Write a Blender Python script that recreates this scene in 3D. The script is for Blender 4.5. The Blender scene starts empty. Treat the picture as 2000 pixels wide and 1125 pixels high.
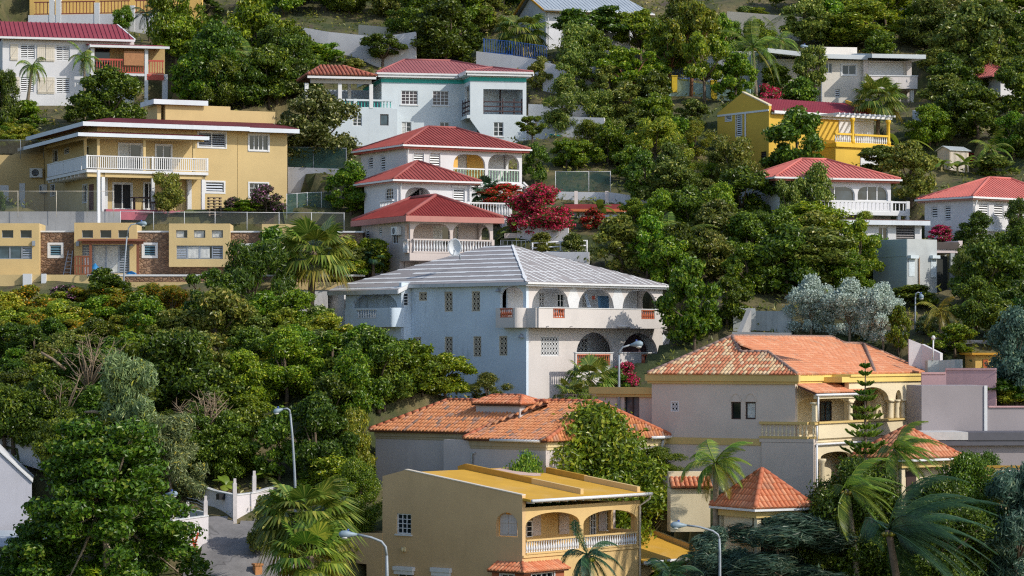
import bpy,math,random
import numpy as np
from mathutils import Vector,geometry
import bmesh
R=math.radians
random.seed(7)
rng=np.random.default_rng(7)
scene=bpy.context.scene
COL=scene.collection
# ------------------------------------------------------------------ camera, sky, sun, exposure
F,HY,CX=5600.0,690.0,1000.0
cam_d=bpy.data.cameras.new('camera')
cam=bpy.data.objects.new('camera',cam_d)
COL.objects.link(cam)
cam_d.sensor_width=36.0
cam_d.lens=36.0*F/2000.0
cam_d.shift_y=(HY-562.5)/2000.0
cam_d.clip_start=1.0
cam_d.clip_end=3000.0
cam.location=(0,0,0)
cam.rotation_euler=(R(90),0,0)
scene.camera=cam
SUN_AZ,SUN_EL=62.0,36.0
sx=math.sin(R(SUN_AZ))*math.cos(R(SUN_EL))
sy=-math.cos(R(SUN_AZ))*math.cos(R(SUN_EL))
sz=math.sin(R(SUN_EL))
world=bpy.data.worlds.new('World')
scene.world=world
world.use_nodes=True
wn=world.node_tree
sky=wn.nodes.new('ShaderNodeTexSky')
sky.sky_type='NISHITA'
sky.sun_disc=False
sky.sun_elevation=R(SUN_EL)
sky.sun_rotation=math.atan2(sx,sy)
sky.altitude=50
wn.links.new(sky.outputs[0],wn.nodes['Background'].inputs[0])
wn.nodes['Background'].inputs[1].default_value=0.15
sun_d=bpy.data.lights.new('sun','SUN')
sun_d.energy=2.9
sun_d.angle=R(0.5)
sun_d.color=(1.0,0.93,0.82)
sun=bpy.data.objects.new('sun',sun_d)
COL.objects.link(sun)
sun.rotation_euler=Vector((sx,sy,sz)).to_track_quat('Z','Y').to_euler()
scene.view_settings.view_transform='Standard'
scene.view_settings.look='None'
scene.view_settings.exposure=0.22
scene.view_settings.gamma=1.0
scene.cycles.use_denoising=False
scene.cycles.use_adaptive_sampling=False
scene.cycles.sample_clamp_indirect=2.0
scene.cycles.filter_width=1.2
scene.cycles.max_bounces=6
scene.cycles.diffuse_bounces=3
scene.cycles.transparent_max_bounces=12
scene.cycles.caustics_reflective=False
scene.cycles.caustics_refractive=False
# ------------------------------------------------------------------ materials
_M={}
def _nt(name):
 m=bpy.data.materials.new(name);m.use_nodes=True
 t=m.node_tree
 return m,t,t.nodes['Principled BSDF']
def _noise(t,scale,detail=4,rough=.6,vec=None,dist=0.0):
 n=t.nodes.new('ShaderNodeTexNoise')
 n.inputs['Scale'].default_value=scale;n.inputs['Detail'].default_value=detail
 n.inputs['Roughness'].default_value=rough;n.inputs['Distortion'].default_value=dist
 if vec is not None:t.links.new(vec,n.inputs['Vector'])
 return n.outputs['Fac']
def _ramp(t,fac,stops):
 r=t.nodes.new('ShaderNodeValToRGB')
 e=r.color_ramp.elements
 while len(e)<len(stops):e.new(.5)
 for q,(p,c)in zip(e,stops):
  q.position=p;q.color=(*c,1)if len(c)==3 else c
 t.links.new(fac,r.inputs[0])
 return r.outputs[0]
def _mix(t,fac,a,b,mode='MIX'):
 n=t.nodes.new('ShaderNodeMix');n.data_type='RGBA';n.blend_type=mode
 for sock,v in((n.inputs[0],fac),(n.inputs[6],a),(n.inputs[7],b)):
  if isinstance(v,(int,float)):sock.default_value=v
  elif isinstance(v,tuple):sock.default_value=(*v,1)
  else:t.links.new(v,sock)
 return n.outputs[2]
def _coord(t,scale=(1,1,1),kind='Object'):
 tc=t.nodes.new('ShaderNodeTexCoord');mp=t.nodes.new('ShaderNodeMapping')
 mp.inputs['Scale'].default_value=scale
 t.links.new(tc.outputs[kind],mp.inputs['Vector'])
 return mp.outputs[0]
def _bump(t,b,fac,strength,dist=.02):
 n=t.nodes.new('ShaderNodeBump');n.inputs['Strength'].default_value=strength
 n.inputs['Distance'].default_value=dist
 t.links.new(fac,n.inputs['Height']);t.links.new(n.outputs[0],b.inputs['Normal'])
def plain(name,c,rough=.6,metal=0.0,var=.12,scale=3.0):
 if name in _M:return _M[name]
 m,t,b=_nt(name)
 v=_coord(t)
 f=_noise(t,scale,5,.65,v)
 lo=tuple(x*(1-var)for x in c);hi=tuple(min(1,x*(1+var))for x in c)
 t.links.new(_ramp(t,f,[(.3,lo),(.7,hi)]),b.inputs['Base Color'])
 b.inputs['Roughness'].default_value=rough;b.inputs['Metallic'].default_value=metal
 _M[name]=m
 return m
def plaster(name,c,dirt=(.16,.15,.13),dirt_amt=.5,var=.08,rough=.85):
 """Painted render: faint mottling, rain streaks running down, a little grain."""
 if name in _M:return _M[name]
 m,t,b=_nt(name)
 v=_coord(t)
 f=_noise(t,.55,5,.6,v)
 lo=tuple(x*(1-var)for x in c);hi=tuple(min(1,x*(1+var*.7))for x in c)
 col=_ramp(t,f,[(.3,lo),(.7,hi)])
 st=_noise(t,1.0,5,.7,_coord(t,(2.6,2.6,.22)),.3)
 pat=_noise(t,.35,3,.5,v)
 sm=_ramp(t,st,[(.52,(0,0,0)),(.78,(1,1,1))])
 pm=_ramp(t,pat,[(.40,(0,0,0)),(.66,(1,1,1))])
 k=t.nodes.new('ShaderNodeMath');k.operation='MULTIPLY'
 t.links.new(sm,k.inputs[0]);t.links.new(pm,k.inputs[1])
 k2=t.nodes.new('ShaderNodeMath');k2.operation='MULTIPLY'
 t.links.new(k.outputs[0],k2.inputs[0]);k2.inputs[1].default_value=dirt_amt
 t.links.new(_mix(t,k2.outputs[0],col,dirt),b.inputs['Base Color'])
 b.inputs['Roughness'].default_value=rough
 _bump(t,b,_noise(t,22,4,.6,v),.25,.02)
 _M[name]=m
 return m
def sheet_roof(name,c,var=.16,rough=.5,fade=(.5,.3,.28),fade_amt=.25):
 """Painted metal sheet, slightly sun-bleached in patches."""
 if name in _M:return _M[name]
 m,t,b=_nt(name)
 v=_coord(t)
 f=_noise(t,.8,6,.65,v,.4)
 col=_ramp(t,f,[(.3,tuple(x*(1-var)for x in c)),(.7,tuple(min(1,x*(1+var))for x in c))])
 p=_ramp(t,_noise(t,.45,4,.6,v,.6),[(.5,(0,0,0)),(.75,(fade_amt,)*3)])
 t.links.new(_mix(t,p,col,fade),b.inputs['Base Color'])
 b.inputs['Roughness'].default_value=rough+.15;b.inputs['Specular IOR Level'].default_value=.08
 _M[name]=m
 return m
def tile_mat(name,stops):
 """Clay tiles, each of its own firing (colour per loose tile) with a little lichen."""
 if name in _M:return _M[name]
 m,t,b=_nt(name)
 g=t.nodes.new('ShaderNodeNewGeometry')
 col=_ramp(t,g.outputs['Random Per Island'],stops)
 big=_noise(t,.5,4,.6,_coord(t))
 lich=_ramp(t,big,[(.56,(0,0,0)),(.72,(.55,.55,.55))])
 k=t.nodes.new('ShaderNodeMath');k.operation='GREATER_THAN';k.inputs[1].default_value=.55
 t.links.new(g.outputs['Random Per Island'],k.inputs[0])
 k2=t.nodes.new('ShaderNodeMath');k2.operation='MULTIPLY'
 t.links.new(k.outputs[0],k2.inputs[0]);t.links.new(lich,k2.inputs[1])
 t.links.new(_mix(t,k2.outputs[0],col,(.16,.1,.075)),b.inputs['Base Color'])
 b.inputs['Roughness'].default_value=.75
 _M[name]=m
 return m
def leaf_mat(name,stops,trans=.35,rough=.5,tint=.25,spec=.4):
 """Foliage: a colour per leaf, a drift per plant, light through the blade."""
 if name in _M:return _M[name]
 m,t,b=_nt(name)
 g=t.nodes.new('ShaderNodeNewGeometry');oi=t.nodes.new('ShaderNodeObjectInfo')
 col=_ramp(t,g.outputs['Random Per Island'],stops)
 hs=t.nodes.new('ShaderNodeHueSaturation')
 mr=t.nodes.new('ShaderNodeMapRange')
 mr.inputs[3].default_value=1-tint;mr.inputs[4].default_value=1+tint
 t.links.new(oi.outputs['Random'],mr.inputs[0]);t.links.new(mr.outputs[0],hs.inputs['Value'])
 mr2=t.nodes.new('ShaderNodeMapRange')
 mr2.inputs[3].default_value=.5-.025;mr2.inputs[4].default_value=.5+.02
 sq=t.nodes.new('ShaderNodeMath');sq.operation='FRACT'
 ml=t.nodes.new('ShaderNodeMath');ml.operation='MULTIPLY';ml.inputs[1].default_value=7.31
 t.links.new(oi.outputs['Random'],ml.inputs[0]);t.links.new(ml.outputs[0],sq.inputs[0])
 t.links.new(sq.outputs[0],mr2.inputs[0]);t.links.new(mr2.outputs[0],hs.inputs['Hue'])
 t.links.new(col,hs.inputs['Color'])
 t.links.new(hs.outputs[0],b.inputs['Base Color'])
 b.inputs['Roughness'].default_value=rough
 b.inputs['Specular IOR Level'].default_value=spec
 tr=t.nodes.new('ShaderNodeBsdfTranslucent')
 t.links.new(hs.outputs[0],tr.inputs[0])
 mx=t.nodes.new('ShaderNodeMixShader');mx.inputs[0].default_value=trans
 t.links.new(b.outputs[0],mx.inputs[1]);t.links.new(tr.outputs[0],mx.inputs[2])
 t.links.new(mx.outputs[0],t.nodes['Material Output'].inputs[0])
 _M[name]=m
 return m
def glass(name,c=(.012,.018,.024),rough=.08):
 if name in _M:return _M[name]
 m,t,b=_nt(name)
 f=_noise(t,1.2,3,.5,_coord(t))
 t.links.new(_ramp(t,f,[(.35,tuple(x*.5 for x in c)),(.7,tuple(x*1.6 for x in c))]),b.inputs['Base Color'])
 b.inputs['Roughness'].default_value=rough
 b.inputs['Specular IOR Level'].default_value=.6
 _M[name]=m
 return m
def netting(name,c,alpha):
 """Knitted shade net or chain link too fine to see strand by strand."""
 if name in _M:return _M[name]
 m,t,b=_nt(name)
 b.inputs['Base Color'].default_value=(*c,1);b.inputs['Roughness'].default_value=.7
 tr=t.nodes.new('ShaderNodeBsdfTransparent')
 mx=t.nodes.new('ShaderNodeMixShader')
 f=_ramp(t,_noise(t,2.0,4,.6,_coord(t)),[(.3,(alpha*.8,)*3),(.7,(min(1,alpha*1.2),)*3)])
 t.links.new(f,mx.inputs[0])
 t.links.new(tr.outputs[0],mx.inputs[1]);t.links.new(b.outputs[0],mx.inputs[2])
 t.links.new(mx.outputs[0],t.nodes['Material Output'].inputs[0])
 _M[name]=m
 return m
def stone_mat(name):
 """Rough brown rubble facing with pale mortar joints."""
 if name in _M:return _M[name]
 m,t,b=_nt(name)
 v=_coord(t,(3.6,3.6,5.6))
 vo=t.nodes.new('ShaderNodeTexVoronoi');vo.feature='F1';vo.distance='CHEBYCHEV';vo.inputs['Scale'].default_value=1.0
 ed=t.nodes.new('ShaderNodeTexVoronoi');ed.feature='DISTANCE_TO_EDGE';ed.inputs['Scale'].default_value=1.0
 t.links.new(v,vo.inputs['Vector']);t.links.new(v,ed.inputs['Vector'])
 sp=t.nodes.new('ShaderNodeSeparateColor');t.links.new(vo.outputs['Color'],sp.inputs[0])
 col=_ramp(t,sp.outputs[0],[(0,(.13,.07,.045)),(.35,(.22,.125,.075)),(.65,(.29,.17,.10)),(1,(.38,.25,.16))])
 col=_mix(t,.35,col,_ramp(t,_noise(t,6,5,.7,_coord(t)),[(.3,(.12,.07,.05)),(.7,(.38,.25,.16))]))
 jf=_ramp(t,ed.outputs['Distance'],[(.03,(1,1,1)),(.08,(0,0,0))])
 t.links.new(_mix(t,jf,col,(.13,.085,.06)),b.inputs['Base Color'])
 b.inputs['Roughness'].default_value=.9
 _bump(t,b,_ramp(t,ed.outputs['Distance'],[(0,(0,0,0)),(.2,(1,1,1))]),.8,.05)
 _M[name]=m
 return m
 # ------------------------------------------------------------------ mesh collector
ORG={}
class MB:
 def __init__(s):
  s.v=[];s.f=[];s.sm=[]
 def add(s,vs,fs,smooth=False):
  k=len(s.v)
  s.v.extend(tuple(p)for p in vs)
  s.f.extend(tuple(i+k for i in f)for f in fs)
  s.sm.extend([smooth]*len(fs))
  return s
 def poly(s,pts):return s.add(pts,[tuple(range(len(pts)))])
 def slab(s,pts,th):
  """A flat sheet given by its top outline, th thick downwards."""
  n=len(pts);lo=[Vector(p)-Vector((0,0,th))for p in pts]
  fs=[tuple(range(n)),tuple(range(2*n-1,n-1,-1))]
  fs+=[(i,(i+1)%n,n+(i+1)%n,n+i)for i in range(n)]
  return s.add(list(pts)+lo,fs)
 def box(s,fr,s0,s1,o0,o1,z0,z1):
  p=[fr.P(a,o,z)for z in(z0,z1)for(a,o)in((s0,o0),(s1,o0),(s1,o1),(s0,o1))]
  return s.add(p,[(0,3,2,1),(4,5,6,7),(0,1,5,4),(1,2,6,5),(2,3,7,6),(3,0,4,7)])
 def prism(s,fr,outer,holes=(),o0=-.2,o1=0.0):
  """Outline (s, z) with holes, extruded from o0 to o1 out of the wall plane."""
  loops=[list(outer)]+[list(h)for h in holes]
  flat=[p for l in loops for p in l]
  tris=geometry.tessellate_polygon([[Vector((a,z,0))for a,z in l]for l in loops])
  n=len(flat)
  vs=[fr.P(a,o1,z)for a,z in flat]+[fr.P(a,o0,z)for a,z in flat]
  fs=[tuple(t)for t in tris]+[tuple(i+n for i in reversed(t))for t in tris]
  k=0
  for l in loops:
   m=len(l)
   for i in range(m):
    a,b=k+i,k+(i+1)%m
    fs.append((a,b,b+n,a+n))
   k+=m
  return s.add(vs,fs)
 def plan(s,fr,outline,z0,z1):
  """Plan outline (s, o) raised from z0 to z1."""
  n=len(outline)
  vs=[fr.P(a,o,z0)for a,o in outline]+[fr.P(a,o,z1)for a,o in outline]
  tr=geometry.tessellate_polygon([[Vector((a,o,0))for a,o in outline]])
  fs=[tuple(t)for t in tr]+[tuple(i+n for i in t)for t in tr]
  fs+=[(i,(i+1)%n,n+(i+1)%n,n+i)for i in range(n)]
  return s.add(vs,fs)
 def tube(s,pts,rad,n=8,smooth=True):
  pts=[Vector(p)for p in pts]
  if not hasattr(rad,'__len__'):rad=[rad]*len(pts)
  vs=[];fs=[]
  side=None
  for i,p in enumerate(pts):
   d=(pts[min(i+1,len(pts)-1)]-pts[max(i-1,0)]).normalized()
   if side is None:
    side=d.orthogonal().normalized()
   side=(side-d*side.dot(d)).normalized()
   up=d.cross(side)
   for k in range(n):
    a=2*math.pi*k/n
    vs.append(p+(side*math.cos(a)+up*math.sin(a))*rad[i])
  m=len(pts)
  for i in range(m-1):
   for k in range(n):
    fs.append((i*n+k,i*n+(k+1)%n,(i+1)*n+(k+1)%n,(i+1)*n+k))
  fs.append(tuple(range(n-1,-1,-1)));fs.append(tuple(range((m-1)*n,m*n)))
  return s.add(vs,fs,smooth)
 def lathe(s,c,prof,n=10,smooth=True):
  c=Vector(c);vs=[];fs=[]
  for r,z in prof:
   for k in range(n):
    a=2*math.pi*k/n
    vs.append(c+Vector((r*math.cos(a),r*math.sin(a),z)))
  for i in range(len(prof)-1):
   for k in range(n):
    fs.append((i*n+k,i*n+(k+1)%n,(i+1)*n+(k+1)%n,(i+1)*n+k))
  fs.append(tuple(range(n-1,-1,-1)));fs.append(tuple(range((len(prof)-1)*n,len(prof)*n)))
  return s.add(vs,fs,smooth)
 def bar(s,a,b,w,h=None):
  """A square bar from a to b."""
  a,b=Vector(a),Vector(b);h=h or w
  d=(b-a).normalized()
  u=Vector((0,0,1))if abs(d.z)<.9 else Vector((0,1,0))
  x=d.cross(u).normalized();y=x.cross(d)
  vs=[p+x*(i*w/2)+y*(j*h/2)for p in(a,b)for i,j in((-1,-1),(1,-1),(1,1),(-1,1))]
  return s.add(vs,[(0,3,2,1),(4,5,6,7),(0,1,5,4),(1,2,6,5),(2,3,7,6),(3,0,4,7)])
 def build(s,name,m,parent=None,org=None,loc=None):
  o_=ORG[parent.name]if parent is not None else Vector(org if org is not None else(0,0,0))
  me=bpy.data.meshes.new(name)
  me.from_pydata([(x-o_.x,y-o_.y,z-o_.z)for x,y,z in s.v],[],s.f)
  if len(s.f)<60000:
   bm=bmesh.new();bm.from_mesh(me)
   bmesh.ops.recalc_face_normals(bm,faces=bm.faces[:]);bm.to_mesh(me);bm.free()
  me.polygons.foreach_set('use_smooth',s.sm)
  me.materials.append(m);me.update()
  ob=bpy.data.objects.new(name,me);COL.objects.link(ob)
  if parent is not None:ob.parent=parent
  else:ob.location=o_
  ORG[ob.name]=o_
  return ob
def tag(o,label=None,cat=None,group=None,kind=None):
 if label:o['label']=label
 if cat:o['category']=cat
 if group:o['group']=group
 o['kind']=kind or 'thing'
 return o
def thing(name,loc,label,cat,group=None):
 o=bpy.data.objects.new(name,None);COL.objects.link(o)
 o.location=loc;o.empty_display_size=.3
 ORG[o.name]=Vector(loc)
 return tag(o,label,cat,group)
def copy_thing(o,loc,rz=0.0,scale=(1,1,1),label=None,group=None,mats=None):
 """A copy of a thing, its parts and sub-parts, sharing mesh data."""
 c=o.copy();COL.objects.link(c)
 c.location=loc;c.rotation_euler=(0,0,rz);c.scale=scale
 if label:c['label']=label
 if group:c['group']=group
 for ch in kids[o.name]:
  d=ch.copy();COL.objects.link(d);d.parent=c
  if mats and ch.name.split('.')[0]in mats:
   d.material_slots[0].link='OBJECT';d.material_slots[0].material=mats[ch.name.split('.')[0]]
 return c
kids={}
# ------------------------------------------------------------------ measuring frames
def ray(px,py,D):
 """The point seen at photo pixel (px, py), D metres ahead."""
 return Vector(((px-CX)/F*D,D,(HY-py)/F*D))
class Fr:
 """A vertical plane: origin, compass direction b of its s axis; o points out of it towards the viewer."""
 def __init__(s,O,b):
  s.O=Vector((O[0],O[1],0));s.b=b
  s.d=Vector((math.cos(R(b)),math.sin(R(b)),0));s.n=Vector((math.sin(R(b)),-math.cos(R(b)),0))
 def P(s,a,o,z):
  p=s.O+s.d*a+s.n*o
  return Vector((p.x,p.y,z))
 def S(s,px):
  t=(px-CX)/F
  return(t*s.O.y-s.O.x)/(s.d.x-t*s.d.y)
 def Y(s,px):return s.O.y+s.S(px)*s.d.y
 def Z(s,py,px):return(HY-py)/F*s.Y(px)
 def q(s,x0,y0,x1,y1):
  xm=(x0+x1)/2
  return s.S(x0),s.S(x1),s.Z(y1,xm),s.Z(y0,xm)
 def pts(s,l):return[(s.S(x),s.Z(y,x))for x,y in l]
 def off(s,o):return Fr(s.O+s.n*o,s.b)
def rect(s0,s1,z0,z1):return[(s0,z0),(s1,z0),(s1,z1),(s0,z1)]
def archp(s0,s1,z0,zs,zt,n=14):
 """Opening with straight jambs to zs and an elliptical head to zt."""
 c,r=(s0+s1)/2,(s1-s0)/2
 head=[(c+r*math.cos(t),zs+(zt-zs)*math.sin(t))for t in(math.pi*k/n for k in range(n+1))]
 return[(s0,z0),(s1,z0)]+head if zs>z0+1e-4 else head
def roundp(s0,s1,z0,z1,r,n=5):
 """Opening with the two upper corners rounded off."""
 p=[(s0,z0),(s1,z0)]
 p+=[(s1-r+r*math.cos(t),z1-r+r*math.sin(t))for t in(math.pi/2*k/n for k in range(n+1))]
 p+=[(s0+r-r*math.sin(t),z1-r+r*math.cos(t))for t in(math.pi/2*k/n for k in range(n+1))]
 return p
def inset(q,d):return(q[0]+d,q[1]-d,q[2]+d,q[3]-d)
# ------------------------------------------------------------------ shared paints
white=plaster('white_render',(.66,.68,.71),dirt=(.3,.3,.28),dirt_amt=.3)
cream=plaster('cream_render',(.62,.55,.44))
beige=plaster('beige_render',(.60,.45,.215),dirt=(.3,.22,.12),dirt_amt=.25)
rose=plaster('rose_grey_render',(.58,.505,.47),dirt=(.25,.22,.2),dirt_amt=.3)
wpaint=plain('white_paint',(.70,.71,.72),.5,0,.05)
grey_al=plain('grey_aluminium',(.30,.34,.40),.45,.2,.08)
dark=plain('dark_recess',(.018,.018,.02),.8)
glassm=glass('window_glass')
glassb=glass('blue_window_glass',(.05,.09,.12),.1)
curt=plain('curtain_cloth',(.55,.56,.54),.9,0,.25,7)
concrete=plaster('raw_concrete',(.36,.36,.36),dirt=(.08,.08,.08),dirt_amt=.6,var=.2)
galv=plain('galvanised_steel',(.30,.34,.38),.6,.15,.12)
redwood=plain('red_brown_wood',(.20,.065,.03),.6,0,.2,6)
PADS=[]
class House:
 def __init__(h,name,label,cat,px,py,ppm,a,group=None):
  D=F/ppm
  O=ray(px,py,D)
  h.O=O;h.zb=O.z;h.D=D
  h.R=Fr(O,a);h.L=Fr(O,a-90)
  h.root=thing(name,O,label,cat,group)
  h.parts={}
 def p(h,name,m):
  if name not in h.parts:h.parts[name]=(MB(),m)
  return h.parts[name][0]
 def one(h,name,mb,m,parent=None,label=None):
  """A part (or sub-part) of its own, built at once."""
  ob=mb.build(name,m,parent or h.root)
  if label:ob['label']=label
  return ob
 def pad(h,fr,s0,s1,o0,o1,z):PADS.append((fr,min(s0,s1),max(s0,s1),min(o0,o1),max(o0,o1),z))
 def done(h):
  h.obs={}
  for n,(mb,m)in h.parts.items():
   if mb.v:h.obs[n]=mb.build(n.split('/')[0],m,h.root)
  return h.obs
def shrink(poly,d):
 """Polygon pulled in by about d towards its middle."""
 a0,a1=min(p[0]for p in poly),max(p[0]for p in poly)
 b0,b1=min(p[1]for p in poly),max(p[1]for p in poly)
 ca,cb=(a0+a1)/2,(b0+b1)/2
 ka=max(.05,1-2*d/(a1-a0));kb=max(.05,1-2*d/(b1-b0))
 return[(ca+(a-ca)*ka,cb+(b-cb)*kb)for a,b in poly]
def window(h,fr,hole,style='grid',nx=2,ny=2,o=0.0,frame=None,trim=0.0,pane=None,curtain=0,rec=.12,name='window',slat=None,fw=.05,sill=None):
 """Fills a wall opening: frame, panes, louvres or a pierced screen. Returns the opening for the wall to leave out."""
 if len(hole)==4 and not hasattr(hole[0],'__len__'):hole=rect(*hole)
 frame=frame or wpaint;pane=pane or glassm
 s0,s1=min(p[0]for p in hole),max(p[0]for p in hole)
 z0,z1=min(p[1]for p in hole),max(p[1]for p in hole)
 f=MB();sub=[]
 inn=shrink(hole,fw)
 f.prism(fr,hole,[inn],o-rec,o-rec+.07)
 i0,i1=min(p[0]for p in inn),max(p[0]for p in inn)
 j0,j1=min(p[1]for p in inn),max(p[1]for p in inn)
 if trim:
  out=[(a,b)for a,b in shrink(hole,-trim)]
  f.prism(fr,out,[hole],o-.03,o+.035)
 if sill:f.box(fr,s0-.08,s1+.08,o+.003,o+.07,z0-.09,z0-.01)
 if style=='grid':
  for k in range(1,nx):
   x=i0+(i1-i0)*k/nx;w=.035 if(nx==4 and k==2)or nx==2 else .018
   f.box(fr,x-w,x+w,o-rec+.005,o-rec+.055,j0,j1)
  for k in range(1,ny):
   z=j0+(j1-j0)*k/ny;f.box(fr,i0,i1,o-rec+.008,o-rec+.05,z-.018,z+.018)
 if style=='slider':
  for k in range(1,nx):
   x=i0+(i1-i0)*k/nx;f.box(fr,x-.035,x+.035,o-rec+.005,o-rec+.055,j0,j1)
 if style=='louvre' and nx>1:
  for k in range(1,nx):
   x=i0+(i1-i0)*k/nx;f.box(fr,x-.04,x+.04,o-rec+.005,o-rec+.062,j0,j1)
 if style=='mixed':
  for t in(.22,.5,.78):
   x=i0+(i1-i0)*t;f.box(fr,x-.04,x+.04,o-rec+.005,o-rec+.062,j0,j1)
 ob=h.one(name,f,frame)
 g=MB();g.prism(fr,shrink(hole,.01),[],o-rec-.03,o-rec+.012)
 h.one('pane',g,dark if style in('louvre','grille')else pane,ob)
 if style in('louvre','mixed'):
  n=max(3,int((j1-j0)/.15));spans=[(i0,i1)]
  if style=='mixed':spans=[(i0,i0+(i1-i0)*.2),(i0+(i1-i0)*.8,i1)]
  for a,b in spans:
   l=MB()
   for k in range(n):
    z=j0+(j1-j0)*(k+.5)/n;hh=(j1-j0)/n
    p=[fr.P(x,o-rec+oo,z+zz)for x in(a,b)for oo,zz in((.018,hh*.34),(.03,hh*.34),(.075,-hh*.2),(.063,-hh*.2))]
    l.add(p,[(0,1,2,3),(7,6,5,4),(0,4,5,1),(1,5,6,2),(2,6,7,3),(3,7,4,0)])
   h.one('louvre',l,slat or frame,ob)
 if style=='grille':
  l=MB();cw=.27;na=max(1,round((i1-i0)/cw));nb=max(1,round((j1-j0)/cw))
  ca,cb=(i1-i0)/na,(j1-j0)/nb
  for a in range(na):
   for b in range(nb):
    x,z=i0+(a+.5)*ca,j0+(b+.5)*cb
    ro,ri=.43,.30
    l.prism(fr,[(x+ca*ro*math.cos(t*math.pi/4),z+cb*ro*math.sin(t*math.pi/4))for t in range(8)],[[(x+ca*ri*math.cos(t*math.pi/4),z+cb*ri*math.sin(t*math.pi/4))for t in range(8)]],o-rec+.02,o-rec+.06)
  for a in range(na+1):
   x=i0+a*ca;l.box(fr,x-.012,x+.012,o-rec+.025,o-rec+.055,j0,j1)
  for b in range(nb+1):
   z=j0+b*cb;l.box(fr,i0,i1,o-rec+.027,o-rec+.053,z-.012,z+.012)
  h.one('grille',l,slat or frame,ob)
 if curtain:
  c=MB();n=14
  for a,b in([(i0,i0+(i1-i0)*curtain)]if curtain<1 else[(i0,i1)]):
   vs=[];fs=[]
   for k in range(n+1):
    x=a+(b-a)*k/n;oo=o-rec+.016+(.012 if k%2 else 0)
    vs+=[fr.P(x,oo,j0+.02),fr.P(x,oo,j1-.02)]
   for k in range(n):fs.append((2*k,2*k+2,2*k+3,2*k+1))
   c.add(vs,fs)
  h.one('curtain',c,curt,ob)
 return hole
_bal={}
def baluster_mesh(kind,hgt,m):
 key=(kind,round(hgt,2),m.name)
 if key in _bal:return _bal[key]
 b=MB()
 if kind=='vase':
  r=.065
  b.lathe((0,0,0),[(r,0),(r,.05*hgt),(.55*r,.09*hgt),(.75*r,.16*hgt),(1.12*r,.3*hgt),(.95*r,.45*hgt),(.5*r,.7*hgt),(.45*r,.84*hgt),(.8*r,.9*hgt),(.8*r,.93*hgt),(r,.95*hgt),(r,hgt)],8)
 elif kind=='slim':
  r=.05
  b.lathe((0,0,0),[(r,0),(r,.1*hgt),(.5*r,.2*hgt),(.95*r,.5*hgt),(.5*r,.8*hgt),(r,.9*hgt),(r,hgt)],8)
 else:
  b.box(Fr((0,0,0),0),-.03,.03,-.025,.025,0,hgt)
 o=b.build('baluster',m);me=o.data
 bpy.data.objects.remove(o)
 _bal[key]=me
 return me
def balustrade(h,fr,s0,s1,z0,z1,o=0.0,kind='vase',rail=None,bal=None,gap=.2,rh=.1,depth=.16,bh=.08,name='balustrade',posts=()):
 """Hand rail and foot rail with loose balusters between; z0 floor, z1 top of the rail."""
 rail=rail or wpaint;bal=bal or rail
 b=MB()
 b.box(fr,s0,s1,o-depth/2,o+depth/2,z1-rh,z1)
 if bh:b.box(fr,s0,s1,o-depth/2+.01,o+depth/2-.01,z0,z0+bh)
 for x,w in posts:b.box(fr,x-w/2,x+w/2,o-depth/2-.01,o+depth/2+.01,z0,z1+.02)
 ob=h.one(name,b,rail)
 hh=z1-rh-z0-bh
 me=baluster_mesh(kind,hh,bal)
 n=max(1,int((s1-s0)/gap))
 for k in range(n):
  x=s0+(s1-s0)*(k+.5)/n
  if any(abs(x-px)<w/2+.05 for px,w in posts):continue
  c=bpy.data.objects.new('baluster',me);COL.objects.link(c);c.parent=ob
  c.location=fr.P(x,o,z0+bh)-ORG[ob.name];c.rotation_euler=(0,0,R(fr.b))
 return ob
 # ------------------------------------------------------------------ roofs
def basis(poly):
 e0,e1=Vector(poly[0]),Vector(poly[1])
 u=(e1-e0).normalized()
 far=max((Vector(p)for p in poly),key=lambda p:((p-e0)-u*(p-e0).dot(u)).length)
 v=((far-e0)-u*(far-e0).dot(u)).normalized()
 w=u.cross(v)
 if w.z<0:w=-w
 return e0,u,v,w
def _spans(p2,x):
 zs=[]
 for i in range(len(p2)):
  (a,b),(c,d)=p2[i],p2[(i+1)%len(p2)]
  if(a<=x)!=(c<=x):zs.append(b+(d-b)*(x-a)/(c-a))
 zs.sort()
 return list(zip(zs[::2],zs[1::2]))
def ribs(mb,poly,gap=.3,w=.05,hgt=.05):
 e0,u,v,n=basis(poly)
 p2=[((Vector(p)-e0).dot(u),(Vector(p)-e0).dot(v))for p in poly]
 a,b=min(p[0]for p in p2),max(p[0]for p in p2)
 x=a+gap/2
 while x<b:
  for z0,z1 in _spans(p2,x):
   if z1-z0<.1:continue
   vs=[e0+u*(x+i*w/2)+v*z+n*k for z in(z0,z1)for i,k in((-1,.002),(-.6,hgt),(.6,hgt),(1,.002))]
   mb.add(vs,[(0,1,2,3),(7,6,5,4),(0,4,5,1),(1,5,6,2),(2,6,7,3)])
  x+=gap
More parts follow.
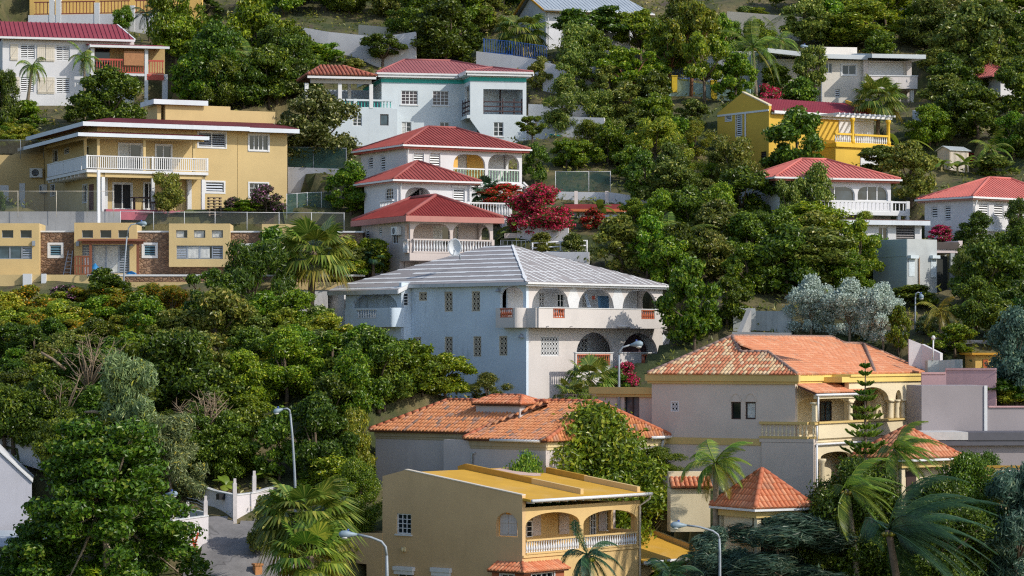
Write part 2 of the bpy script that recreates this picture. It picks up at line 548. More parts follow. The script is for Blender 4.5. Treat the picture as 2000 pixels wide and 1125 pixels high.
def tiles(mb,poly,cw=.25,rl=.36,rad=.115,skip=0.0):
 """Barrel tiles laid in courses over one roof slope."""
 e0,u,v,n=basis(poly)
 p2=[((Vector(p)-e0).dot(u),(Vector(p)-e0).dot(v))for p in poly]
 a,b=min(p[0]for p in p2),max(p[0]for p in p2)
 x=a+cw/2
 K=4
 while x<b:
  for z0,z1 in _spans(p2,x):
   z=z0-.08
   while z<z1-.05:
    ze=min(z+rl*1.12,z1+.05)
    jx=random.uniform(-.012,.012);jl=random.uniform(0,.015)
    vs=[]
    for zz,rr,lift in((z,rad,.014+jl),(ze,rad*.95,.0)):
     for k in range(K+1):
      t=math.pi*k/K
      vs.append(e0+u*(x+jx-rr*math.cos(t))+v*zz+n*(lift+rr*1.05*math.sin(t)))
    fs=[(k,k+1,K+2+k,K+1+k)for k in range(K)]+[tuple(range(K+1))]
    mb.add(vs,fs,True);mb.sm[-1]=False
    z+=rl
  x+=cw
def caps(mb,a,b,r=.14,seg=.42,lift=.05):
 a,b=Vector(a),Vector(b);L=(b-a).length
 n=max(1,int(L/seg));d=(b-a)/n
 for k in range(n):
  p=a+d*k+Vector((0,0,lift))
  mb.tube([p,p+d*1.08],[r,r*.84],8)
def ridge_tube(mb,a,b,r=.09):mb.tube([Vector(a)+Vector((0,0,.03)),Vector(b)+Vector((0,0,.03))],r,6)
def cover(h,planes,style,m,base=None,key='roof',gap=.3,th=.1,cw=.25,rl=.36,rad=.115,rw=.05,rh=.045):
 """Clads roof slopes (outlines, eave edge first) in ribbed sheet or barrel tiles."""
 if style=='tile':
  b=h.p(key,base)
  for pl in planes:b.slab(pl,th)
  t=h.p(key+'_tiles/',m)if False else MB()
  for pl in planes:tiles(t,pl,cw,rl,rad)
  return t
 b=h.p(key,m)
 for pl in planes:
  b.slab(pl,th)
  if style=='rib':ribs(b,pl,gap,rw,rh)
def hip(fr,s0,s1,oB,oF,ze,zr,i0=None,i1=None,along='s',ridge_o=None):
 """Hipped roof: slopes (front, right, back, left), each with its eave first, and its hip and ridge lines."""
 A,B,Cc,D=fr.P(s0,oF,ze),fr.P(s1,oF,ze),fr.P(s1,oB,ze),fr.P(s0,oB,ze)
 if along=='s':
  m=(oB+oF)/2 if ridge_o is None else ridge_o
  d=abs(oF-oB)/2
  r1,r2=fr.P(s0+(d if i0 is None else i0),m,zr),fr.P(s1-(d if i1 is None else i1),m,zr)
  pl=[[A,B,r2,r1],[B,Cc,r2],[Cc,D,r1,r2],[D,A,r1]]
  ln=[(A,r1),(B,r2),(Cc,r2),(D,r1),(r1,r2)]
 else:
  m=(s0+s1)/2 if ridge_o is None else ridge_o
  d=abs(s1-s0)/2
  r1,r2=fr.P(m,oF-(d if i0 is None else i0),zr),fr.P(m,oB+(d if i1 is None else i1),zr)
  pl=[[A,B,r1],[B,Cc,r2,r1],[Cc,D,r2],[D,A,r1,r2]]
  ln=[(A,r1),(B,r1),(Cc,r2),(D,r2),(r1,r2)]
 return pl,ln
def eaves(mb,fr,s0,s1,oB,oF,z0,z1,t=.06):
 """A board running round four eaves, butted at the corners."""
 mb.box(fr,s0,s1,oF,oF+t,z0,z1);mb.box(fr,s0,s1,oB-t,oB,z0,z1)
 mb.box(fr,s0-t,s0,oB-t,oF+t,z0,z1);mb.box(fr,s1,s1+t,oB-t,oF+t,z0,z1)
def solve_z(fr,s,o,py):
 """Height at plan point (s, o) that shows at photo row py."""
 return(HY-py)/F*fr.P(s,o,0).y
def downpipe(h,fr,s,o,z1,z0,r=.05):
 b=MB();b.tube([fr.P(s,o+.25,z1),fr.P(s,o+.25,z1-.15),fr.P(s,o+.08,z1-.5),fr.P(s,o+.08,z0)],r,8)
 return h.one('downpipe',b,wpaint)
def ac_unit(h_fr,px0,py0,px1,py1,o,label,host=None):
 fr=h_fr;s0,s1,z0,z1=fr.q(px0,py0,px1,py1)
 t=thing('air_conditioner',fr.P((s0+s1)/2,o+.2,z0),label,'air conditioner')
 b=MB();b.box(fr,s0,s1,o+.03,o+.38,z0,z1);b.build('casing',wpaint,t)
 g=MB();c=(s0+s1)/2-.06*(s1-s0);zc=(z0+z1)/2;r=min(s1-s0,z1-z0)*.38
 g.prism(fr,[(c+r*math.cos(k*math.pi/8),zc+r*math.sin(k*math.pi/8))for k in range(16)],[],o+.38,o+.39)
 fo=g.build('fan_grille',dark,t)
 k=MB()
 for i in range(1,4):
  rr=r*i/4
  k.prism(fr,[(c+rr*math.cos(j*math.pi/8),zc+rr*math.sin(j*math.pi/8))for j in range(16)],[[(c+(rr-.02)*math.cos(j*math.pi/8),zc+(rr-.02)*math.sin(j*math.pi/8))for j in range(16)]],o+.39,o+.4)
 k.build('guard',grey_al,fo)
 b2=MB();b2.box(fr,s0+.1,s0+.15,o+.003,o+.36,z0-.05,z0-.003);b2.box(fr,s1-.15,s1-.1,o+.003,o+.36,z0-.05,z0-.003);b2.build('bracket',galv,t)
 return t
 # ------------------------------------------------------------------ more building helpers
def shell(h,m,w,d,z0,z1,hR=(),hL=(),hS=(),th=.2,key='wall',R_=None,L_=None,mL=None,zL=None):
 """Four walls butted at the corners; hR, hL, hS are the openings of the right, left and far-right faces."""
 fr=R_ or h.R;fl=L_ or h.L
 mb=h.p(key,m);ml=h.p(key+'/left',mL)if mL else mb
 mb.prism(fr,rect(th,w-th,z0,z1),hR,-th,0)
 ml.prism(fl,rect(-d,0,z0,z1),hL,-th,0)
 fs=Fr(fr.P(w,0,0),fr.b+90)
 mb.prism(fs,rect(0,d,z0,z1),hS,-th,0)
 mb.box(fr,th,w-th,-d,-d+th,z0,z1)
 return fs
def room(h,fr,s0,s1,depth,z0,z1,m,th=.2,key='loggia_wall',left=True,right=True,floor=None,hB=()):
 """The open room behind an arcade: back, ends, ceiling, floor."""
 b=h.p(key,m)
 b.prism(fr,rect(s0,s1,z0,z1),hB,-depth-.12,-depth)
 if left:b.box(fr,s0-.1,s0,-depth-.12,-th-.004,z0,z1)
 if right:b.box(fr,s1,s1+.1,-depth-.12,-th-.004,z0,z1)
 b.box(fr,s0,s1,-depth,-th-.004,z1-.06,z1+.05)
 (h.p('floor',floor)if floor else b).box(fr,s0,s1,-depth,-th-.004,z0-.15,z0+.003)
def path_wall(mb,fr,path,z0,z1,th=.12):
 """A low wall following a plan path (s, o); thickness to the left of travel."""
 n=len(path);nb=[]
 for i,p in enumerate(path):
  a=Vector(path[max(i-1,0)]);b=Vector(path[min(i+1,n-1)])
  t=(b-a).normalized();nb.append((p[0]-t.y*th,p[1]+t.x*th))
 vs=[fr.P(a,o,z)for z in(z0,z1)for a,o in path]+[fr.P(a,o,z)for z in(z0,z1)for a,o in nb]
 fs=[]
 for i in range(n-1):
  fs+=[(i,i+1,n+i+1,n+i),(2*n+i,3*n+i,3*n+i+1,2*n+i+1),(n+i,n+i+1,3*n+i+1,3*n+i),(i,2*n+i,2*n+i+1,i+1)]
 fs+=[(0,n,3*n,2*n),(n-1,3*n-1,4*n-1,2*n-1)]
 mb.add(vs,fs)
def solve_o(fr,s,px):
 t=(px-CX)/F
 return(t*(fr.O.y+fr.d.y*s)-(fr.O.x+fr.d.x*s))/(fr.n.x-t*fr.n.y)
def strips(mb,poly,axis,gap,w=(.07,.17),start=.35,miss=.06):
 """Hand-brushed sealing bands over the sheet laps of a roof slope."""
 e0,u,v,n=basis(poly)
 p2=[((Vector(p)-e0).dot(u),(Vector(p)-e0).dot(v))for p in poly]
 if axis=='v':p2=[(b,a)for a,b in p2]
 a,b=min(p[0]for p in p2),max(p[0]for p in p2)
 x=a+start
 while x<b-.1:
  for z0,z1 in _spans(p2,x):
   z=z0
   while z<z1-.02:
    L=random.uniform(.5,1.6);ze=min(z+L,z1)
    if random.random()>miss:
     ww=random.uniform(*w);xx=x+random.uniform(-.02,.02);w2=random.uniform(*w)
     q=[(xx-ww/2,z),(xx+ww/2,z),(xx+w2/2,ze),(xx-w2/2,ze)]
     if axis=='v':q=[(d,c)for c,d in q]
     k=.012+random.random()*.003
     mb.poly([e0+u*c+v*d+n*k for c,d in q])
    z=ze
  x+=gap
orange=plain('orange_clay',(.52,.13,.05),.6,0,.15)
roofgrey=sheet_roof('weathered_grey_sheet',(.32,.30,.30),.12,.85,(.38,.36,.36),.4)
seal=plain('white_sealant',(.72,.73,.73),.7,0,.1)
maroon=plaster('maroon_render',(.17,.05,.075),dirt_amt=.2)
towel_b=plain('blue_towel',(.10,.22,.38),.9,0,.15,9)
rosew=plaster('pale_rose_render',(.62,.58,.555),dirt=(.3,.28,.26),dirt_amt=.3)
bluew=plaster('blue_shade_stained_render',(.62,.72,.82),dirt=(.16,.17,.18),dirt_amt=.8)  # blue of the shaded left side painted in, over real stains
# ================================================================== large white house with the striped grey roof
h=House('white_house','large two storey white house with grey roof striped by white sealant and arched balconies','house',1027.8,800,32.5,46)
hr,hl=h.R,h.L
w=hr.S(1294.5);d1=-hl.S(803);dep=-hl.S(675)
zE=hr.Z(551,1028);zb=h.zb-2.0
z1f=hr.Z(634,1028);z0f=hr.Z(722,1028)
RA=[]
for x0,x1,yt,yb in((1039,1112.5,558,600),(1129.6,1199,560.5,601.5),(1216,1284,562.5,603)):
 s0,s1=hr.S(x0),hr.S(x1);xm=(x0+x1)/2
 RA.append(archp(s0,s1,z1f+.08,hr.Z(yb,xm),hr.Z(yt,xm)))
RB=[]
for x0,x1,yt,yb in((1126,1197,649,690),(1215,1284,650,690)):
 s0,s1=hr.S(x0),hr.S(x1);xm=(x0+x1)/2
 RB.append(archp(s0,s1,z0f+.08,hr.Z(yb,xm),hr.Z(yt,xm)))
RW=window(h,hr,hr.q(1056.4,657,1091.6,695.6),'grille',rec=.1)
LW=[window(h,hl,hl.q(*q),'grille',slat=cream,frame=cream,rec=.1)for q in((818,570,834,588),(868,569.5,884,609),(921,568.6,937.5,608.5),(807,658,822.7,697),(868,657.6,884,697),(924,657,940,697),(974.6,656,991,695))]
s0,s1=hl.S(977),-.25
LA=archp(s0,s1,z1f+.08,hl.Z(578,1000),hl.Z(558.5,1000))
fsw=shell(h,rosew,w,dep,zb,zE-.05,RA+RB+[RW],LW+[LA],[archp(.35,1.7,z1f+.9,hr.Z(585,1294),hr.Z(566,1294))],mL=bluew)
room(h,hr,.35,w-.3,1.9,z1f,zE-.25,white,left=False,right=False,hB=[window(h,hr.off(-1.9),hr.off(-1.9).q(*q),st,nx=2,ny=3,rec=.1)for q,st in(((1053,571,1065,607),'grille'),((1089,574,1102,612),'grid'),((1137,575,1148,608),'grille'))])
ih=hr.off(-1.9)
room(h,hr,hr.S(1120),w-.3,2.2,z0f,hr.Z(645,1200),rosew,hB=[window(h,hr.off(-2.2),hr.off(-2.2).q(1128,661,1150,697),'grille',rec=.1)])
sc_=MB();sc_.prism(hr,shrink(RB[1],.02),[],-.9,-.87);h.one('shade_screen',sc_,plain('plum_shade_cloth',(.075,.045,.055),.9,0,.1))
h.pad(hr,-1,w,-dep,2.2,h.zb);h.pad(hr,-5,0,-8,2.2,h.zb+.6);h.pad(hr,-5.5,0,-dep-3,-8,h.zb+2.0)
# painted white diamonds between the upper arches
for x in(1120,1207):
 dm=MB()
 s=hr.S(x);zt,zm,zl=hr.Z(555,x),hr.Z(583,x),hr.Z(603,x)
 dm.prism(hr,[(s-.36,zl),(s+.36,zl),(s+.56,zm),(s+.05,zt),(s-.05,zt),(s-.56,zm)],[],.004,.012)
 h.one('painted_diamond',dm,wpaint)
 # wing on the left with the broad arch
po=.85
hw=hl.off(po);ws0,ws1=hw.S(675.5),hw.S(784)
zwE=hw.Z(561,720)
wa=archp(hw.S(688),hw.S(776),z1f+.1,hw.Z(600,730),hw.Z(570.5,730))
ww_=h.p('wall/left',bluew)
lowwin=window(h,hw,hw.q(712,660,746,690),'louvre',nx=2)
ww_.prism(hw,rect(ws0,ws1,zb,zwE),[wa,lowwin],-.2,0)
wr=Fr(hw.P(ws1,0,0),hw.b+90)
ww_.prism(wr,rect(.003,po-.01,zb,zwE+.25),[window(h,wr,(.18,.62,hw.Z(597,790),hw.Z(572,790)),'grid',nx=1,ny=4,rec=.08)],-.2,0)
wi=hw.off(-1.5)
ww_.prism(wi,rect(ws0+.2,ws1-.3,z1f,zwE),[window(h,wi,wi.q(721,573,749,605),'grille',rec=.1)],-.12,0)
ww_.box(hw,ws0+.2,ws1-.2,-1.5,-.2,z1f-.1,z1f)
bl=hw.off(.75)
bs0,bs1=bl.S(673),bl.S(762);pz0,pz1=hw.Z(639,730),hw.Z(602,730)
q=bl.q(697,604,735,622)
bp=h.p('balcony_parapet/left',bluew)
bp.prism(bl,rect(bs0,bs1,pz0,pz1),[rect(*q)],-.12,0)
cv=[(bs1+(ws1+.02-bs1)*math.sin(t),.75*math.cos(t)-.12*(1 if t<.01 else 1))for t in(math.pi/2*k/8 for k in range(9))]
path_wall(bp,hw,cv,pz0,pz1,.12)
bp.box(hw,bs0,bs0+.12,.003,.63,pz0,pz1)
bp.box(hw,bs0+.12,bs1,.003,.63,pz0,pz0+.12)
balustrade(h,bl,q[0],q[1],q[2],q[3],-.06,'vase',wpaint,gap=.22,rh=.05,bh=.05)
# main balconies
Rb=hr.off(1.05);bs0=Rb.S(1052);bs1=Rb.S(1303)
pz0,pz1=hr.Z(640,1040),hr.Z(602,1040)
qa,qb=Rb.q(1080.5,603,1103,621),Rb.q(1252.7,606,1278.5,623)
bp=h.p('balcony_parapet',rosew)
bp.prism(Rb,rect(bs0,bs1,pz0,pz1),[rect(*qa),rect(*qb)],-.12,0)
path_wall(bp,hr,[(bs0*(1-math.sin(t))+.02,.93*math.cos(t)+.003)for t in(math.pi/2*k/10 for k in range(11))][::-1],pz0,pz1,.12)
bp.box(hr,bs1-.12,bs1,.003,.93,pz0,pz1)
bp.box(hr,bs0,bs1-.12,.003,.93,pz0,pz0+.15)
for qq in(qa,qb):balustrade(h,Rb,qq[0],qq[1],qq[2],qq[3],-.06,'vase',orange,gap=.17,rh=.03,bh=.03)
Lb=hl.off(.75);ls0,ls1=Lb.S(968),Lb.S(1003)
ql=Lb.q(976.5,602,1001,620)
bp.prism(Lb,rect(ls0,ls1,pz0,pz1+.02),[rect(*ql)],-.12,0)
path_wall(bp,hl,[(ls1+(-.02-ls1)*math.sin(t),.63*math.cos(t)+.003)for t in(math.pi/2*k/8 for k in range(9))],pz0,pz1+.02,.12)
bp.box(hl,ls0,ls0+.12,.003,.63,pz0,pz1+.02)
bp.box(hl,ls0+.12,ls1,.003,.63,pz0,pz0+.12)
balustrade(h,Lb,ql[0],ql[1],ql[2],ql[3],-.06,'vase',orange,gap=.17,rh=.03,bh=.03)
cp=h.p('coping',wpaint)
cp.box(Rb,bs0,bs1+.03,-.15,.04,pz1+.002,pz1+.05)
# lower terraces
Rt=hr.off(1.7);tz1=hr.Z(690,1160);tz0=z0f-.3
bp.box(hr,hr.S(1115),w,.003,1.58,tz0-1.5,z0f)
for x0,x1,ga in((1124,1197,(1127,1192)),(1209,1302,(1253,1280))):
 q=Rt.q(ga[0],692,ga[1],714)
 h.p('terrace_parapet',rosew).prism(Rt,rect(Rt.S(x0),Rt.S(x1),tz0-1.5,tz1),[rect(*q)],-.12,0)
 balustrade(h,Rt,q[0],q[1],q[2],q[3],-.06,'vase',orange,gap=.19,rh=.05,bh=.05)
 cp.box(Rt,Rt.S(x0)-.03,Rt.S(x1)+.03,-.15,.04,tz1+.002,tz1+.06)
 # roof: one hipped roof, the left slope running on over the wing
ov=.38
zEv=zE+.02
m=w/2
of=solve_o(hr,m,1000.8);ob=solve_o(hr,m,953)
zr=solve_z(hr,m,of,478.5)
A,B,Cc,Dd=hr.P(-ov,ov,zEv),hr.P(w+ov,ov,zEv),hr.P(w+ov,-dep-ov,zEv),hr.P(-ov,-dep-ov,zEv)
r1,r2=hr.P(m,of,zr),hr.P(m,ob,zr)
sl=(zr-zEv)/(m+ov)
o1=-d1+.1
W0,W1=hr.P(-ov,o1,zEv),hr.P(-ov-po,o1,zEv-sl*po)
W2=hr.P(-ov-po,-dep-ov,zEv-sl*po)
planes=[[A,B,r1],[B,Cc,r2,r1],[Cc,Dd,r2],[Dd,W0,A,r1,r2],[W2,W1,W0,Dd]]
cover(h,planes,'flat',roofgrey,th=.12)
sb=MB()
strips(sb,planes[0],'u',.66,(.11,.2));strips(sb,planes[3],'v',.8,(.17,.32),.45,.03);strips(sb,planes[4],'v',.8,(.15,.28),.3)
strips(sb,planes[0],'v',.62,(.05,.14),.3,.55)
for a,b in((A,r1),(r1,r2),(r1,B)):
 a,b=Vector(a),Vector(b);dd=(b-a).normalized();sd=dd.cross(Vector((0,0,1))).normalized()
 nn=int((b-a).length/.8)+1
 for k in range(nn):
  p,q2=a+(b-a)*k/nn,a+(b-a)*(k+1)/nn;ww2=random.uniform(.06,.12)
  sb.poly([p-sd*ww2+Vector((0,0,.03)),p+sd*ww2+Vector((0,0,.03)),q2+sd*ww2+Vector((0,0,.03)),q2-sd*ww2+Vector((0,0,.03))])
h.one('sealing_strip',sb,seal)
fa=h.p('fascia',plaster('weathered_white_board',(.56,.58,.60),dirt=(.12,.11,.1),dirt_amt=.7))
fa.box(hr,-ov-.02,-ov+.03,o1-.2,ov,zEv-.22,zEv-.02)
fa.box(hr,-ov-po-.03,-ov-po,-dep-ov,o1,zEv-sl*po-.28,zEv-sl*po-.02)
rk=[(-(ov+po),zEv-sl*po-.26),(-(ov+po),zEv-sl*po+.02),(-ov,zEv+.02),(-ov,zEv-.26)]
h.p('gutter',wpaint).prism(Fr(hr.P(0,o1+.002,0),hr.b),rk,[],0,.04)
g=h.p('gutter',wpaint)
g.box(hr,-ov,w+ov+.05,ov+.002,ov+.14,zEv-.14,zEv-.03)
g.box(hr,-ov,w+ov,ov-.06,ov,zEv-.26,zEv-.13)
g.box(hr,w+ov,w+ov+.06,-dep,ov,zEv-.2,zEv-.02)
so=h.p('soffit',white);so.plan(hr,[(-ov+.04,ov-.06),(w+ov-.01,ov-.06),(w+ov-.01,.003),(-ov+.04,.003)],zEv-.2,zEv-.14)
so.plan(hr,[(-ov+.04,o1),(-ov+.04,-.003),(-.003,-.003),(-.003,o1)],zEv-.2,zEv-.14)
# lean-to at the far right
an=Fr(hr.P(w+.01,-.6,0),hr.b)
aw=an.S(1327)
zt=an.Z(640,1300)
h.p('annex_wall',white).prism(an,[(0,zb),(aw,zb),(aw,an.Z(664,1325)),(0,zt)],[rect(*an.q(1301,672,1311,680))],-2.5,0)
gb=MB();gb.prism(an,rect(*an.q(1301,672,1311,680)),[],-.15,-.1);h.one('vent_block',gb,plain('green_vent',(.1,.2,.15),.5))
rl=MB();rl.slab([an.P(-.05,.2,zt+.12),an.P(aw+.35,.2,an.Z(668,1330)+.05),an.P(aw+.35,-2.5,an.Z(668,1330)+.05),an.P(-.05,-2.5,zt+.12)],.08)
h.one('annex_roof',rl,roofgrey)
# maroon capped side block beyond the wing
sbk=hl.off(-1.2)
mx=h.p('side_wall',white);mq=sbk.q(632,571,672,700)
mx.box(sbk,mq[0],mq[1],-2,0,mq[2]-1,mq[3])
mq2=sbk.q(632,553,672,571);h.p('side_band',maroon).box(sbk,mq2[0]-.05,mq2[1],-2.02,.03,mq2[2],mq2[3])
h.p('side_band',maroon).box(sbk,mq2[0]-.35,mq2[0]-.05,-2,.02,mq[2]-1,mq2[2]+.2)
b=MB();b.tube([sbk.P(mq[0]+.1,.1,mq[3]-.05),sbk.P(mq[0]+.1,.1,mq[2]-1)],.07,8);h.one('downpipe',b,wpaint)
# wall lamps, drain spouts
lp=MB()
for fr,x,y in((hl,976,566),(hl,1021,656)):
 s=fr.S(x);z=fr.Z(y,x);lp.lathe(fr.P(s,.16,z-.12),[(.16,0),(.12,.1),(.05,.2),(.03,.26)],8);lp.box(fr,s-.03,s+.03,.003,.16,z+.08,z+.12)
h.one('wall_lamp',lp,grey_al)
sp=MB()
for x in(1067,1113,1248,1291):sp.box(Rb,Rb.S(x),Rb.S(x)+.05,.003,.22,pz0+.05,pz0+.1)
sp.tube([Rb.P(Rb.S(1203),.2,pz0+.12),Rb.P(Rb.S(1225),.2,pz0+.08)],.09,8)
h.one('drain_spout',sp,rosew)
h.done()
WHITE_HOUSE=h
# washing on the upper balcony
ln=hr.off(-1.1)
def towel(x0,y0,x1,y1,m,label,sway=.05):
 s0,s1,z0,z1=ln.q(x0,y0,x1,y1)
 b=MB();n=8;vs=[];fs=[]
 for i in range(n+1):
  for j in range(5):
   a=s0+(s1-s0)*i/n;z=z1+(z0-z1)*j/4
   vs.append(ln.P(a+sway*j*.6,math.sin(i*1.3)*.04*(j+.5)*.5,z))
 for i in range(n):
  for j in range(4):fs.append((i*5+j,(i+1)*5+j,(i+1)*5+j+1,i*5+j+1))
 b.add(vs,fs,True)
 o=b.build('towel',m,None,ln.P((s0+s1)/2,0,z0));tag(o,label,'towel','washing on the balcony of the striped roof house')
 sd=o.modifiers.new('thickness','SOLIDIFY');sd.thickness=.015
towel(1167,578,1189,606,towel_b,'plain blue towel hung inside the middle arch of the striped-roof white house')
towel(1141,573,1147,600,plain('striped_towel',(.45,.55,.72),.9,0,.45,14),'narrow pale striped towel hung beside the blue towel under the arch',.12)
towel(1156,578,1162,585,plain('red_cloth',(.5,.12,.08),.9),'small red cloth pegged between two towels under the white arch',0)
# ================================================================== three red roofed white houses stepping up the slope
redroof=sheet_roof('red_sheet',(.30,.075,.068),.14,.5,(.40,.14,.125),.3)
redroof2=sheet_roof('dark_red_sheet',(.22,.038,.036),.16,.5,(.32,.08,.07),.3)
redcap=sheet_roof('red_cap',(.34,.11,.10),.1,.5)
redtrim=plain('red_trim',(.40,.07,.05),.55,0,.12)
ochre=plaster('ochre_render',(.72,.42,.10),dirt_amt=.1)
mint=plain('mint_paint',(.42,.62,.45),.55,0,.1)
white2=plaster('bright_white_render',(.68,.68,.70),dirt_amt=.2)
# ---- top one
h=House('red_roofed_house','white house with low red hipped roof and ochre loggia above a smaller red roof','house',793.6,385,28,29)
hr,hl=h.R,h.L
w=hr.S(1019.4);dep=-hl.S(705);zb=h.zb-1.5
zE=hr.Z(284,793);zf=hr.Z(355,900)
W=lambda q,fr,**k:window(h,fr,fr.q(*q),'louvre',**k)
hL=[W((718.4,304.7,728.3,330),hl,nx=1),W((742.8,303,752.5,334),hl,nx=1)]
hR=[W((807.6,299,827.7,330),hr,nx=1,trim=.03),W((839.3,299,859.8,330),hr,nx=1,trim=.03)]
for x0,x1 in((885.6,947.6),(953.5,1014.8)):
 q=hr.q(x0,301.5,x1,354);hR.append(roundp(q[0],min(q[1],w-.22),zf+.05,q[3],.75))
fs=shell(h,white2,w,dep,zb,zE-.05,hR,hL,[roundp(.35,2.0,zf+.9,zE-.55,.5)])
room(h,hr,hr.S(883),w-.25,2.2,zf,zE-.2,white2,right=False)
oc=h.p('ochre_wall',ochre);oc.box(hr,hr.S(884),hr.S(898),-2.19,-.3,zf+.01,zE-.3)
oc.box(hr,hr.S(940),hr.S(975),-2.19,-2.1,zf+.01,zE-.3)
h.pad(hr,0,w,-dep,.6,h.zb)
for x0,x1 in((885.6,947),(954,1014)):
 balustrade(h,hr,hr.S(x0),hr.S(x1),zf+.03,hr.Z(329.5,950),-.08,'slim',wpaint,mint,gap=.22)
dk=h.p('deck',wpaint);dk.box(hr,hr.S(884),w,.003,.12,zf-.35,zf-.02)
st=MB()
for k in range(5):st.box(hr,w+.05+k*.22,w+.3+k*.22,-.9,.1,zf-.2-k*.18,zf-.03-k*.18)
st.bar(hr.P(w+.05,.1,zf+.1),hr.P(w+1.2,.1,zf-.8),.12);h.one('steps',st,wpaint)
ov=.45
pl,ln=hip(hr,-ov,w+ov*.9,-dep-ov,ov,zE+.06,0,along='s')
ro=-dep/2;i0=hr.S(835)
def ridge_hip(h,fr,w,dep,ov,zE,x0,x1,py,m,mc,fas,gap=.3,fh=.2,gut=True):
 """Hipped sheet roof whose ridge runs along s between photo columns x0 and x1."""
 ro=-dep/2
 def s_at(px):
  f2=fr.off(ro);return f2.S(px)
 a,b=s_at(x0),s_at(x1)
 zr=solve_z(fr,(a+b)/2,ro,py)
 pl,ln=hip(fr,-ov,w+ov,-dep-ov,ov,zE,zr,a+ov,w+ov-b,ridge_o=ro)
 cover(h,pl,'rib',m,gap=gap,th=.08)
 c=h.p('ridge_cap',mc)
 for p,q in ln:ridge_tube(c,p,q)
 f=h.p('fascia',fas);eaves(f,fr,-ov+.1,w+ov-.1,-dep-ov+.1,ov-.1,zE-.08-fh,zE-.085,.05)
 so=h.p('soffit',fas);so.plan(fr,[(-ov+.1,ov-.1),(w+ov-.1,ov-.1),(w+ov-.1,-dep-ov+.1),(-ov+.1,-dep-ov+.1)],zE-.15,zE-.1)
 if gut:
  g=h.p('gutter',wpaint);eaves(g,fr,-ov,w+ov,-dep-ov,ov,zE-.14,zE-.02,.09)
ridge_hip(h,hr,w,dep,ov,zE+.05,835.6,890.6,249.2,redroof,redcap,redtrim)
downpipe(h,hr,.05,.02,zE-.1,zb)
h.done()
# ---- middle one
h=House('red_roofed_house','white house with small pyramid red roof and white balustraded deck, between two larger red roofs','house',776,450,28.8,27)
hr,hl=h.R,h.L
w=hr.S(921);dep=w*.98;zb=h.zb-1.5
zE=hr.Z(352,776);zf=hr.Z(428,900)
q=hr.q(791.3,366,842,402);a1=roundp(q[0],q[1],q[2],q[3],.7)
w1=window(h,hr,hr.q(885.6,367,907.4,397),'louvre',nx=1,trim=.03)
q=hl.q(752.5,367,768,396);w2=window(h,hl,roundp(*q,.3),'grid',nx=3,ny=4,frame=wpaint)
shell(h,white2,w,dep,zb,zE-.05,[a1,w1],[w2])
room(h,hr,hr.S(789),hr.S(846),1.6,hr.Z(403,820),zE-.25,white2,hB=[window(h,hr.off(-1.6),hr.off(-1.6).q(820,368,842,388),'louvre',nx=2)])
lt=MB();lt.box(hr,hr.S(882),hr.S(911),.003,.1,hr.Z(366,890),hr.Z(363,890));h.one('lintel',lt,wpaint)
h.pad(hr,0,w,-dep,.6,h.zb)
ov=.5
of=-dep/2;zr=solve_z(hr,w/2,of,315)
pl,ln=hip(hr,-ov,w+ov,-dep-ov,ov,zE+.05,zr)
ap=hr.P(w/2,of,zr)
c4=[hr.P(-ov,ov,zE+.05),hr.P(w+ov,ov,zE+.05),hr.P(w+ov,-dep-ov,zE+.05),hr.P(-ov,-dep-ov,zE+.05)]
cover(h,[[c4[i],c4[(i+1)%4],ap]for i in range(4)],'rib',redroof,th=.08)
for c in c4:ridge_tube(h.p('ridge_cap',redcap),c,ap)
zz=zE+.05
eaves(h.p('fascia',plain('salmon_trim',(.45,.2,.15),.6)),hr,-ov+.1,w+ov-.1,-dep-ov+.1,ov-.1,zz-.24,zz-.085,.05)
eaves(h.p('gutter',wpaint),hr,-ov,w+ov,-dep-ov,ov,zz-.14,zz-.02,.09)
h.p('soffit',wpaint).plan(hr,[(-ov+.1,ov-.1),(w+ov-.1,ov-.1),(w+ov-.1,-dep-ov+.1),(-ov+.1,-dep-ov+.1)],zz-.15,zz-.1)
downpipe(h,hr,.2,.02,zz-.1,zb);downpipe(h,hr,w-.2,.02,zz-.1,zb)
# deck with balustrade running out to the right on a white column
Rb=hr.off(1.3);b0,b1=Rb.S(862),Rb.S(999)
zt=Rb.Z(395.5,950);zd=Rb.Z(424,950)
h.p('deck',wpaint).box(hr,b0,b1,-1.2,1.36,zd-.2,zd)
balustrade(h,Rb,b0,b1,zd+.002,zt,0,'vase',wpaint,gap=.21,posts=((b0+(b1-b0)*.38,.22),(b1-.11,.22)))
sd=Fr(Rb.P(b1,0,0),Rb.b+90);balustrade(h,sd,.15,2.2,zd+.002,zt,-.1,'vase',wpaint,gap=.21)
cl=MB();x=Rb.S(985);cl.box(Rb,x-.18,x+.18,-.3,0,zd-3.2,zd-.2);h.one('column',cl,wpaint)
Lb=hl.off(.8);balustrade(h,Lb,Lb.S(742),Lb.S(768),hl.Z(412,755),hl.Z(394,755),0,'vase',wpaint,gap=.22)
h.done()
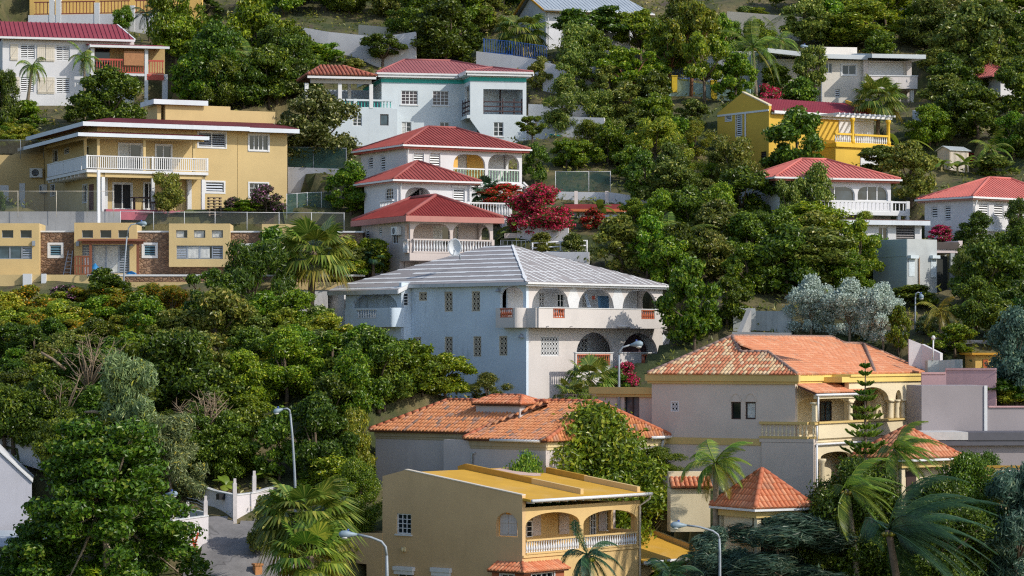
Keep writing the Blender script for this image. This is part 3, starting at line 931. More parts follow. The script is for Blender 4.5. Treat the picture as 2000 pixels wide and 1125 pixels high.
# ---- bottom one
h=House('red_roofed_house','rose grey house with dark red hipped roof, lowest of three stepped red roofs','house',801,545,30.3,27)
hr,hl=h.R,h.L
w=hr.S(963);dep=-hl.S(706);zb=h.zb-2
zE=hr.Z(424,800);zf=hr.Z(495,880)
hR=[]
for x0,x1 in((807,879.4),(884.5,957)):
 q=hr.q(x0,436.5,x1,490);hR.append(roundp(max(q[0],.17),min(q[1],w-.17),zf+.05,q[3],.7))
hL=[window(h,hl,hl.q(713,447,721,479),'louvre',nx=1),window(h,hl,hl.q(740,444,745.6,461),'louvre',nx=1),window(h,hl,hl.q(766,443,777,476),'slider',nx=2)]
q=hl.q(790.8,437,799,490);hL.append(roundp(q[0],-.17,zf+.05,q[3],.2))
fs=shell(h,rose,w,dep,zf-.5,zE-.05,hR,hL,[roundp(.3,1.7,zf+.9,zE-.5,.4)],th=.15)
sl_=window(h,hr.off(-2.0),hr.off(-2.0).q(846,441,879,487),'slider',nx=2,curtain=.6)
sl2=window(h,hr.off(-2.0),hr.off(-2.0).q(889,441,896,487),'slider',nx=1)
room(h,hr,.16,w-.16,2.0,zf,zE-.2,rose,th=.15,left=False,right=False,hB=[sl_,sl2])
h.p('wall',rose).box(hr,1.1,w,-dep,-1.0,zb,zf-.5)
h.p('wall',rose).box(hr,.35,1.1,-dep+.2,-1.6,zb,zf-.5)
h.p('wall',rose).box(hr,0,.3,-dep,-1.6,zb,zf-.502)
h.p('wall',rose).box(hr,.02,w-.02,-2.6,-.02,zf-.52,zf-.16)
h.pad(hr,0,w,-dep,.6,h.zb)
Rb=hr.off(.05)
balustrade(h,Rb,.15,w,zf+.0,hr.Z(467.5,880),.06,'vase',rose,wpaint,gap=.2,bh=.1,rh=.1,posts=((w/2,.3),(w-.1,.2)))
balustrade(h,hl.off(.1),hl.S(790.5),0,zf,hl.Z(467.5,795),.02,'vase',rose,wpaint,gap=.2)
h.p('balcony_band',rose).box(hr,-.1,w,.003,.16,zf-.5,zf-.003)
ov=.5;zz=zE+.08
m=w/2
of=solve_o(hr,m,851);ob=-dep+1.5
zr=solve_z(hr,m,of,382)
A,B,Cc,Dd=hr.P(-ov,ov,zz),hr.P(w+ov,ov,zz),hr.P(w+ov,-dep-ov,zz),hr.P(-ov,-dep-ov,zz)
r1,r2=hr.P(m,of,zr),hr.P(m,ob,zr)
cover(h,[[A,B,r1],[B,Cc,r2,r1],[Cc,Dd,r2],[Dd,A,r1,r2]],'rib',redroof2,th=.08,gap=.22,rw=.04,rh=.03)
for p,q in((A,r1),(B,r1),(r1,r2),(Dd,r2)):ridge_tube(h.p('ridge_cap',redcap),p,q,.12)
eaves(h.p('fascia',plaster('faded_pink_board',(.45,.20,.17),dirt=(.2,.07,.06),dirt_amt=.8)),hr,-ov,w+ov,-dep-ov,ov,zz-.38,zz-.012,.05)
h.p('soffit',wpaint).plan(hr,[(-ov+.05,ov-.05),(w+ov-.05,ov-.05),(w+ov-.05,-dep-ov+.05),(-ov+.05,-dep-ov+.05)],zz-.2,zz-.12)
h.done()
ac_unit(hl,774,443,785,459,0,'white air conditioner hung high on the side of the lowest red-roofed house')
# satellite dish in front of the arched balcony
dp=ray(889,483,F/31.3)
t=thing('satellite_dish',ray(900,500,F/31.3),'large pale satellite dish facing out before the arched balcony with the white balusters','satellite dish')
b=MB();nr,na=6,20;vs=[];fs=[]
rx,rz=.42,.56
for i in range(nr+1):
 for k in range(na):
  t_=2*math.pi*k/na;r=i/nr
  vs.append(dp+Vector((rx*r*math.cos(t_)-.03*r*r,.22*(1-r*r),rz*r*math.sin(t_))))
for i in range(nr):
 for k in range(na):fs.append((i*na+k,i*na+(k+1)%na,(i+1)*na+(k+1)%na,(i+1)*na+k))
b.add(vs,fs,True);ob=b.build('reflector',plain('dish_grey',(.60,.64,.68),.5,0,.05),t)
sd_=ob.modifiers.new('thickness','SOLIDIFY');sd_.thickness=.03
b=MB();b.tube([dp+Vector((-.1,0,-.45)),dp+Vector((-.05,-.55,-.25))],.02,6);b.box(Fr(dp+Vector((-.05,-.55,0)),0),-.05,.05,-.06,.06,dp.z-.3,dp.z-.18);b.build('feed_arm',grey_al,t)
b=MB();b.tube([dp+Vector((.05,.25,-.1)),dp+Vector((.3,.35,-.5)),dp+Vector((.3,.35,-.75))],.05,8);b.build('mast',galv,t)
b=MB();b.box(Fr(dp+Vector((-.02,-.0,0)),0),-.12,.10,-.205,-.195,dp.z+.19,dp.z+.25);b.build('blue_badge',plain('badge_blue',(.15,.3,.55),.5),t)
# ================================================================== ochre villa at the foot of the picture
tan=plaster('tan_render',(.62,.42,.215),dirt=(.25,.17,.09),dirt_amt=.3,var=.09)
sun_yel=plaster('yellow_render',(.66,.46,.20),dirt=(.3,.2,.1),dirt_amt=.3)
yroof=sheet_roof('yellow_roof_coat',(.60,.345,.055),.1,.6,(.62,.46,.26),.35)
darkyel=plain('ochre_coping',(.45,.25,.03),.7)
terra=tile_mat('terracotta_tiles',[(0,(.56,.17,.07)),(.5,(.62,.22,.10)),(.85,(.66,.29,.15)),(1,(.48,.16,.08))])
terracap=tile_mat('terracotta_caps',[(0,(.44,.12,.05)),(1,(.52,.17,.08))])
underl=plain('tile_underlay',(.12,.05,.03),.9)
pinkshut=plain('pale_pink_shutter',(.58,.50,.46),.6,0,.08)
def shutter(h,fr,q,o=0.02,m=None,z_brace=False,arch=False):
 """Boarded shutter leaf with battens."""
 s0,s1,z0,z1=q
 b=MB();n=max(2,int((s1-s0)/.14));c=(s0+s1)/2
 for k in range(n):
  a,e=s0+(s1-s0)*k/n,s0+(s1-s0)*(k+1)/n
  zt=z1
  if arch:zt=z1-(s1-s0)*.35*((abs((a+e)/2-c))/((s1-s0)/2))**2
  b.box(fr,a+.004,e-.004,o,o+.035,z0,zt)
 for z in(z0+(z1-z0)*.12,z0+(z1-z0)*.6 if arch else z0+(z1-z0)*.82):b.box(fr,s0+.02,s1-.02,o+.036,o+.06,z-.05,z+.05)
 if z_brace:b.bar(fr.P(s0+.05,o+.05,z0+(z1-z0)*.18),fr.P(s1-.05,o+.05,z0+(z1-z0)*.76),.08,.03)
 return h.one('shutter',b,m or pinkshut)
h=House('ochre_villa','ochre two storey villa with sloping mustard roof and white baluster balcony at the front','house',1020,1235,40,50)
hr,hl=h.R,h.L
w=hr.S(1250);dep=-hl.S(747);zb=h.zb-1.5
zE=hr.Z(992,1022);zf=hr.Z(1081,1080)
orr=hl.S(791);zr=hl.Z(918,791)-.12;zc=hl.Z(968,1020)-.12
sl=(zr-zc)/-orr
hR=[]
for x0,x1,ys,yt in((1026.5,1132,1024,1000.4),(1139.5,1244.5,1020,996)):
 xm=(x0+x1)/2
 hR.append(archp(max(hr.S(x0),.22),min(hr.S(x1),w-.22),zf+.06,hr.Z(ys,xm),hr.Z(yt,xm)))
hL=[window(h,hl,hl.q(774.6,1003,803,1043),'grid',nx=3,ny=4,fw=.06,sill=True),window(h,hl,hl.q(776.5,1115,807,1150),'grid',nx=2,ny=3),window(h,hl,hl.q(849,1117,879,1150),'grid',nx=2,ny=3)]
q=hl.q(968.5,1001,1011,1049);aL=archp(q[0],q[1],q[2],q[2]+(q[3]-q[2])*.5,q[3]);hL.append(aL)
mb=h.p('wall',tan)
out=[(-dep,zb),(0,zb)]+hl.pts([(1020,968),(791,918),(747,930)])
mb.prism(hl,out,hL,-.25,0)
h.p('wall/right',sun_yel).prism(hr,rect(.25,w,zb,zE),hR,-.2,0)
fs=Fr(hr.P(w,0,0),hr.b+90)
h.p('wall/right',sun_yel).prism(fs,rect(.2,dep,zb,zE-.1),[archp(.45,1.75,zf+.85,zf+1.6,zf+2.3)],-.2,0)
mb.box(hr,.25,w-.2,-dep,-dep+.2,zb,zE)
room(h,hr,.26,w-.2,2.0,zf,zE-.2,sun_yel,right=False,left=False)
hb=hr.off(-1.99)
for q in((1151,1000,1162,1075),(1119,1017,1131,1075)):window(h,hb,hb.q(*q),'grid',nx=2,ny=5,o=.1,rec=.09,name='door')
for q in((1182,997,1191,1037),(1026,1017,1038,1049)):window(h,hb,hb.q(*q),'grid',nx=1,ny=3,o=.1,rec=.09)
for q in((1038.5,1006,1055,1046),(1090.5,1002,1110,1043),(1168,997,1181,1037),(1192,996,1200,1036)):shutter(h,hb,hb.q(*q),.03)
qi=hl.q(972,1002,1005,1047);c=(qi[0]+qi[1])/2
hl2=hl.off(-.22)
shutter(h,hl2,(qi[0],c-.01,qi[2],qi[3]),0,arch=True);shutter(h,hl2,(c+.01,qi[1],qi[2],qi[3]),0,arch=True)
h.pad(hr,-1,w+4,-dep,1.5,h.zb)
for x0,x1 in((1027,1131.5),(1140,1244.5)):
 balustrade(h,hr,max(hr.S(x0),.23),hr.S(x1),hr.Z(1079,1080),hr.Z(1050.5,1080),-.04,'vase',sun_yel,wpaint,gap=.19,rh=.08,bh=.09,depth=.2)
bd=h.p('band',sun_yel);bd.box(hr,.02,w,.003,.07,zf-.1,zf+.02)
# roof, its three kerbs, gutter and rafter ends
zo=lambda o:zc-sl*o
ro_=h.p('roof',yroof)
ro_.slab([hr.P(.02,.5,zo(.5)),hr.P(w+.1,.5,zo(.5)),hr.P(w+.1,orr,zr),hr.P(.02,orr,zr)],.12)
zbk=zr-(-dep-orr)*-.25
ro_.slab([hr.P(w,-dep,zbk),hr.P(.02,-dep,zbk),hr.P(.02,orr,zr-.002),hr.P(w,orr,zr-.002)],.12)
Ro=hr.off(orr)
pm_=MB();zp=lambda o:zo(o)+.012
for a0,a1,o0,o1 in((.62,.93,.97,.72),(.70,.86,.72,.66)):pm_.poly([hr.P(w*a0,orr*o0,zp(orr*o0)),hr.P(w*a1,orr*o0,zp(orr*o0)),hr.P(w*(a1-.05),orr*o1,zp(orr*o1)),hr.P(w*(a0+.06),orr*o1,zp(orr*o1))])
h.one('roof_patch',pm_,plain('faded_pink_coat',(.60,.42,.36),.8))
smid=Ro.S(911);srt=Ro.S(1017)
kb=h.p('kerb',darkyel);kc=h.p('kerb_pale',sun_yel)
for s,e in((smid,-.05),(srt-.12,.25)):
 f2=Fr(hr.P(s+.12,0,0),hl.b+180)
 f3=Fr(hr.P(s,0,0),hl.b)
 cut=orr*.42
 kb.prism(f3,[(orr-.5,zr-.1),(orr-.5,zr+.16),(orr,zr+.3),(cut,zo(cut)+.3),(cut,zo(cut)-.02),(orr,zr-.02)],[],-.12,.12)
 kp=MB();kp.prism(f3,[(cut+.003,zo(cut)-.02),(cut+.003,zo(cut)+.28),(e,zo(e)+.28),(e,zo(e)-.02)],[],-.12,.12);h.one('kerb_end',kp,sun_yel)
cpg=MB();P_=hl.pts([(1020,968),(791,918)])
cpg.prism(hl,[(P_[0][0],P_[0][1]+.003),(P_[0][0],P_[0][1]+.05),(P_[1][0],P_[1][1]+.05),(P_[1][0],P_[1][1]+.003)],[],-.27,.03)
h.one('coping',cpg,plain('pale_coping',(.66,.58,.46)))
g=MB();zg=zo(.55)-.06
g.tube([hr.P(.05,.58,zg),hr.P(w+.25,.58,zg)],.085,10);h.one('gutter',g,wpaint)
rf=MB()
for k in range(15):
 s=.3+(w-.4)*k/14;rf.box(hr,s,s+.07,.01,.48,zg-.14,zg+.02)
h.one('rafter_ends',rf,wpaint)
b=MB();b.tube([hr.P(w+.15,.58,zg),hr.P(w+.15,.5,zg-.25),hr.P(w-.1,.08,zg-.6),hr.P(w-.1,.08,zb)],.06,8);h.one('downpipe',b,plain('pale_pipe',(.62,.56,.46)))
# roller boxes over the lower windows
for q in((772,1106.5,811,1114),(845,1109,883,1117)):
 q=hl.q(*q);b=MB();b.box(hl,q[0],q[1],.003,.22,q[2],q[3]);b.box(hl,q[0]+.05,q[1]-.05,.02,.18,q[2]-.2,q[2]-.002);h.one('roller_box',b,wpaint)
b=MB();q=hl.q(786,1069,793,1077);b.box(hl,q[0],q[1],.003,.09,q[2],q[3]);b.lathe(hl.P((q[0]+q[1])/2,.14,q[2]),[(.05,0),(.07,.1),(.04,.2)],8);h.one('wall_lamp',b,plain('lamp_cream',(.7,.6,.35)))
# corner bay with its tiled hood
bx=hr.S(1085);bl_=hl.S(975)
zbt=hr.off(.6).Z(1116,1040);zbh=hr.Z(1099,1040)
rust=plaster('terracotta_render',(.36,.11,.05),dirt_amt=.2)
by=h.p('bay',rust)
f1=hr.off(.55);f2=hl.off(.55)
q1=f1.q(1038,1119,1082,1150);q2=f2.q(978,1121,1004,1150)
window(h,f1,q1,'grid',nx=4,ny=3,trim=.06);window(h,f2,q2,'grid',nx=2,ny=3,trim=.06)
by.prism(f1,rect(-.4,bx,zb,zbt),[rect(*q1)],-.15,0)
by.prism(f2,rect(bl_,.55,zb,zbt),[rect(*q2)],-.15,0)
by.box(hr,bx-.15,bx,.003,.4,zb,zbt)
by.box(hl,bl_,bl_+.15,.003,.4,zb,zbt)
c0,c1,c2,c3=hr.P(-.72,.72,zbt),hr.P(bx+.15,.72,zbt),hr.P(bx+.15,.005,zbh),hr.P(-.005,.005,zbh)
d0,d1=hl.P(bl_-.15,.72,zbt),hl.P(bl_-.15,.005,zbh)
pls=[[c0,c1,c2,c3],[d0,c0,c3,d1]]
t=cover(h,pls,'tile',terra,underl,key='bay_roof',cw=.22,rl=.42,rad=.1)
bay_t=t
cb=MB();caps(cb,c0,c3,.11,.35)
# lower wing to the right with the second mustard roof
ax=Fr(hr.P(w+.02,-.25,0),hr.b)
aw=ax.S(1365);ze2=ax.Z(1090,1258);rise=.27
ar=h.p('annex_roof',yroof)
ar.slab([ax.P(0,.45,ze2-rise*.45),ax.P(aw,.45,ze2-rise*.45),ax.P(aw,-5.2,ze2+rise*5.2),ax.P(0,-5.2,ze2+rise*5.2)],.1)
fk=Fr(ax.P(aw,0,0),hl.b)
kc.prism(fk,[(-5.2,ze2+rise*5.2-.2),(-5.2,ze2+rise*5.2+.28),(.4,ze2-rise*.4+.28),(.4,ze2-rise*.4-.2)],[],-.26,-.02)
h.p('annex_wall',sun_yel).prism(ax,rect(0,aw,zb,ze2-.1),[archp(.35,aw-.6,zb+.2,ze2-1.9,ze2-.55)],-.2,0)
g2=MB();g2.tube([ax.P(0,.52,ze2-.2),ax.P(aw,.52,ze2-.2)],.085,8)
for k in range(8):g2.box(ax,.3+k*.5,.37+k*.5,.01,.44,ze2-.34,ze2-.2)
h.one('annex_gutter',g2,wpaint)
# outside stair on the left
sf=hl.off(.02)
st=h.p('stair',tan)
st.prism(sf,sf.pts([(746.5,1041),(668,1041),(657,1051),(622,1140),(644,1140),(662,1092),(672,1098),(716,1102),(716,1150),(746.5,1150)]),[],-.2,0)
st.prism(hl.off(-1.6),hl.off(-1.6).pts([(746,1037),(668,1037),(640,1140),(746,1140)]),[],-.2,0)
s0,s1=hl.S(664),hl.S(716)
st.box(hl,s0,s1,-1.6,-.18,hl.Z(1100,690),hl.Z(1097,690))
st.box(hl,hl.S(664),hl.S(675),-.2,.0,zb,hl.Z(1099,670))
k1=h.done()
bay_t.build('tile_course',terra,k1['bay_roof']);cb.build('ridge_tiles',terracap,k1['bay_roof'])
# ================================================================== terracotta tiled house behind it
greyw=plaster('grey_pink_render',(.54,.49,.48),dirt=(.2,.18,.16),dirt_amt=.3)
cornice_m=plaster('shaded_stained_cornice',(.42,.35,.23),dirt=(.10,.09,.08),dirt_amt=.7)  # duller copy for the left run: its shade is in the colour
oldtile=tile_mat('old_terracotta_tiles',[(0,(.58,.21,.08)),(.35,(.64,.25,.10)),(.6,(.66,.29,.13)),(.8,(.58,.22,.10)),(.93,(.50,.26,.17)),(1,(.22,.15,.12))])
h=House('tiled_house','grey pink house with patched terracotta tile roof and small tiled lantern behind the ochre villa','house',1066,1010,37.2,50)
hr,hl=h.R,h.L
w=hr.S(1296);d=-hl.S(921);zb=h.zb-3
zE=hr.Z(860,1066)
wn_=window(h,hl,hl.q(1015,882,1040,925),'louvre',nx=2,frame=plain('blue_louvre',(.25,.36,.45)))
shell(h,greyw,w,d+2,zb,zE-.1,[],[wn_])
def cornice(mb,fr,s0,s1,zt,mat=None,steps=((.10,.26),(.05,.14))):
 """Stepped eaves moulding; each step (reach, height) below the last."""
 z=zt
 for o,hh in steps:
  mb.box(fr,s0-o,s1+o,.003,o,z-hh,z);z-=hh+.001
co=h.p('cornice',cornice_m)
cornice(co,hl,-d,-.003,zE-.12);cornice(h.p('cornice/right',plaster('sunlit_cornice',(.66,.54,.30))),hr,.12,w,zE-.12)  # right run paler, sunlight put into its colour
h.pad(hr,-1,w,-d-8,0,h.zb)
ov=.3
m=w/2
zr=solve_z(hr,m,-.55,786)
A,B,Cc,Dd=hr.P(-ov,ov,zE),hr.P(w+ov,ov,zE),hr.P(w+ov,-d-ov,zE),hr.P(-ov,-d-ov,zE)
r1,r2=hr.P(m,-.55,zr),hr.P(m,-d+.4,zr)
pls=[[Dd,A,r1,r2],[A,B,r1],[B,Cc,r2,r1],[Cc,Dd,r2]]
# rear left block
bk=hl.off(-.9);e0,e1=bk.S(733.6),bk.S(921)+.4
zE2=bk.Z(842,830)
hw_=h.p('wall',greyw);hw_.box(bk,e0,e1,-5.6,0,zb,zE2-.1)
cornice(co,bk,e0+.1,e1-.3,zE2-.06)
m2=2.9;dp_=2.8
a0,a1=bk.P(e0-.2,.3,zE2),bk.P(e1,.3,zE2)
b1_,b0_=bk.P(e1,-5.9,zE2),bk.P(e0-.2,-5.9,zE2)
zr2=solve_z(bk,e0+dp_,-m2,783)
q0,q1=bk.P(e0+dp_,-m2,zr2),bk.P(e1+2.5,-m2,zr2)
pls2=[[a0,a1,q1,q0],[b0_,a0,q0],[b1_,b0_,q0,q1]]
t1=cover(h,pls+pls2,'tile',oldtile,underl,cw=.25,rl=.42,rad=.1)
cb=MB()
for p,q in((A,r1),(r1,r2),(Dd,r2),(B,r1),(a0,q0),(q0,q1),(b0_,q0)):caps(cb,p,q,.13)
# lantern at the crossing
lc=hl.off(-3.4);l0,l1=lc.S(944),lc.S(1040)
zl0,zl1=lc.Z(788,985),lc.Z(774,985)
lq=[lc.P(l0,1.0,zl0),lc.P(l1,1.0,zl0),lc.P(l1,-1.0,zl0),lc.P(l0,-1.0,zl0)]
lr=[lc.P(l0+.75,0,zl1),lc.P(l1-.75,0,zl1)]
lpl=[[lq[0],lq[1],lr[1],lr[0]],[lq[1],lq[2],lr[1]],[lq[2],lq[3],lr[0],lr[1]],[lq[3],lq[0],lr[0]]]
t2=cover(h,lpl,'tile',terra,underl,key='lantern',cw=.24,rl=.40)
hw_.box(lc,l0+.2,l1-.2,-.85,.85,zl0-1.2,zl0-.12)
c2_=MB()
for p,q in((lq[0],lr[0]),(lq[1],lr[1]),(lq[3],lr[0]),(lr[0],lr[1]),(lq[2],lr[1])):caps(c2_,p,q,.11)
b=MB();b.tube([hl.P(hl.S(966),ov+.07,zE-.04),hl.P(hl.S(1063),ov+.07,zE-.04)],.08,8)
h.one('gutter',b,wpaint);b=MB();b.tube([hr.P(hr.S(1262),ov+.07,zE-.05),hr.P(w+.5,ov+.07,zE-.05)],.09,8);h.one('gutter',b,wpaint)
b=MB();b.tube([hl.P(-d+.3,.1,zE-.75),hl.P(-d+.12,.1,zE-.8),hl.P(-d+.1,.1,zb)],.06,8)
h.one('downpipe',b,plain('grey_pipe',(.45,.48,.5),.5));b=MB();b.tube([hr.P(w-.3,.2,zE-.2),hr.P(w-.3,.12,zE-.5),hr.P(w-.3,.12,zb)],.07,8);h.one('downpipe',b,plain('grey_pipe',(.45,.48,.5),.5))
k2=h.done()
t1.build('tile_course',oldtile,k2['roof']);cb.build('ridge_tiles',terracap,k2['roof'])
t2.build('tile_course',terra,k2['lantern']);c2_.build('ridge_tiles',terracap,k2['lantern'])
# ================================================================== large cream house with the mottled tile roof
mottle=tile_mat('mottled_tiles',[(0,(.52,.18,.09)),(.38,(.58,.22,.11)),(.55,(.58,.27,.14)),(.6,(.66,.44,.24)),(.82,(.72,.54,.32)),(1,(.66,.46,.30))])
mottle2=tile_mat('red_mottled_tiles',[(0,(.52,.19,.09)),(.5,(.57,.23,.11)),(.8,(.60,.27,.15)),(.9,(.62,.33,.19)),(1,(.52,.20,.11))])
capgrey=tile_mat('weathered_caps',[(0,(.25,.17,.14)),(1,(.38,.22,.16))])
creamw=plaster('shaded_cream_render',(.62,.53,.46),dirt=(.2,.17,.14),dirt_amt=.35)  # greyed copy of the cream: shade of the left walls put into the paint
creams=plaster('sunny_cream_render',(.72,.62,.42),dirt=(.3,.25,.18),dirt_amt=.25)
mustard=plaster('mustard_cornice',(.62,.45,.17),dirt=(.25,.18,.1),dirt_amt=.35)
brownf=plain('dark_brown_frame',(.05,.025,.02),.6)
h=House('cream_villa','big cream villa with mottled orange tile roof, mustard cornice and columned balcony','house',1553,985,36.3,58)
hr,hl=h.R,h.L
w=hr.S(1801);dep=-hl.S(1273);zb=h.zb-2
zE=hr.Z(733,1553);zf=hr.Z(858,1600)
hL=[window(h,hl,hl.q(1310,784,1326,804),'grille',rec=.06,frame=wpaint)]
for x0,x1 in((1427.5,1447),(1455.5,1476)):
 q=hl.q(x0,785,x1,819);hL.append(window(h,hl,q,'slider',nx=1,ny=2,frame=brownf,fw=.07,rec=.15,curtain=1 if x0>1440 else 0))
q=hl.q(1552-72,776,1552-4,822)
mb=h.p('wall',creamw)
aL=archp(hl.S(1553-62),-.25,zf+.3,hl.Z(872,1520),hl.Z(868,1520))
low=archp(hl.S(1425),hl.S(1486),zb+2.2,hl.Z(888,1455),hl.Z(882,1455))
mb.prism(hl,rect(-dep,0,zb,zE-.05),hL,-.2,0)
up=zf+.02
hR=[]
q=hr.q(1575,775,1650,825);hR.append(archp(.35,hr.S(1655),up,q[3]-.35,q[3]))
hR.append(archp(hr.S(1662),hr.S(1700),up,hr.Z(782,1680),hr.Z(775,1680)))
h.p('wall/right',creams).prism(hr,rect(.2,w-.2,zb,zE-.05),hR,-.2,0)
mb.box(hr,w-.2,w,-dep,0,zb,zE-.05);mb.box(hr,.2,w-.2,-dep,-dep+.2,zb,zE-.05)
room(h,hr,.3,w-.3,1.6,zf,zE-.35,creams,left=False,right=False)
hb=hr.off(-1.59)
for q in((1600,784,1622,822),(1708,783,1728,850),(1774,783,1790,850)):window(h,hb,hb.q(*q),'slider',nx=2,o=.1,rec=.09,frame=brownf,pane=glassb,name='door')
h.pad(hr,-2,w,-dep,2,h.zb)
# belt, raised arches over the twin windows
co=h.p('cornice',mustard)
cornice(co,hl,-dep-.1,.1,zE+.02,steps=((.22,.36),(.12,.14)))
cornice(h.p('cornice/right',plaster('sunlit_mustard',(.74,.54,.16),dirt_amt=.2)),hr,.33,w,zE+.02,steps=((.21,.34),(.12,.14)))  # brighter than the left run: sunlight put into the cornice colour
zbl=hl.Z(856,1400)
co.box(hl,-dep-2.4,hl.S(1486),.003,.05,zbl-.35,zbl+.02)
ar_=MB()
for x0,x1 in((1427,1448),(1455,1477)):
 s0,s1=hl.S(x0),hl.S(x1);z0,z1=hl.Z(784.5,x0),hl.Z(767,x0)
 ar_.prism(hl,archp(s0,s1,z0,z0+.05,z1),[[(a,z)for a,z in archp(s0+.05,s1-.05,z0+.03,z0+.06,z1-.05)]],.003,.03)
h.one('blind_arch',ar_,creamw)
# low wing at the far left
lw=hl.off(-.8);x0_=lw.S(1164);x1_=lw.S(1276)
dwin=window(h,lw,lw.q(1219,773.6,1248.6,815),'slider',nx=2,frame=brownf,pane=glassb,rec=.2)
mb.prism(lw,rect(x0_,x1_,zb,lw.Z(772,1210)),[dwin],-.2,0)
mb.box(lw,x0_,x1_,-4.2,-4,zb,lw.Z(772,1210));mb.box(lw,x0_,x0_+.2,-4,-.2,zb,lw.Z(772,1210));mb.box(lw,x0_+.2,x1_,-4,-.2,lw.Z(772,1210)-.2,lw.Z(772,1210)-.01)
cornice(co,lw,x0_,x1_-.15,lw.Z(756,1210),steps=((.3,.38),(.18,.16)))
# balcony wrapped round the corner
po=1.15
bR=hr.off(po);bw=bR.S(1838)
zt=bR.Z(824,1600);zfl=bR.Z(857,1600)
pb=h.p('balcony',creams)
pb.box(hr,.5,bw,po-.15,po,zfl,zt-.1);pb.box(hr,0,bw,.003,po-.15,zfl-.2,zfl)
pb.box(hr,bw-.15,bw,-1.5,po-.15,zfl,zt-.1)
cr=h.p('balcony_rail',mustard);cr.box(hr,.35,bw+.15,po-.25,po+.12,zt-.1,zt)
bl=hl.off(.12)
l0=bl.S(1483);l1=po
balustrade(h,bl,l0,po-.35,zfl,zt,-.12,'vase',mustard,creams,gap=.24,rh=.14,bh=.12,depth=.3)
balustrade(h,bR,-.02,.5,zfl,zt-.002,-.12,'vase',mustard,creams,gap=.22,rh=.14,bh=.12,depth=.3)
lowl=h.p('lower_wall',creamw)
lowl.box(hl,bl.S(1487),po,-.3,.1,zb,zfl-.22)
lowl.box(hl,l0,po,-.4,.11,zfl-.2,zfl)
lr_=h.p('lower_wall/right',creams)
la=archp(hr.S(1608),hr.S(1665),zb+2,hr.Z(893,1640),hr.Z(883,1640))
lr_.prism(bR,rect(.35,bw,zb,zfl-.22),[archp(bR.S(1603),bR.S(1662),zb+1.8,bR.Z(892,1630),bR.Z(882,1630))],-.2,0)
ib=MB();ib.box(hr,.4,w,-.9,-.8,zb,zfl-.3);h.one('inner_wall',ib,rose)
window(h,hr.off(-.8),hr.off(-.8).q(1600,898,1622,945),'slider',nx=2,o=.1,rec=.09,frame=brownf,name='door')
cl=MB();x=bR.S(1600);cl.lathe(bR.P(x,.15,zb),[(.2,0),(.17,.4),(.15,bR.Z(905,1600)-zb),(.24,bR.Z(900,1600)-zb),(.24,bR.Z(896,1600)-zb)],12);h.one('column',cl,creams)
# upper columns on the balcony edge and the little arcade they carry
za=bR.Z(781,1740);zc2=bR.Z(745,1740)
for x,r in((1595,.17),(1742,.17),(1755,.15),(1766,.15),(1826,.18),(1664,.15)):
 c=MB();s=bR.S(x);c.lathe(bR.P(s,-.12,zt),[(r*1.2,0),(r,.08),(r*.92,za-zt-.2),(r,za-zt-.12),(r*1.5,za-zt-.1),(r*1.5,za-zt)],12)
 h.one('column',c,creams)
arc=h.p('arcade',creams)
s_=bR.S
arc.prism(bR,rect(s_(1664),s_(1838),za,zc2),[],-.3,0)if False else None
def arcpiece(x0,x1,rise):
 s0,s1=s_(x0),s_(x1)
 c=(s0+s1)/2;r=(s1-s0)/2
 n=12;lo=[(c-r*math.cos(math.pi*k/n),za+rise*math.sin(math.pi*k/n))for k in range(n+1)]
 arc.prism(bR,lo+[(s1,zc2),(s0,zc2)],[],-.26,0)
arcpiece(1670,1736,.75);arcpiece(1749,1761,.55);arcpiece(1772,1820,.75)
for x0,x1 in((1736,1749),(1761,1772),(1820,1838),(1658,1670)):arc.prism(bR,rect(s_(x0)+.002,s_(x1)-.002,za,zc2),[],-.26,0)
arc.box(bR,s_(1838)-.26,s_(1838),-po-.5,-.262,za,zc2)
cr2=h.p('cornice/right',None);cr2.box(bR,s_(1640),s_(1838)+.15,-po,.14,zc2+.003,zc2+.3);cr2.box(bR,s_(1655),s_(1838)+.22,-po,.22,zc2+.302,zc2+.42)
# tiled hood over the first bay of the balcony
aw_=hr.off(po+.15);h0,h1=-.15,aw_.S(1690)
zh0,zh1=aw_.Z(767,1610),hr.Z(751.5,1600)
hp=[[hr.P(h0,po+.15,zh0),hr.P(h1,po+.15,zh0),hr.P(h1,.23,zh1),hr.P(h0,.23,zh1)]]
t2=cover(h,hp,'tile',mottle2,underl,key='hood',cw=.22,rl=.36,rad=.1)
g=MB();g.tube([aw_.P(h0-.03,.05,zh0-.12),aw_.P(h1,.05,zh0-.12)],.07,8)
g.tube([aw_.P(.12,.02,zh0-.12),aw_.P(.12,.02,zt+.05)],.05,8);g.tube([bR.P(.12,.1,zt-.2),bR.P(.12,.1,zfl-.1)],.05,8)
g.tube([bR.P(.0,.12,zfl-.3),bR.P(s_(1690),.12,zfl-.3)],.06,8);g.tube([bR.P(.05,.12,zfl-.3),bR.P(.05,.12,zb)],.06,8)
h.one('gutter',g,wpaint)
b=MB();b.box(hr,.1,h1,po-.1,po+.1,zh0-.32,zh0-.1);h.one('hood_beam',b,creams)
# the main roof
ov=.12
Z0=zE+.03
PLn=lambda px,py:None
aL0,aL1=hl.P(-dep-.15,.2,Z0),hl.P(.2,.2,Z0)
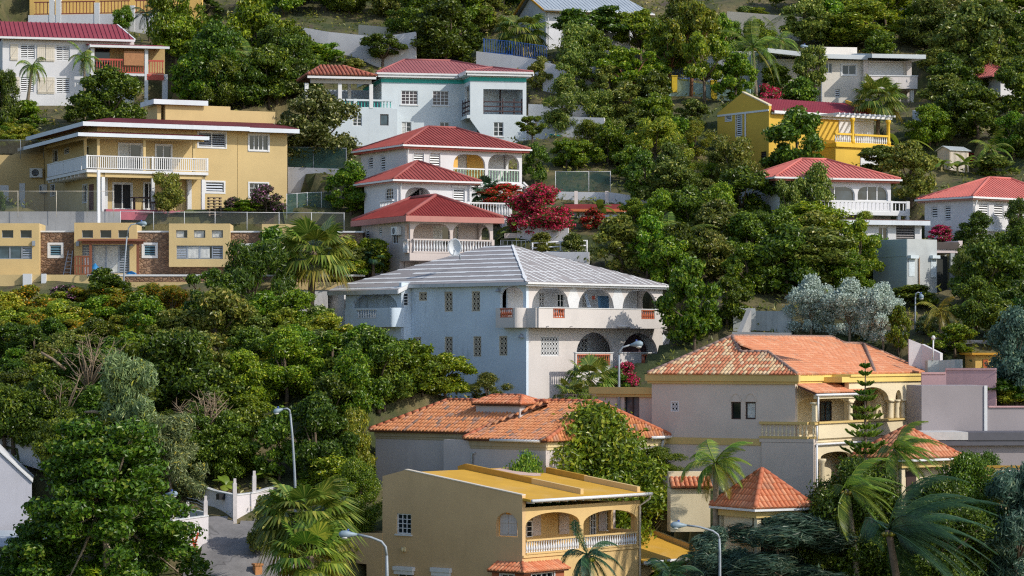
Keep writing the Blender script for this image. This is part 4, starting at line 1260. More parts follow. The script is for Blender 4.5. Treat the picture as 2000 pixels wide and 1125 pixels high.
# left slope plane through its eave and the peak (1430, 658.5) placed midway back
pk_s=-dep*.52
fpk=Fr(hl.P(pk_s,0,0),hl.b)
def on_plane(px,py,p0,nrm):
 dvec=Vector(((px-CX)/F,1,(HY-py)/F));return dvec*(p0.dot(nrm)/dvec.dot(nrm))
sd=-hl.n
pitch=math.tan(R(27))
nL=(Vector((0,0,1))-sd*pitch).normalized()
P1=on_plane(1430,658.5,aL0,nL);P2=on_plane(1447,690,aL0,nL);P3=on_plane(1500,689,aL0,nL)
P2.z=P3.z=(P2.z+P3.z)/2
left=[aL0,aL1,P3,P2,P1]
ridge_dir=hr.d
t_=0
# far end of the ridge at column 1625
fr_r=Fr((P1.x,P1.y),hr.b);P4=fr_r.P(fr_r.S(1625),0,P1.z)
eR0=hr.P(-.2,.2,Z0);eR1=hr.P(w+.2,.2,Z0);eB=hr.P(w+.2,-dep-.2,Z0)
f5=Fr(hr.P(0,-1.9,0),hr.b);nB=(eR1-eR0).cross(P4-eR0).normalized();P5=on_plane(1650,673,eR0,nB);f5=Fr(P5,hr.b);P6=f5.P(f5.S(1678),.3,P5.z)
V1=hr.P(hr.S(1687),.2,Z0)
e2=hr.P(hr.S(1625),.2,Z0)
right=[[eR0,V1,P5,P4,P1,P2,P3],[V1,hr.P(hr.S(1703),.2,Z0),P6,P5],[hr.P(hr.S(1703),.2,Z0),eR1,P6],[eR1,eB,P4,P6],[P4,P5,P6,P6]][:4]
back=[[eB,aL0,P1,P4]]
t1=cover(h,[left],'tile',mottle,underl,cw=.235,rl=.37,rad=.108)
tb=MB()
for pl in right[:4]:tiles(tb,pl,.235,.37,.108)
bb=h.p('roof',underl)
for pl in right[:4]+back+[[P4,P5,P6]]:bb.poly(pl)
cb=MB()
for p,q in((aL1,P3),(P3,P2),(P2,P1),(aL0,P1),(P1,P4),(P4,P5),(P5,P6),(P6,eR1),(P6,hr.P(hr.S(1703),.2,Z0))):caps(cb,p,q,.12,.4,.06)
k3=h.done()
t1.build('tile_course',mottle,k3['roof']);tb.build('tile_course',mottle2,k3['roof']);cb.build('ridge_tiles',capgrey,k3['roof'])
t2.build('tile_course',mottle2,k3['hood'])
# ================================================================== small tiled pavilion
def pavilion(px,py,ppm,a,wl,wr,apex_py,label,tm,post_h=2.4,name='tiled_pavilion',body=creams):
 h=House(name,label,'pavilion',px,py,ppm,a)
 hr=h.R;z=h.zb
 zE=z
 zr=solve_z(hr,wr/2,-wl/2,apex_py)
 ap=hr.P(wr/2,-wl/2,zr)
 c4=[hr.P(0,0,zE),hr.P(wr,0,zE),hr.P(wr,-wl,zE),hr.P(0,-wl,zE)]
 t=cover(h,[[c4[i],c4[(i+1)%4],ap]for i in range(4)],'tile',tm,underl,cw=.26,rl=.42,rad=.125)
 cb=MB()
 for c in c4:caps(cb,c,ap,.15,.42)
 g=h.p('gutter',wpaint);eaves(g,hr,0,wr,-wl,0,zE-.16,zE-.05,.08)
 b=h.p('beam',mustard);eaves(b,hr,.3,wr-.3,-wl+.3,-.3,zE-.5,zE-.17,.08)
 ps=h.p('wall',body)
 ps.box(hr,.45,wr-.45,-wl+.5,-.9,zE-post_h-2,zE-.52)
 for s,o in((.35,-.35),(wr-.6,-.35),(.35,-wl+.35),(wr-.6,-wl+.6)):
  c=MB();c.box(hr,s,s+.25,o-.25,o,zE-post_h-2,zE-.51);h.one('post',c,body)
 dr=MB();dr.box(hr,wr*.28,wr*.28+.75,-.9,-.86,zE-post_h-1,zE-.7);h.one('door',dr,brownf)
 k=h.done();t.build('tile_course',tm,k['roof']);cb.build('ridge_tiles',terracap,k['roof'])
 return h
pavilion(1475,993,39.6,30,3.9,3.55,918.5,'small pavilion with bright orange pyramid tile roof in front of the cream villa',terra)
pavilion(1762,896,37.8,40,3.6,4.6,836,'low pavilion with faded tile roof half hidden by a palm below the columned balcony',mottle2)
# ================================================================== pale blue house with the turquoise band
pblue=plaster('pale_blue_render',(.60,.67,.715),dirt=(.3,.32,.33),dirt_amt=.2)
teal=plain('turquoise_band',(.02,.38,.33),.6,0,.08)
teal_b=plain('turquoise_baluster',(.03,.40,.36),.5,0,.1)
pinkroof=sheet_roof('faded_rose_sheet',(.36,.13,.13),.1,.55,(.44,.22,.21),.3)
dwood=plain('dark_stained_wood',(.045,.02,.022),.6,0,.2)
h=House('pale_blue_house','pale blue house with turquoise band, rose roof and dark wooden balcony rails','house',745.3,285,25.5,12)
hr,hl=h.R,h.L
w=hr.S(1028);dep=9.0;zb=h.zb-2
zE=hr.Z(151,760)
G=lambda q,nx=4,ny=4,fr=hr,**k:window(h,fr,fr.q(*q),'grid',nx=nx,ny=ny,**k)
pk=plain('plum_glass',(.05,.035,.045),.15)
hR=[G((783.6,177,816,204),pane=pk,sill=True),G((845,177.7,876.5,205.7),pane=pk,sill=True),G((784.5,238,803.5,266),2,3,curtain=.5),G((859,239,877.5,266),2,3)]
shell(h,pblue,w,dep,zb,zE,hR,[])
h.pad(hr,-6,w,-dep,4,h.zb)
tb=h.p('band',teal)
z0,z1=hr.Z(161,760),hr.Z(153.5,760)
tb.box(hr,.003,hr.S(905),.003,.03,z0,z1);tb.box(hl,-dep,.03,.003,.03,z0,z1)
# projecting wing
px0=2.6
wf=hr.off(px0);s0,s1=wf.S(918.4),wf.S(1028)
zE=zE;zfl=wf.Z(224,980)
op=wf.q(944,174.4,1021,224)
wb=h.p('wing_wall',pblue)
zu=wf.Z(231,980)
wb.prism(wf,[(s0,zfl-.4),(s0+.9,zfl-1.6),(s0+.9,zb),(s1,zb),(s1,zE),(s0,zE)],[rect(op[0],op[1],zfl+.02,op[3]),window(h,wf,wf.q(964,238.7,983.3,266),'grid',nx=2,ny=3,sill=True)],-.2,0)
wl=Fr(wf.P(s0,0,0),wf.b-90)
wb.prism(wl,rect(-px0+.003,-.2,zfl-.2,zE),[rect(-px0+.4,-.35,zfl+.02,zE-.7)],-.2,0)
wb.box(wf,s1-.2,s1,-px0,-.2,zb,zE)
wb.box(wf,s0+.2,s1-.2,-px0+.003,-.2,zfl-.2,zfl)
wb.box(wf,s0+.9,s0+1.1,-px0+.003,-.2,zb,zfl-.2)
wb.box(wf,s0+.2,s1-.2,-px0+.003,-.2,zE-.12,zE-.02)
dm=MB();dm.box(wl.off(0),-1.7,-1.0,.003,.04,zb,zfl-.7)if False else dm.box(wf,s0+.85,s0+.895,-1.7,-.9,zb,zfl-.75);h.one('door',dm,brownf)
tb.box(wf,s0-.03,s1,.003,.03,z0,z1);tb.box(wl,-px0+.05,.0,.003,.03,z0,z1)
rl=MB()
for k,t in enumerate((.12,.5,.88)):
 z=zfl+.15+t*.95;rl.box(wf,op[0]+.03,op[1]-.03,-.14,-.06,z-.05,z+.05)
for t in(0,.5,.8,1):x=op[0]+.05+(op[1]-op[0]-.1)*t;rl.box(wf,x-.05,x+.05,-.16,-.141,zfl,zfl+1.25)
h.one('balcony_rail',rl,dwood)
rl=MB()
for t in(.12,.5,.88):z=zfl+.15+t*.95;rl.box(wl,-px0+.2,-.1,.05,.12,z-.06,z+.06)
for t in(0,.5,1):x=-px0+.25+(px0-.45)*t;rl.box(wl,x-.05,x+.05,.121,.16,zfl-.1,zfl+1.25)
h.one('balcony_rail',rl,dwood)
h.p('wing_wall',pblue).box(wl,-px0+.1,-.0,.003,.25,zfl-.3,zfl-.06)
ps=MB();x=op[0]+(op[1]-op[0])*.57;ps.box(wf,x-.05,x+.05,-px0+.4,-px0+.5,zfl,zE-.12);h.one('post',ps,dwood)
# roofs
ov=.42
ro=-dep/2
fR=hr.off(ro);a,b=fR.S(790),fR.S(880)
zr=solve_z(hr,a,ro,117)
zz=zE+.34
wr_=hr.S(905)
A,B,Cc,Dd=hr.P(-ov,ov,zz),hr.P(w+ov,ov,zz),hr.P(w+ov,-dep-ov,zz),hr.P(-ov,-dep-ov,zz)
r1,r2=hr.P(a,ro,zr),hr.P(b,ro,zr)
cover(h,[[A,B,r2,r1],[B,Cc,r2],[Cc,Dd,r1,r2],[Dd,A,r1]],'rib',pinkroof,gap=.26,rw=.06,rh=.03)
wm=(s0+s1)/2;wz=solve_z(wf,wm,-2.2,132)
wA,wB,wC,wD=wf.P(s0-ov,ov,zz),wf.P(s1+ov,ov,zz),wf.P(s1+ov,-px0-3,zz+.01),wf.P(s0-ov,-px0-3,zz+.01)
wp,wp2=wf.P(wm,-2.2,wz),wf.P(wm,-px0-3.5,wz)
cover(h,[[wA,wB,wp],[wB,wC,wp2,wp],[wD,wA,wp,wp2]],'rib',pinkroof,gap=.26,rw=.06,rh=.03)
for p,q in((A,r1),(r1,r2),(B,r2),(wA,wp),(wB,wp),(wp,wp2)):ridge_tube(h.p('ridge_cap',pinkroof),p,q,.08)
fa=h.p('fascia',wpaint)
for fr_,x0,x1,y0,y1 in((hr,-ov,wf.S(905),-dep-ov,ov),):
 fa.box(hr,-ov-.03,hr.S(893),ov,ov+.09,zz-.16,zz-.02);fa.box(hr,-ov+.1,hr.S(893),ov-.2,ov-.003,zz-.36,zz-.15);fa.box(hr,-ov-.08,-ov,-dep,ov-.002,zz-.36,zz-.02)
fa.box(wf,s0-ov-.03,s1+ov+.03,ov,ov+.09,zz-.16,zz-.02);fa.box(wf,s0-ov+.1,s1+ov-.1,ov-.2,ov-.003,zz-.36,zz-.15)
fa.box(wf,s0-ov-.08,s0-ov,-px0+.5,ov,zz-.3,zz-.02);fa.box(wf,s1+ov,s1+ov+.08,-px0,ov,zz-.3,zz-.02)
so=h.p('soffit',pblue);so.plan(hr,[(-ov,ov-.21),(hr.S(893),ov-.21),(hr.S(893),.0),(-ov,.0)],zz-.33,zz-.22)
so.plan(wf,[(s0-ov,ov-.21),(s1+ov,ov-.21),(s1+ov,-px0),(s0-ov,-px0)],zz-.331,zz-.221)
# terrace on the left with its tiled canopy
tf=hr.off(.9);t0,t1=tf.S(640),tf.S(776);zt=tf.Z(211,700)
tw=h.p('terrace_wall',plaster('blue_white_render',(.57,.64,.69),dirt=(.35,.35,.33),dirt_amt=.5))
tp=[window(h,tf,tf.q(689,225,707,246),'grid',nx=2,ny=3,frame=wpaint),window(h,tf,tf.q(742.5,223,759,245),'slider',nx=1,frame=brownf,pane=glassb)]
tw.prism(tf,rect(t0,t1,zb,zt),tp,-.2,0)
tw.box(hr,t1-.2,t1,.003,.7,zb,zt);tw.box(hr,t0,t1-.2,-5,.7,zt-.2,zt)
tw.box(hr,t0,-.003,-5.2,-5.0,zt,zt+1.9)
zrl=tf.Z(193.6,700)
balustrade(h,tf,t0,t1-.4,zt,zrl,-.1,'slim',pblue,teal_b,gap=.24,rh=.14,depth=.22,posts=((tf.S(694),.25),(tf.S(725),.3)))
ce0,ce1=tf.S(599),tf.S(733);zc=tf.Z(148,700)
zcr=solve_z(tf,(ce0+ce1)/2,-2.4,129)
fC=tf.off(-2.4);ca,cb_=fC.S(628),fC.S(671)
cA,cB,cC,cD=tf.P(ce0,.35,zc),tf.P(ce1,.35,zc),tf.P(ce1,-5.2,zc),tf.P(ce0,-5.2,zc)
cpl=[[cA,cB,tf.P(cb_,-2.4,zcr),tf.P(ca,-2.4,zcr)],[cB,cC,tf.P(cb_,-2.4,zcr)],[cC,cD,tf.P(ca,-2.4,zcr),tf.P(cb_,-2.4,zcr)],[cD,cA,tf.P(ca,-2.4,zcr)]]
redtile=tile_mat('dull_red_tiles',[(0,(.34,.10,.06)),(.6,(.40,.13,.08)),(1,(.36,.15,.10))])
tc=cover(h,cpl,'tile',redtile,underl,key='canopy',cw=.3,rl=.42,rad=.12)
fa.box(tf,ce0,ce1,.3,.42,zc-.28,zc-.11)
bm_=h.p('canopy_beam',plaster('buff_beam',(.45,.42,.38)));bm_.box(tf,ce0+.3,ce1-.3,-.25,.05,zc-.62,zc-.29)
for x in(599,664,725):
 c=MB();s=tf.S(x);c.box(tf,s-.14,s+.14,-.24,.03,zt,zc-.63);h.one('post',c,wpaint)
c=MB();s=tf.S(694);c.box(tf,s-.12,s+.12,-3.2,-2.9,zt,zc-.3);h.one('post',c,wpaint)
k=h.done();tc.build('tile_course',redtile,k['canopy'])
BLUE=h
# ================================================================== big beige house
plum=sheet_roof('plum_sheet',(.13,.032,.04),.2,.6,(.25,.07,.065),.35)
fasc=plaster('blue_white_fascia',(.66,.71,.76),dirt=(.2,.2,.2),dirt_amt=.4)
h=House('beige_house','large beige two storey house with plum roof, white fascias and long white railed balcony','house',190,415,27.8,24)
hr,hl=h.R,h.L
w=hr.S(561);dep=-hl.S(87);zb=h.zb-1.2
zE=hr.Z(255,450);zf=hr.Z(338,300)
Lv=lambda q,fr=hr,**k:window(h,fr,fr.q(*q),'louvre',slat=grey_al,**k)
hR=[Lv((387.5,259,440.5,287.5),nx=2,trim=.09),window(h,hr,hr.q(487,264,523.5,293.5),'slider',nx=4,trim=.12,sill=True),Lv((402,356,437,375),nx=1,trim=.12),window(h,hr,hr.q(487,358,523,385),'grid',nx=4,ny=3,trim=.1)]
for q,c in(((233,281.7,276,333),.45),((305,284,334,333),0)):hR.append(window(h,hr,hr.q(*q),'slider',nx=2,trim=.1,curtain=c,name='door'))
for q in((222,359,256.5,408),(282,358,300,408)):hR.append(window(h,hr,hr.q(*q),'slider',nx=2,trim=.1,pane=dark,name='door'))
hL=[window(h,hl,hl.q(104,293,113,316),'slider',nx=1,trim=.06),window(h,hl,hl.q(124,288,135,301),'louvre',nx=1),window(h,hl,hl.q(162,286,173,330),'slider',nx=1,name='door'),window(h,hl,hl.q(99,361,107,382),'slider',nx=1,trim=.06),window(h,hl,hl.q(162,361,171,395),'slider',nx=2,trim=.06)]
shell(h,beige,w,dep,zb,zE,hR,hL)
for q in((175,360,183,410),):
 b=MB();q=hl.q(*q);b.box(hl,q[0],q[1],.003,.05,q[2],q[3]);h.one('door',b,plain('red_brown_door',(.12,.03,.02)))
h.pad(hr,-4,w,-dep,3.2,h.zb)
# right bay stands a little proud
b0=hr.S(465);bm_=h.p('bay_edge',beige);bm_.box(hr,b0-.03,b0,.003,.03,zb,zE)
# balcony round two sides
po=1.9;bR=hr.off(po);bL=hl.off(1.3)
br=bR.S(407);zfl=bR.Z(334,300);zt=bR.Z(306.5,300)
dk=h.p('balcony_deck',wpaint)
lo=hl.S(125)
dk.plan(hr,[(-1.3,po),(br,po),(br,.003),(-.003,.003),(-.003,lo),(-1.3,lo)],zfl-.2,zfl)
jo=MB()
for k in range(9):o=lo+.3+k*1.0;jo.box(hr,-1.25,-.02,o,o+.1,zfl-.38,zfl-.205)
h.one('joists',jo,wpaint)
balustrade(h,bR,-1.3,br,zfl+.08,zt,-.06,'bar',wpaint,wpaint,gap=.15,rh=.07,bh=.05,depth=.1,posts=((-1.25,.14),(br*.46,.14),(br-.07,.14)))
lp=MB();
for a,b in((lo,lo*.5),(lo*.5,po*.2),(po*.25,po-.1)):lp.box(bL,a+.06,b-.02,-.1,-.04,zfl+.05,zt-.08)
h.one('balcony_panel',lp,plain('pale_panel',(.66,.68,.72),.5))
lr=MB();lr.box(bL,lo,po-.08,-.12,-.02,zt-.07,zt);h.one('handrail',lr,wpaint)
# upper posts and the balcony roof
zr0=bR.Z(268,300)
for fr_,x,o_,m_ in((bR,193,-.2,beige),(bR,283,-.2,beige),(bR,380,-.2,beige),(bL,162,-.2,beige)):
 c=MB();s=fr_.S(x)if fr_ is bR else fr_.S(x);c.box(fr_,s-.09,s+.09,-.25,-.07,zfl,zr0+.05);h.one('post',c,m_)
rb=h.p('balcony_roof',plum)
R0=hr.S(388);ovb=.7
c0,c1=hr.P(-1.3-ovb,po+ovb-.2,zr0+.12),hr.P(R0,po+ovb-.2,zr0+.12)
rb.slab([c0,c1,hr.P(R0,.003,zr0+.42),hr.P(-.003,.003,zr0+.42)],.07)
rb.slab([hr.P(-1.3-ovb,-dep,zr0+.12),c0,hr.P(-.003,.003,zr0+.42),hr.P(-.003,-dep,zr0+.42)],.07)
fb=h.p('fascia',fasc)
fb.box(hr,-1.3-ovb,R0,po+ovb-.2,po+ovb-.14,zr0-.12,zr0+.13)
fb.box(hr,-1.36-ovb,-1.3-ovb,-dep,po+ovb-.14,zr0-.12,zr0+.13)
bmx=h.p('beam',beige);bmx.box(hr,-1.3,R0-.2,po-.25,po-.05,zr0-.2,zr0+.03);bmx.box(hr,-1.3,-1.1,lo,po-.26,zr0-.2,zr0+.03)
# ground floor columns
for x,o_,wd in((203,-.15,.24),(218,-1.5,.3),(300.5,-.15,.22),(383,-1.5,.3),(398.5,-.15,.24)):
 c=MB();s=bR.S(x);c.box(bR,s-wd/2,s+wd/2,o_-wd,o_,zb,zfl-.203);h.one('column',c,wpaint)
c=MB();s=bL.S(187);c.box(bL,s-.1,s+.1,-.3,-.1,zb,zfl-.21);h.one('column',c,wpaint)
bmx.box(hr,-1.2,br-.1,po-.45,po-.15,zfl-.5,zfl-.205)
# main roof and parapets
ov=.95
zR=zE+.22
c0,c1=hr.P(-ov-.3,ov,zR),hr.P(w+.55,ov,zR)
ob=-2.6;rr=.62
Ro=h.p('roof',plum)
Ro.slab([c0,c1,hr.P(w+.0,ob,zR+rr),hr.P(1.6,ob,zR+rr)],.1)
Ro.slab([hr.P(-ov-.3,-dep-.5,zR),c0,hr.P(1.6,ob,zR+rr),hr.P(1.6,-dep-.5,zR+rr)],.1)
Ro.slab([c1,hr.P(w+.55,-dep-.5,zR),hr.P(w,-dep-.5,zR+rr),hr.P(w,ob,zR+rr)],.1)
xm=hr.S(479)
fb.box(hr,-ov-.3,xm,ov,ov+.06,zR-.3,zR+.0);fb.box(hr,xm,w+.55,ov-.03,ov+.03,zR-.34,zR-.04)
fb.box(hr,-ov-.36,-ov-.3,-dep-.5,ov+.06,zR-.3,zR)
fb.box(hr,w+.55,w+.6,-dep,ov,zR-.34,zR-.04)
h.p('soffit',beige).plan(hr,[(-ov-.3,ov),(w+.5,ov),(w+.5,.003),(-.003,.003),(-.003,-dep),(-ov-.3,-dep)],zR-.2,zR-.12)
pf=hr.off(ob)
pp=h.p('parapet',beige)
zz0=zR+rr-.3
q1=pf.q(323,206,450,235);q2=pf.q(450,217,537.6,235)
pp.box(pf,q1[0],q1[1],-.3,0,zz0,q1[3]);pp.box(pf,q1[1],q2[1],-.3,0,zz0,q2[3])
pp.box(pf,q1[0],q1[0]+.2,-4,-.3,zz0,q1[3]);pp.box(pf,q1[0]-1.2,q1[0],-4.2,-3.9,zz0,q1[3]-.8)
q=pf.q(299,196,403.6,205.5)
fb.box(pf,q[0],q[1],.28,.36,q[2],q[3]);fb.box(pf,q[0]-.06,q[0],-3,.36,q[2],q[3]);h.p('small_roof',plum).box(pf,q[0],q[1],-3,.28,q[3]-.1,q[3]+.02)
pp.box(pf,q[0]+.4,q[0]+.7,-2.6,-.301,zz0,q[2])
# garage wall sloping down at the far left
gf=Fr(hl.P(-dep,-.02,0),3)
gp=gf.pts([(86,286),(62,286),(23,302.5),(-30,302.5),(-30,430),(86,430)])
h.p('side_wall',beige).prism(gf,gp,[],-.3,0)
for q in((0,362,17,415),(38,358,49,412)):
 b=MB();q=gf.q(*q);b.box(gf,q[0],q[1],.003,.05,q[2],q[3]);h.one('door',b,wpaint)
 # pink terrace kerb
pk_=MB();pk_.box(hr,hr.S(187),hr.S(392),2.1,2.6,h.zb-.6,h.zb+.12);h.one('terrace',pk_,plain('pink_terrace',(.45,.10,.14),.7))
h.done()
BEIGE=h
ac_unit(gf,59,329,84,347,0,'white air conditioner on the beige garage wall above the white door')
ac_unit(hl,86,361,93,376,0,'white air conditioner low on the shaded side of the beige house')
# bar table under the balcony
t=thing('bar_table',hr.P(hr.S(274),1.2,h.zb),'dark bar table with stools under the balcony of the beige house','table')
b=MB();s=hr.S(274);b.box(hr,s-1.0,s+1.0,.9,1.5,h.zb+1.0,h.zb+1.08);b.build('tabletop',dwood,t)
for k in(-.8,.8):
 b=MB();b.box(hr,s+k-.06,s+k+.06,1.1,1.3,h.zb-.1,h.zb+1.0);b.build('leg',dwood,t)
for k in(-.3,.35):
 t2=thing('bar_stool',hr.P(s+k,1.9,h.zb),('dark stool at the bar table nearer the sliding door' if k<0 else 'dark stool at the bar table nearer the round bush'),'stool')
 b=MB();b.lathe(hr.P(s+k,1.9,h.zb+.68),[(.18,0),(.18,.06)],10);b.build('seat',dwood,t2)
 b=MB()
 for a,c in((-1,-1),(1,-1),(1,1),(-1,1)):b.bar(hr.P(s+k+a*.17,1.9+c*.17,h.zb-.1),hr.P(s+k+a*.1,1.9+c*.1,h.zb+.68),.035)
 b.build('legs',dwood,t2)
 # ================================================================== long low villa in stone and beige under the beige house
stone=stone_mat('brown_rubble_stone')
h=House('stone_villa','long low villa of brown stone with four projecting beige boxes and white copings','house',76,537,29.6,1.5)
hr=h.R
zb=hr.Z(537,300);S=hr.S
zst=hr.Z(454,300);zcap=hr.Z(450.8,300)
holes=[]
for q in((97,478,120,500),(281,478,304,500),(473,479.5,496,501)):
 holes.append(window(h,hr,hr.q(*q),'louvre',nx=1,trim=.14,rec=.1,frame=wpaint,slat=plain('teal_louvre',(.10,.2,.26),.4)))
gd=window(h,hr,hr.q(655,484,687,536),'louvre',nx=1,trim=.16,rec=.25,frame=grey_al,name='garage_door',slat=wpaint);holes.append(gd)
h.p('stone_wall',stone).prism(hr,rect(S(60),S(709),zb-.3,zst),holes,-.35,0)
h.p('stone_wall',stone).box(hr,S(709)-.35,S(709),-7,-.36,zb-.3,zst)
h.p('coping',wpaint).box(hr,S(60),S(710),-.5,.06,zst+.003,zcap)
h.p('flat_roof',concrete).box(hr,S(-20),S(709),-8,-.51,zst-.2,zst+.1)
h.pad(hr,S(-40),S(712),-9,6,zb)
def boxv(x0,x1,yt,yb,po,wins,depth=3.2,zlow=None):
 f=hr.off(po);q=f.q(x0,yt,x1,yb)
 z0=q[2]if zlow is None else zlow
 bx=MB()
 hs=[]
 for r,st,kw in wins:hs.append(window(h,f,f.q(*r),st,rec=.18,**kw))
 bx.prism(f,rect(q[0],q[1],z0,q[3]),hs,-.22,0)
 bx.box(f,q[0],q[0]+.2,-depth,-.22,z0,q[3]);bx.box(f,q[1]-.2,q[1],-depth,-.22,z0,q[3])
 bx.box(f,q[0]+.2,q[1]-.2,-depth,-.22,q[3]-.15,q[3]-.003)
 bx.box(f,q[0]+.2,q[1]-.2,-po+.003,-.22,z0,z0+.15)
 h.one('box',bx,beige)
sm=lambda x0,x1,c=0:((x0,449.5,x1,464.5),'slider',dict(nx=1,frame=grey_al,curtain=c,fw=.03))
boxv(-40,76,436,537,.8,[sm(3.4,26),sm(39.6,62),((-25,480,62.5,506),'mixed',dict(frame=grey_al,pane=glassb))])
boxv(145,267,435,537,.5,[sm(160,181.6),sm(195.6,217.4),sm(231,252),((160.5,478,253,534),'mixed',dict(frame=grey_al,curtain=.8,pane=glassb,name='sliding_door'))])
boxv(330,449,436.6,521,.7,[sm(344,366,.7),sm(379,401,.9),sm(413.6,435.5,.9),((344.5,479.5,435.5,506),'mixed',dict(frame=grey_al,curtain=.72))])
boxv(511.5,602,437.6,537,.5,[sm(525,546),sm(559.5,581),((550,478,590,534),'slider',dict(nx=2,frame=grey_al,name='sliding_door'))])
# terrace ledge, its stone face, the beige wall below
lf=hr.off(4.2)
zl=lf.Z(536,300)
h.p('ledge',wpaint).box(lf,lf.S(170),lf.S(712),-4.15,.05,zl-.12,zl)
h.p('ledge_stone',stone).box(lf,lf.S(240),lf.S(640),-.3,.0,lf.Z(551,300),zl-.123)
lw=h.p('retaining_wall',beige)
lw.box(lf,lf.S(-40),lf.S(240),-.3,.02,zl-2.9,zl-.02);lw.box(lf,lf.S(240),lf.S(712),-.2,.25,lf.Z(566,300),lf.Z(551,300)-.003)
lw.box(lf,lf.S(-40),lf.S(170),-4.15,-.3,zl-.3,zl-.03)
wc=h.p('buttress',white)
for x0,x1 in((46,63),(82,91)):wc.box(lf,lf.S(x0),lf.S(x1),.023,.35,zl-2.9,zl+.03)
h.p('lower_wall',plaster('stained_white_wall',(.66,.65,.66),dirt=(.22,.2,.2),dirt_amt=.7,var=.12)).box(lf,lf.S(285),lf.S(640),-.3,.18,zl-3.0,lf.Z(566,300)-.003)
wh=MB()
for x,y in((13.5,570),(2,592),(25,592)):s=lf.S(x);z=lf.Z(y,x);wh.prism(lf,[(s+.05*math.cos(k*math.pi/4),z+.05*math.sin(k*math.pi/4))for k in range(8)],[],.02,.025)
h.one('weep_hole',wh,dark)
lp=MB();f8=hr.off(.8);s=f8.S(66);z=f8.Z(477,66);lp.box(f8,s-.1,s+.1,.003,.14,z-.1,z+.22)
f5=hr.off(.5)
for x in(152,257):s=f5.S(x);z=f5.Z(478,x);lp.box(f5,s-.1,s+.1,.003,.14,z-.1,z+.22)
h.one('wall_lamp',lp,grey_al)
h.done()
STONEV=h
# timber pergola, gate, ladder on the terrace
t=thing('pergola',hr.P(S(222),1.5,zl),'red brown timber pergola over the sliding door of the stone villa','pergola')
p1=hr.off(2.2);zt_=p1.Z(468,220)
b=MB();b.slab([p1.P(p1.S(152),.25,zt_-.02),p1.P(p1.S(285),.25,zt_-.02),hr.P(S(275),.52,zt_+.12),hr.P(S(158),.52,zt_+.12)],.08)
b.box(p1,p1.S(160),p1.S(280),-.1,.05,zt_-.28,zt_-.103);b.build('roof',redwood,t)
for x in(177,269):
 b=MB();s=p1.S(x);b.box(p1,s-.08,s+.08,-.1,.06,zl,zt_-.285);b.build('post',redwood,t)
b=MB();b.box(f5,f5.S(162),f5.S(258),.003,.1,hr.Z(477,200),hr.Z(471,200));b.build('blind',plain('yellow_blind',(.55,.42,.10)),t)
t=thing('timber_gate',p1.P(p1.S(150),0,zl),'red brown timber gate with white panels left of the pergola post','gate')
q=p1.q(147,501,175,535);b=MB()
for k in range(6):x=q[0]+(q[1]-q[0])*k/5;b.box(p1,x-.05,x+.05,-.05,.05,zl,q[3])
for z in(zl+.05,(zl+q[3])/2,q[3]):b.box(p1,q[0],q[1],-.04,.04,z-.05,z+.05)
b.build('frame',redwood,t)
b=MB();b.box(p1,q[0]+(q[1]-q[0])*.62,q[1]-.06,-.03,.0,zl+.08,q[3]-.05);b.build('panel',wpaint,t)
t=thing('step_ladder',hr.P(S(134),.4,zl),'grey aluminium ladder leaning on the brown stone wall','ladder')
a0,a1,c0,c1=hr.P(S(127),.9,zl),hr.P(S(134),.1,hr.Z(490,134)),hr.P(S(140.5),.9,zl),hr.P(S(142),.1,hr.Z(490,142))
for p,q in((a0,a1),(c0,c1)):
 b=MB();b.bar(p,q,.05);b.build('rail',grey_al,t)
b=MB()
for k in range(1,7):b.bar(a0.lerp(a1,k/7),c0.lerp(c1,k/7),.09,.03)
b.build('rungs',grey_al,t)
for x,yy,lb in((184,524,'bright blue covered chair beside the pergola post by the sliding door'),(255,532,'crumpled bright blue tarp on the terrace by the right pergola post')):
 b=MB();c=p1.P(p1.S(x),-.5,zl);vs=[]
 n=10
 for i in range(6):
  for k in range(n):
   a=2*math.pi*k/n;r=(.38,.36,.34,.27,.16,.02)[i]*(1+.2*math.sin(k*2.7+i))
   vs.append(c+Vector((r*math.cos(a),r*math.sin(a),i*(.16 if x<200 else .06))))
 b.add(vs,[(i*n+k,i*n+(k+1)%n,(i+1)*n+(k+1)%n,(i+1)*n+k)for i in range(5)for k in range(n)],True)
 tag(b.build('blue_tarp',plain('tarp_blue',(.03,.22,.50),.5),None,c),lb,'tarp')
 # ================================================================== white house with red roof in the upper left corner
wine=sheet_roof('wine_sheet',(.28,.06,.08),.1,.5,(.38,.13,.15),.2)
h=House('shuttered_house','white house with wine red ribbed roof, cream shutters and coral red balcony rail','house',5,205,24.4,14)
hr,hl=h.R,h.L
w=hr.S(159);d=7;zb=h.zb-1.5
zE=hr.Z(76,60)
hR=[window(h,hr,hr.q(*q),'louvre',nx=2,slat=wpaint)for q in((40,86.5,68,115),(109.5,88.5,136.5,118),(40,150.5,66,180),(110,152.5,136,182))]
shell(h,white2,hr.S(262),d,zb,zE,hR,[],key='wall')
for q,zz in(((20,86,35,118),1),((72.5,87,88.5,119.5),0),((89.5,87.5,106.5,120),0),((29,150,38,181),0),((73,151,91,183),1),((91.5,151,106.5,183),1)):
 shutter(h,hr,hr.q(*q),.03,plain('cream_shutter',(.66,.60,.50),.6,0,.06),bool(zz))
h.pad(hr,-3,hr.S(330),-d,3,h.zb)
fR=hr.off(-3.3);zr=fR.Z(45,120);zz=zE+.12
e0,e1=hr.P(-1.2,.55,zz),hr.P(hr.S(262),.55,hr.Z(76,60)+.12)
g0,g1=hr.P(-1.2,-3.3,zr),hr.P(fR.S(229),-3.3,zr)
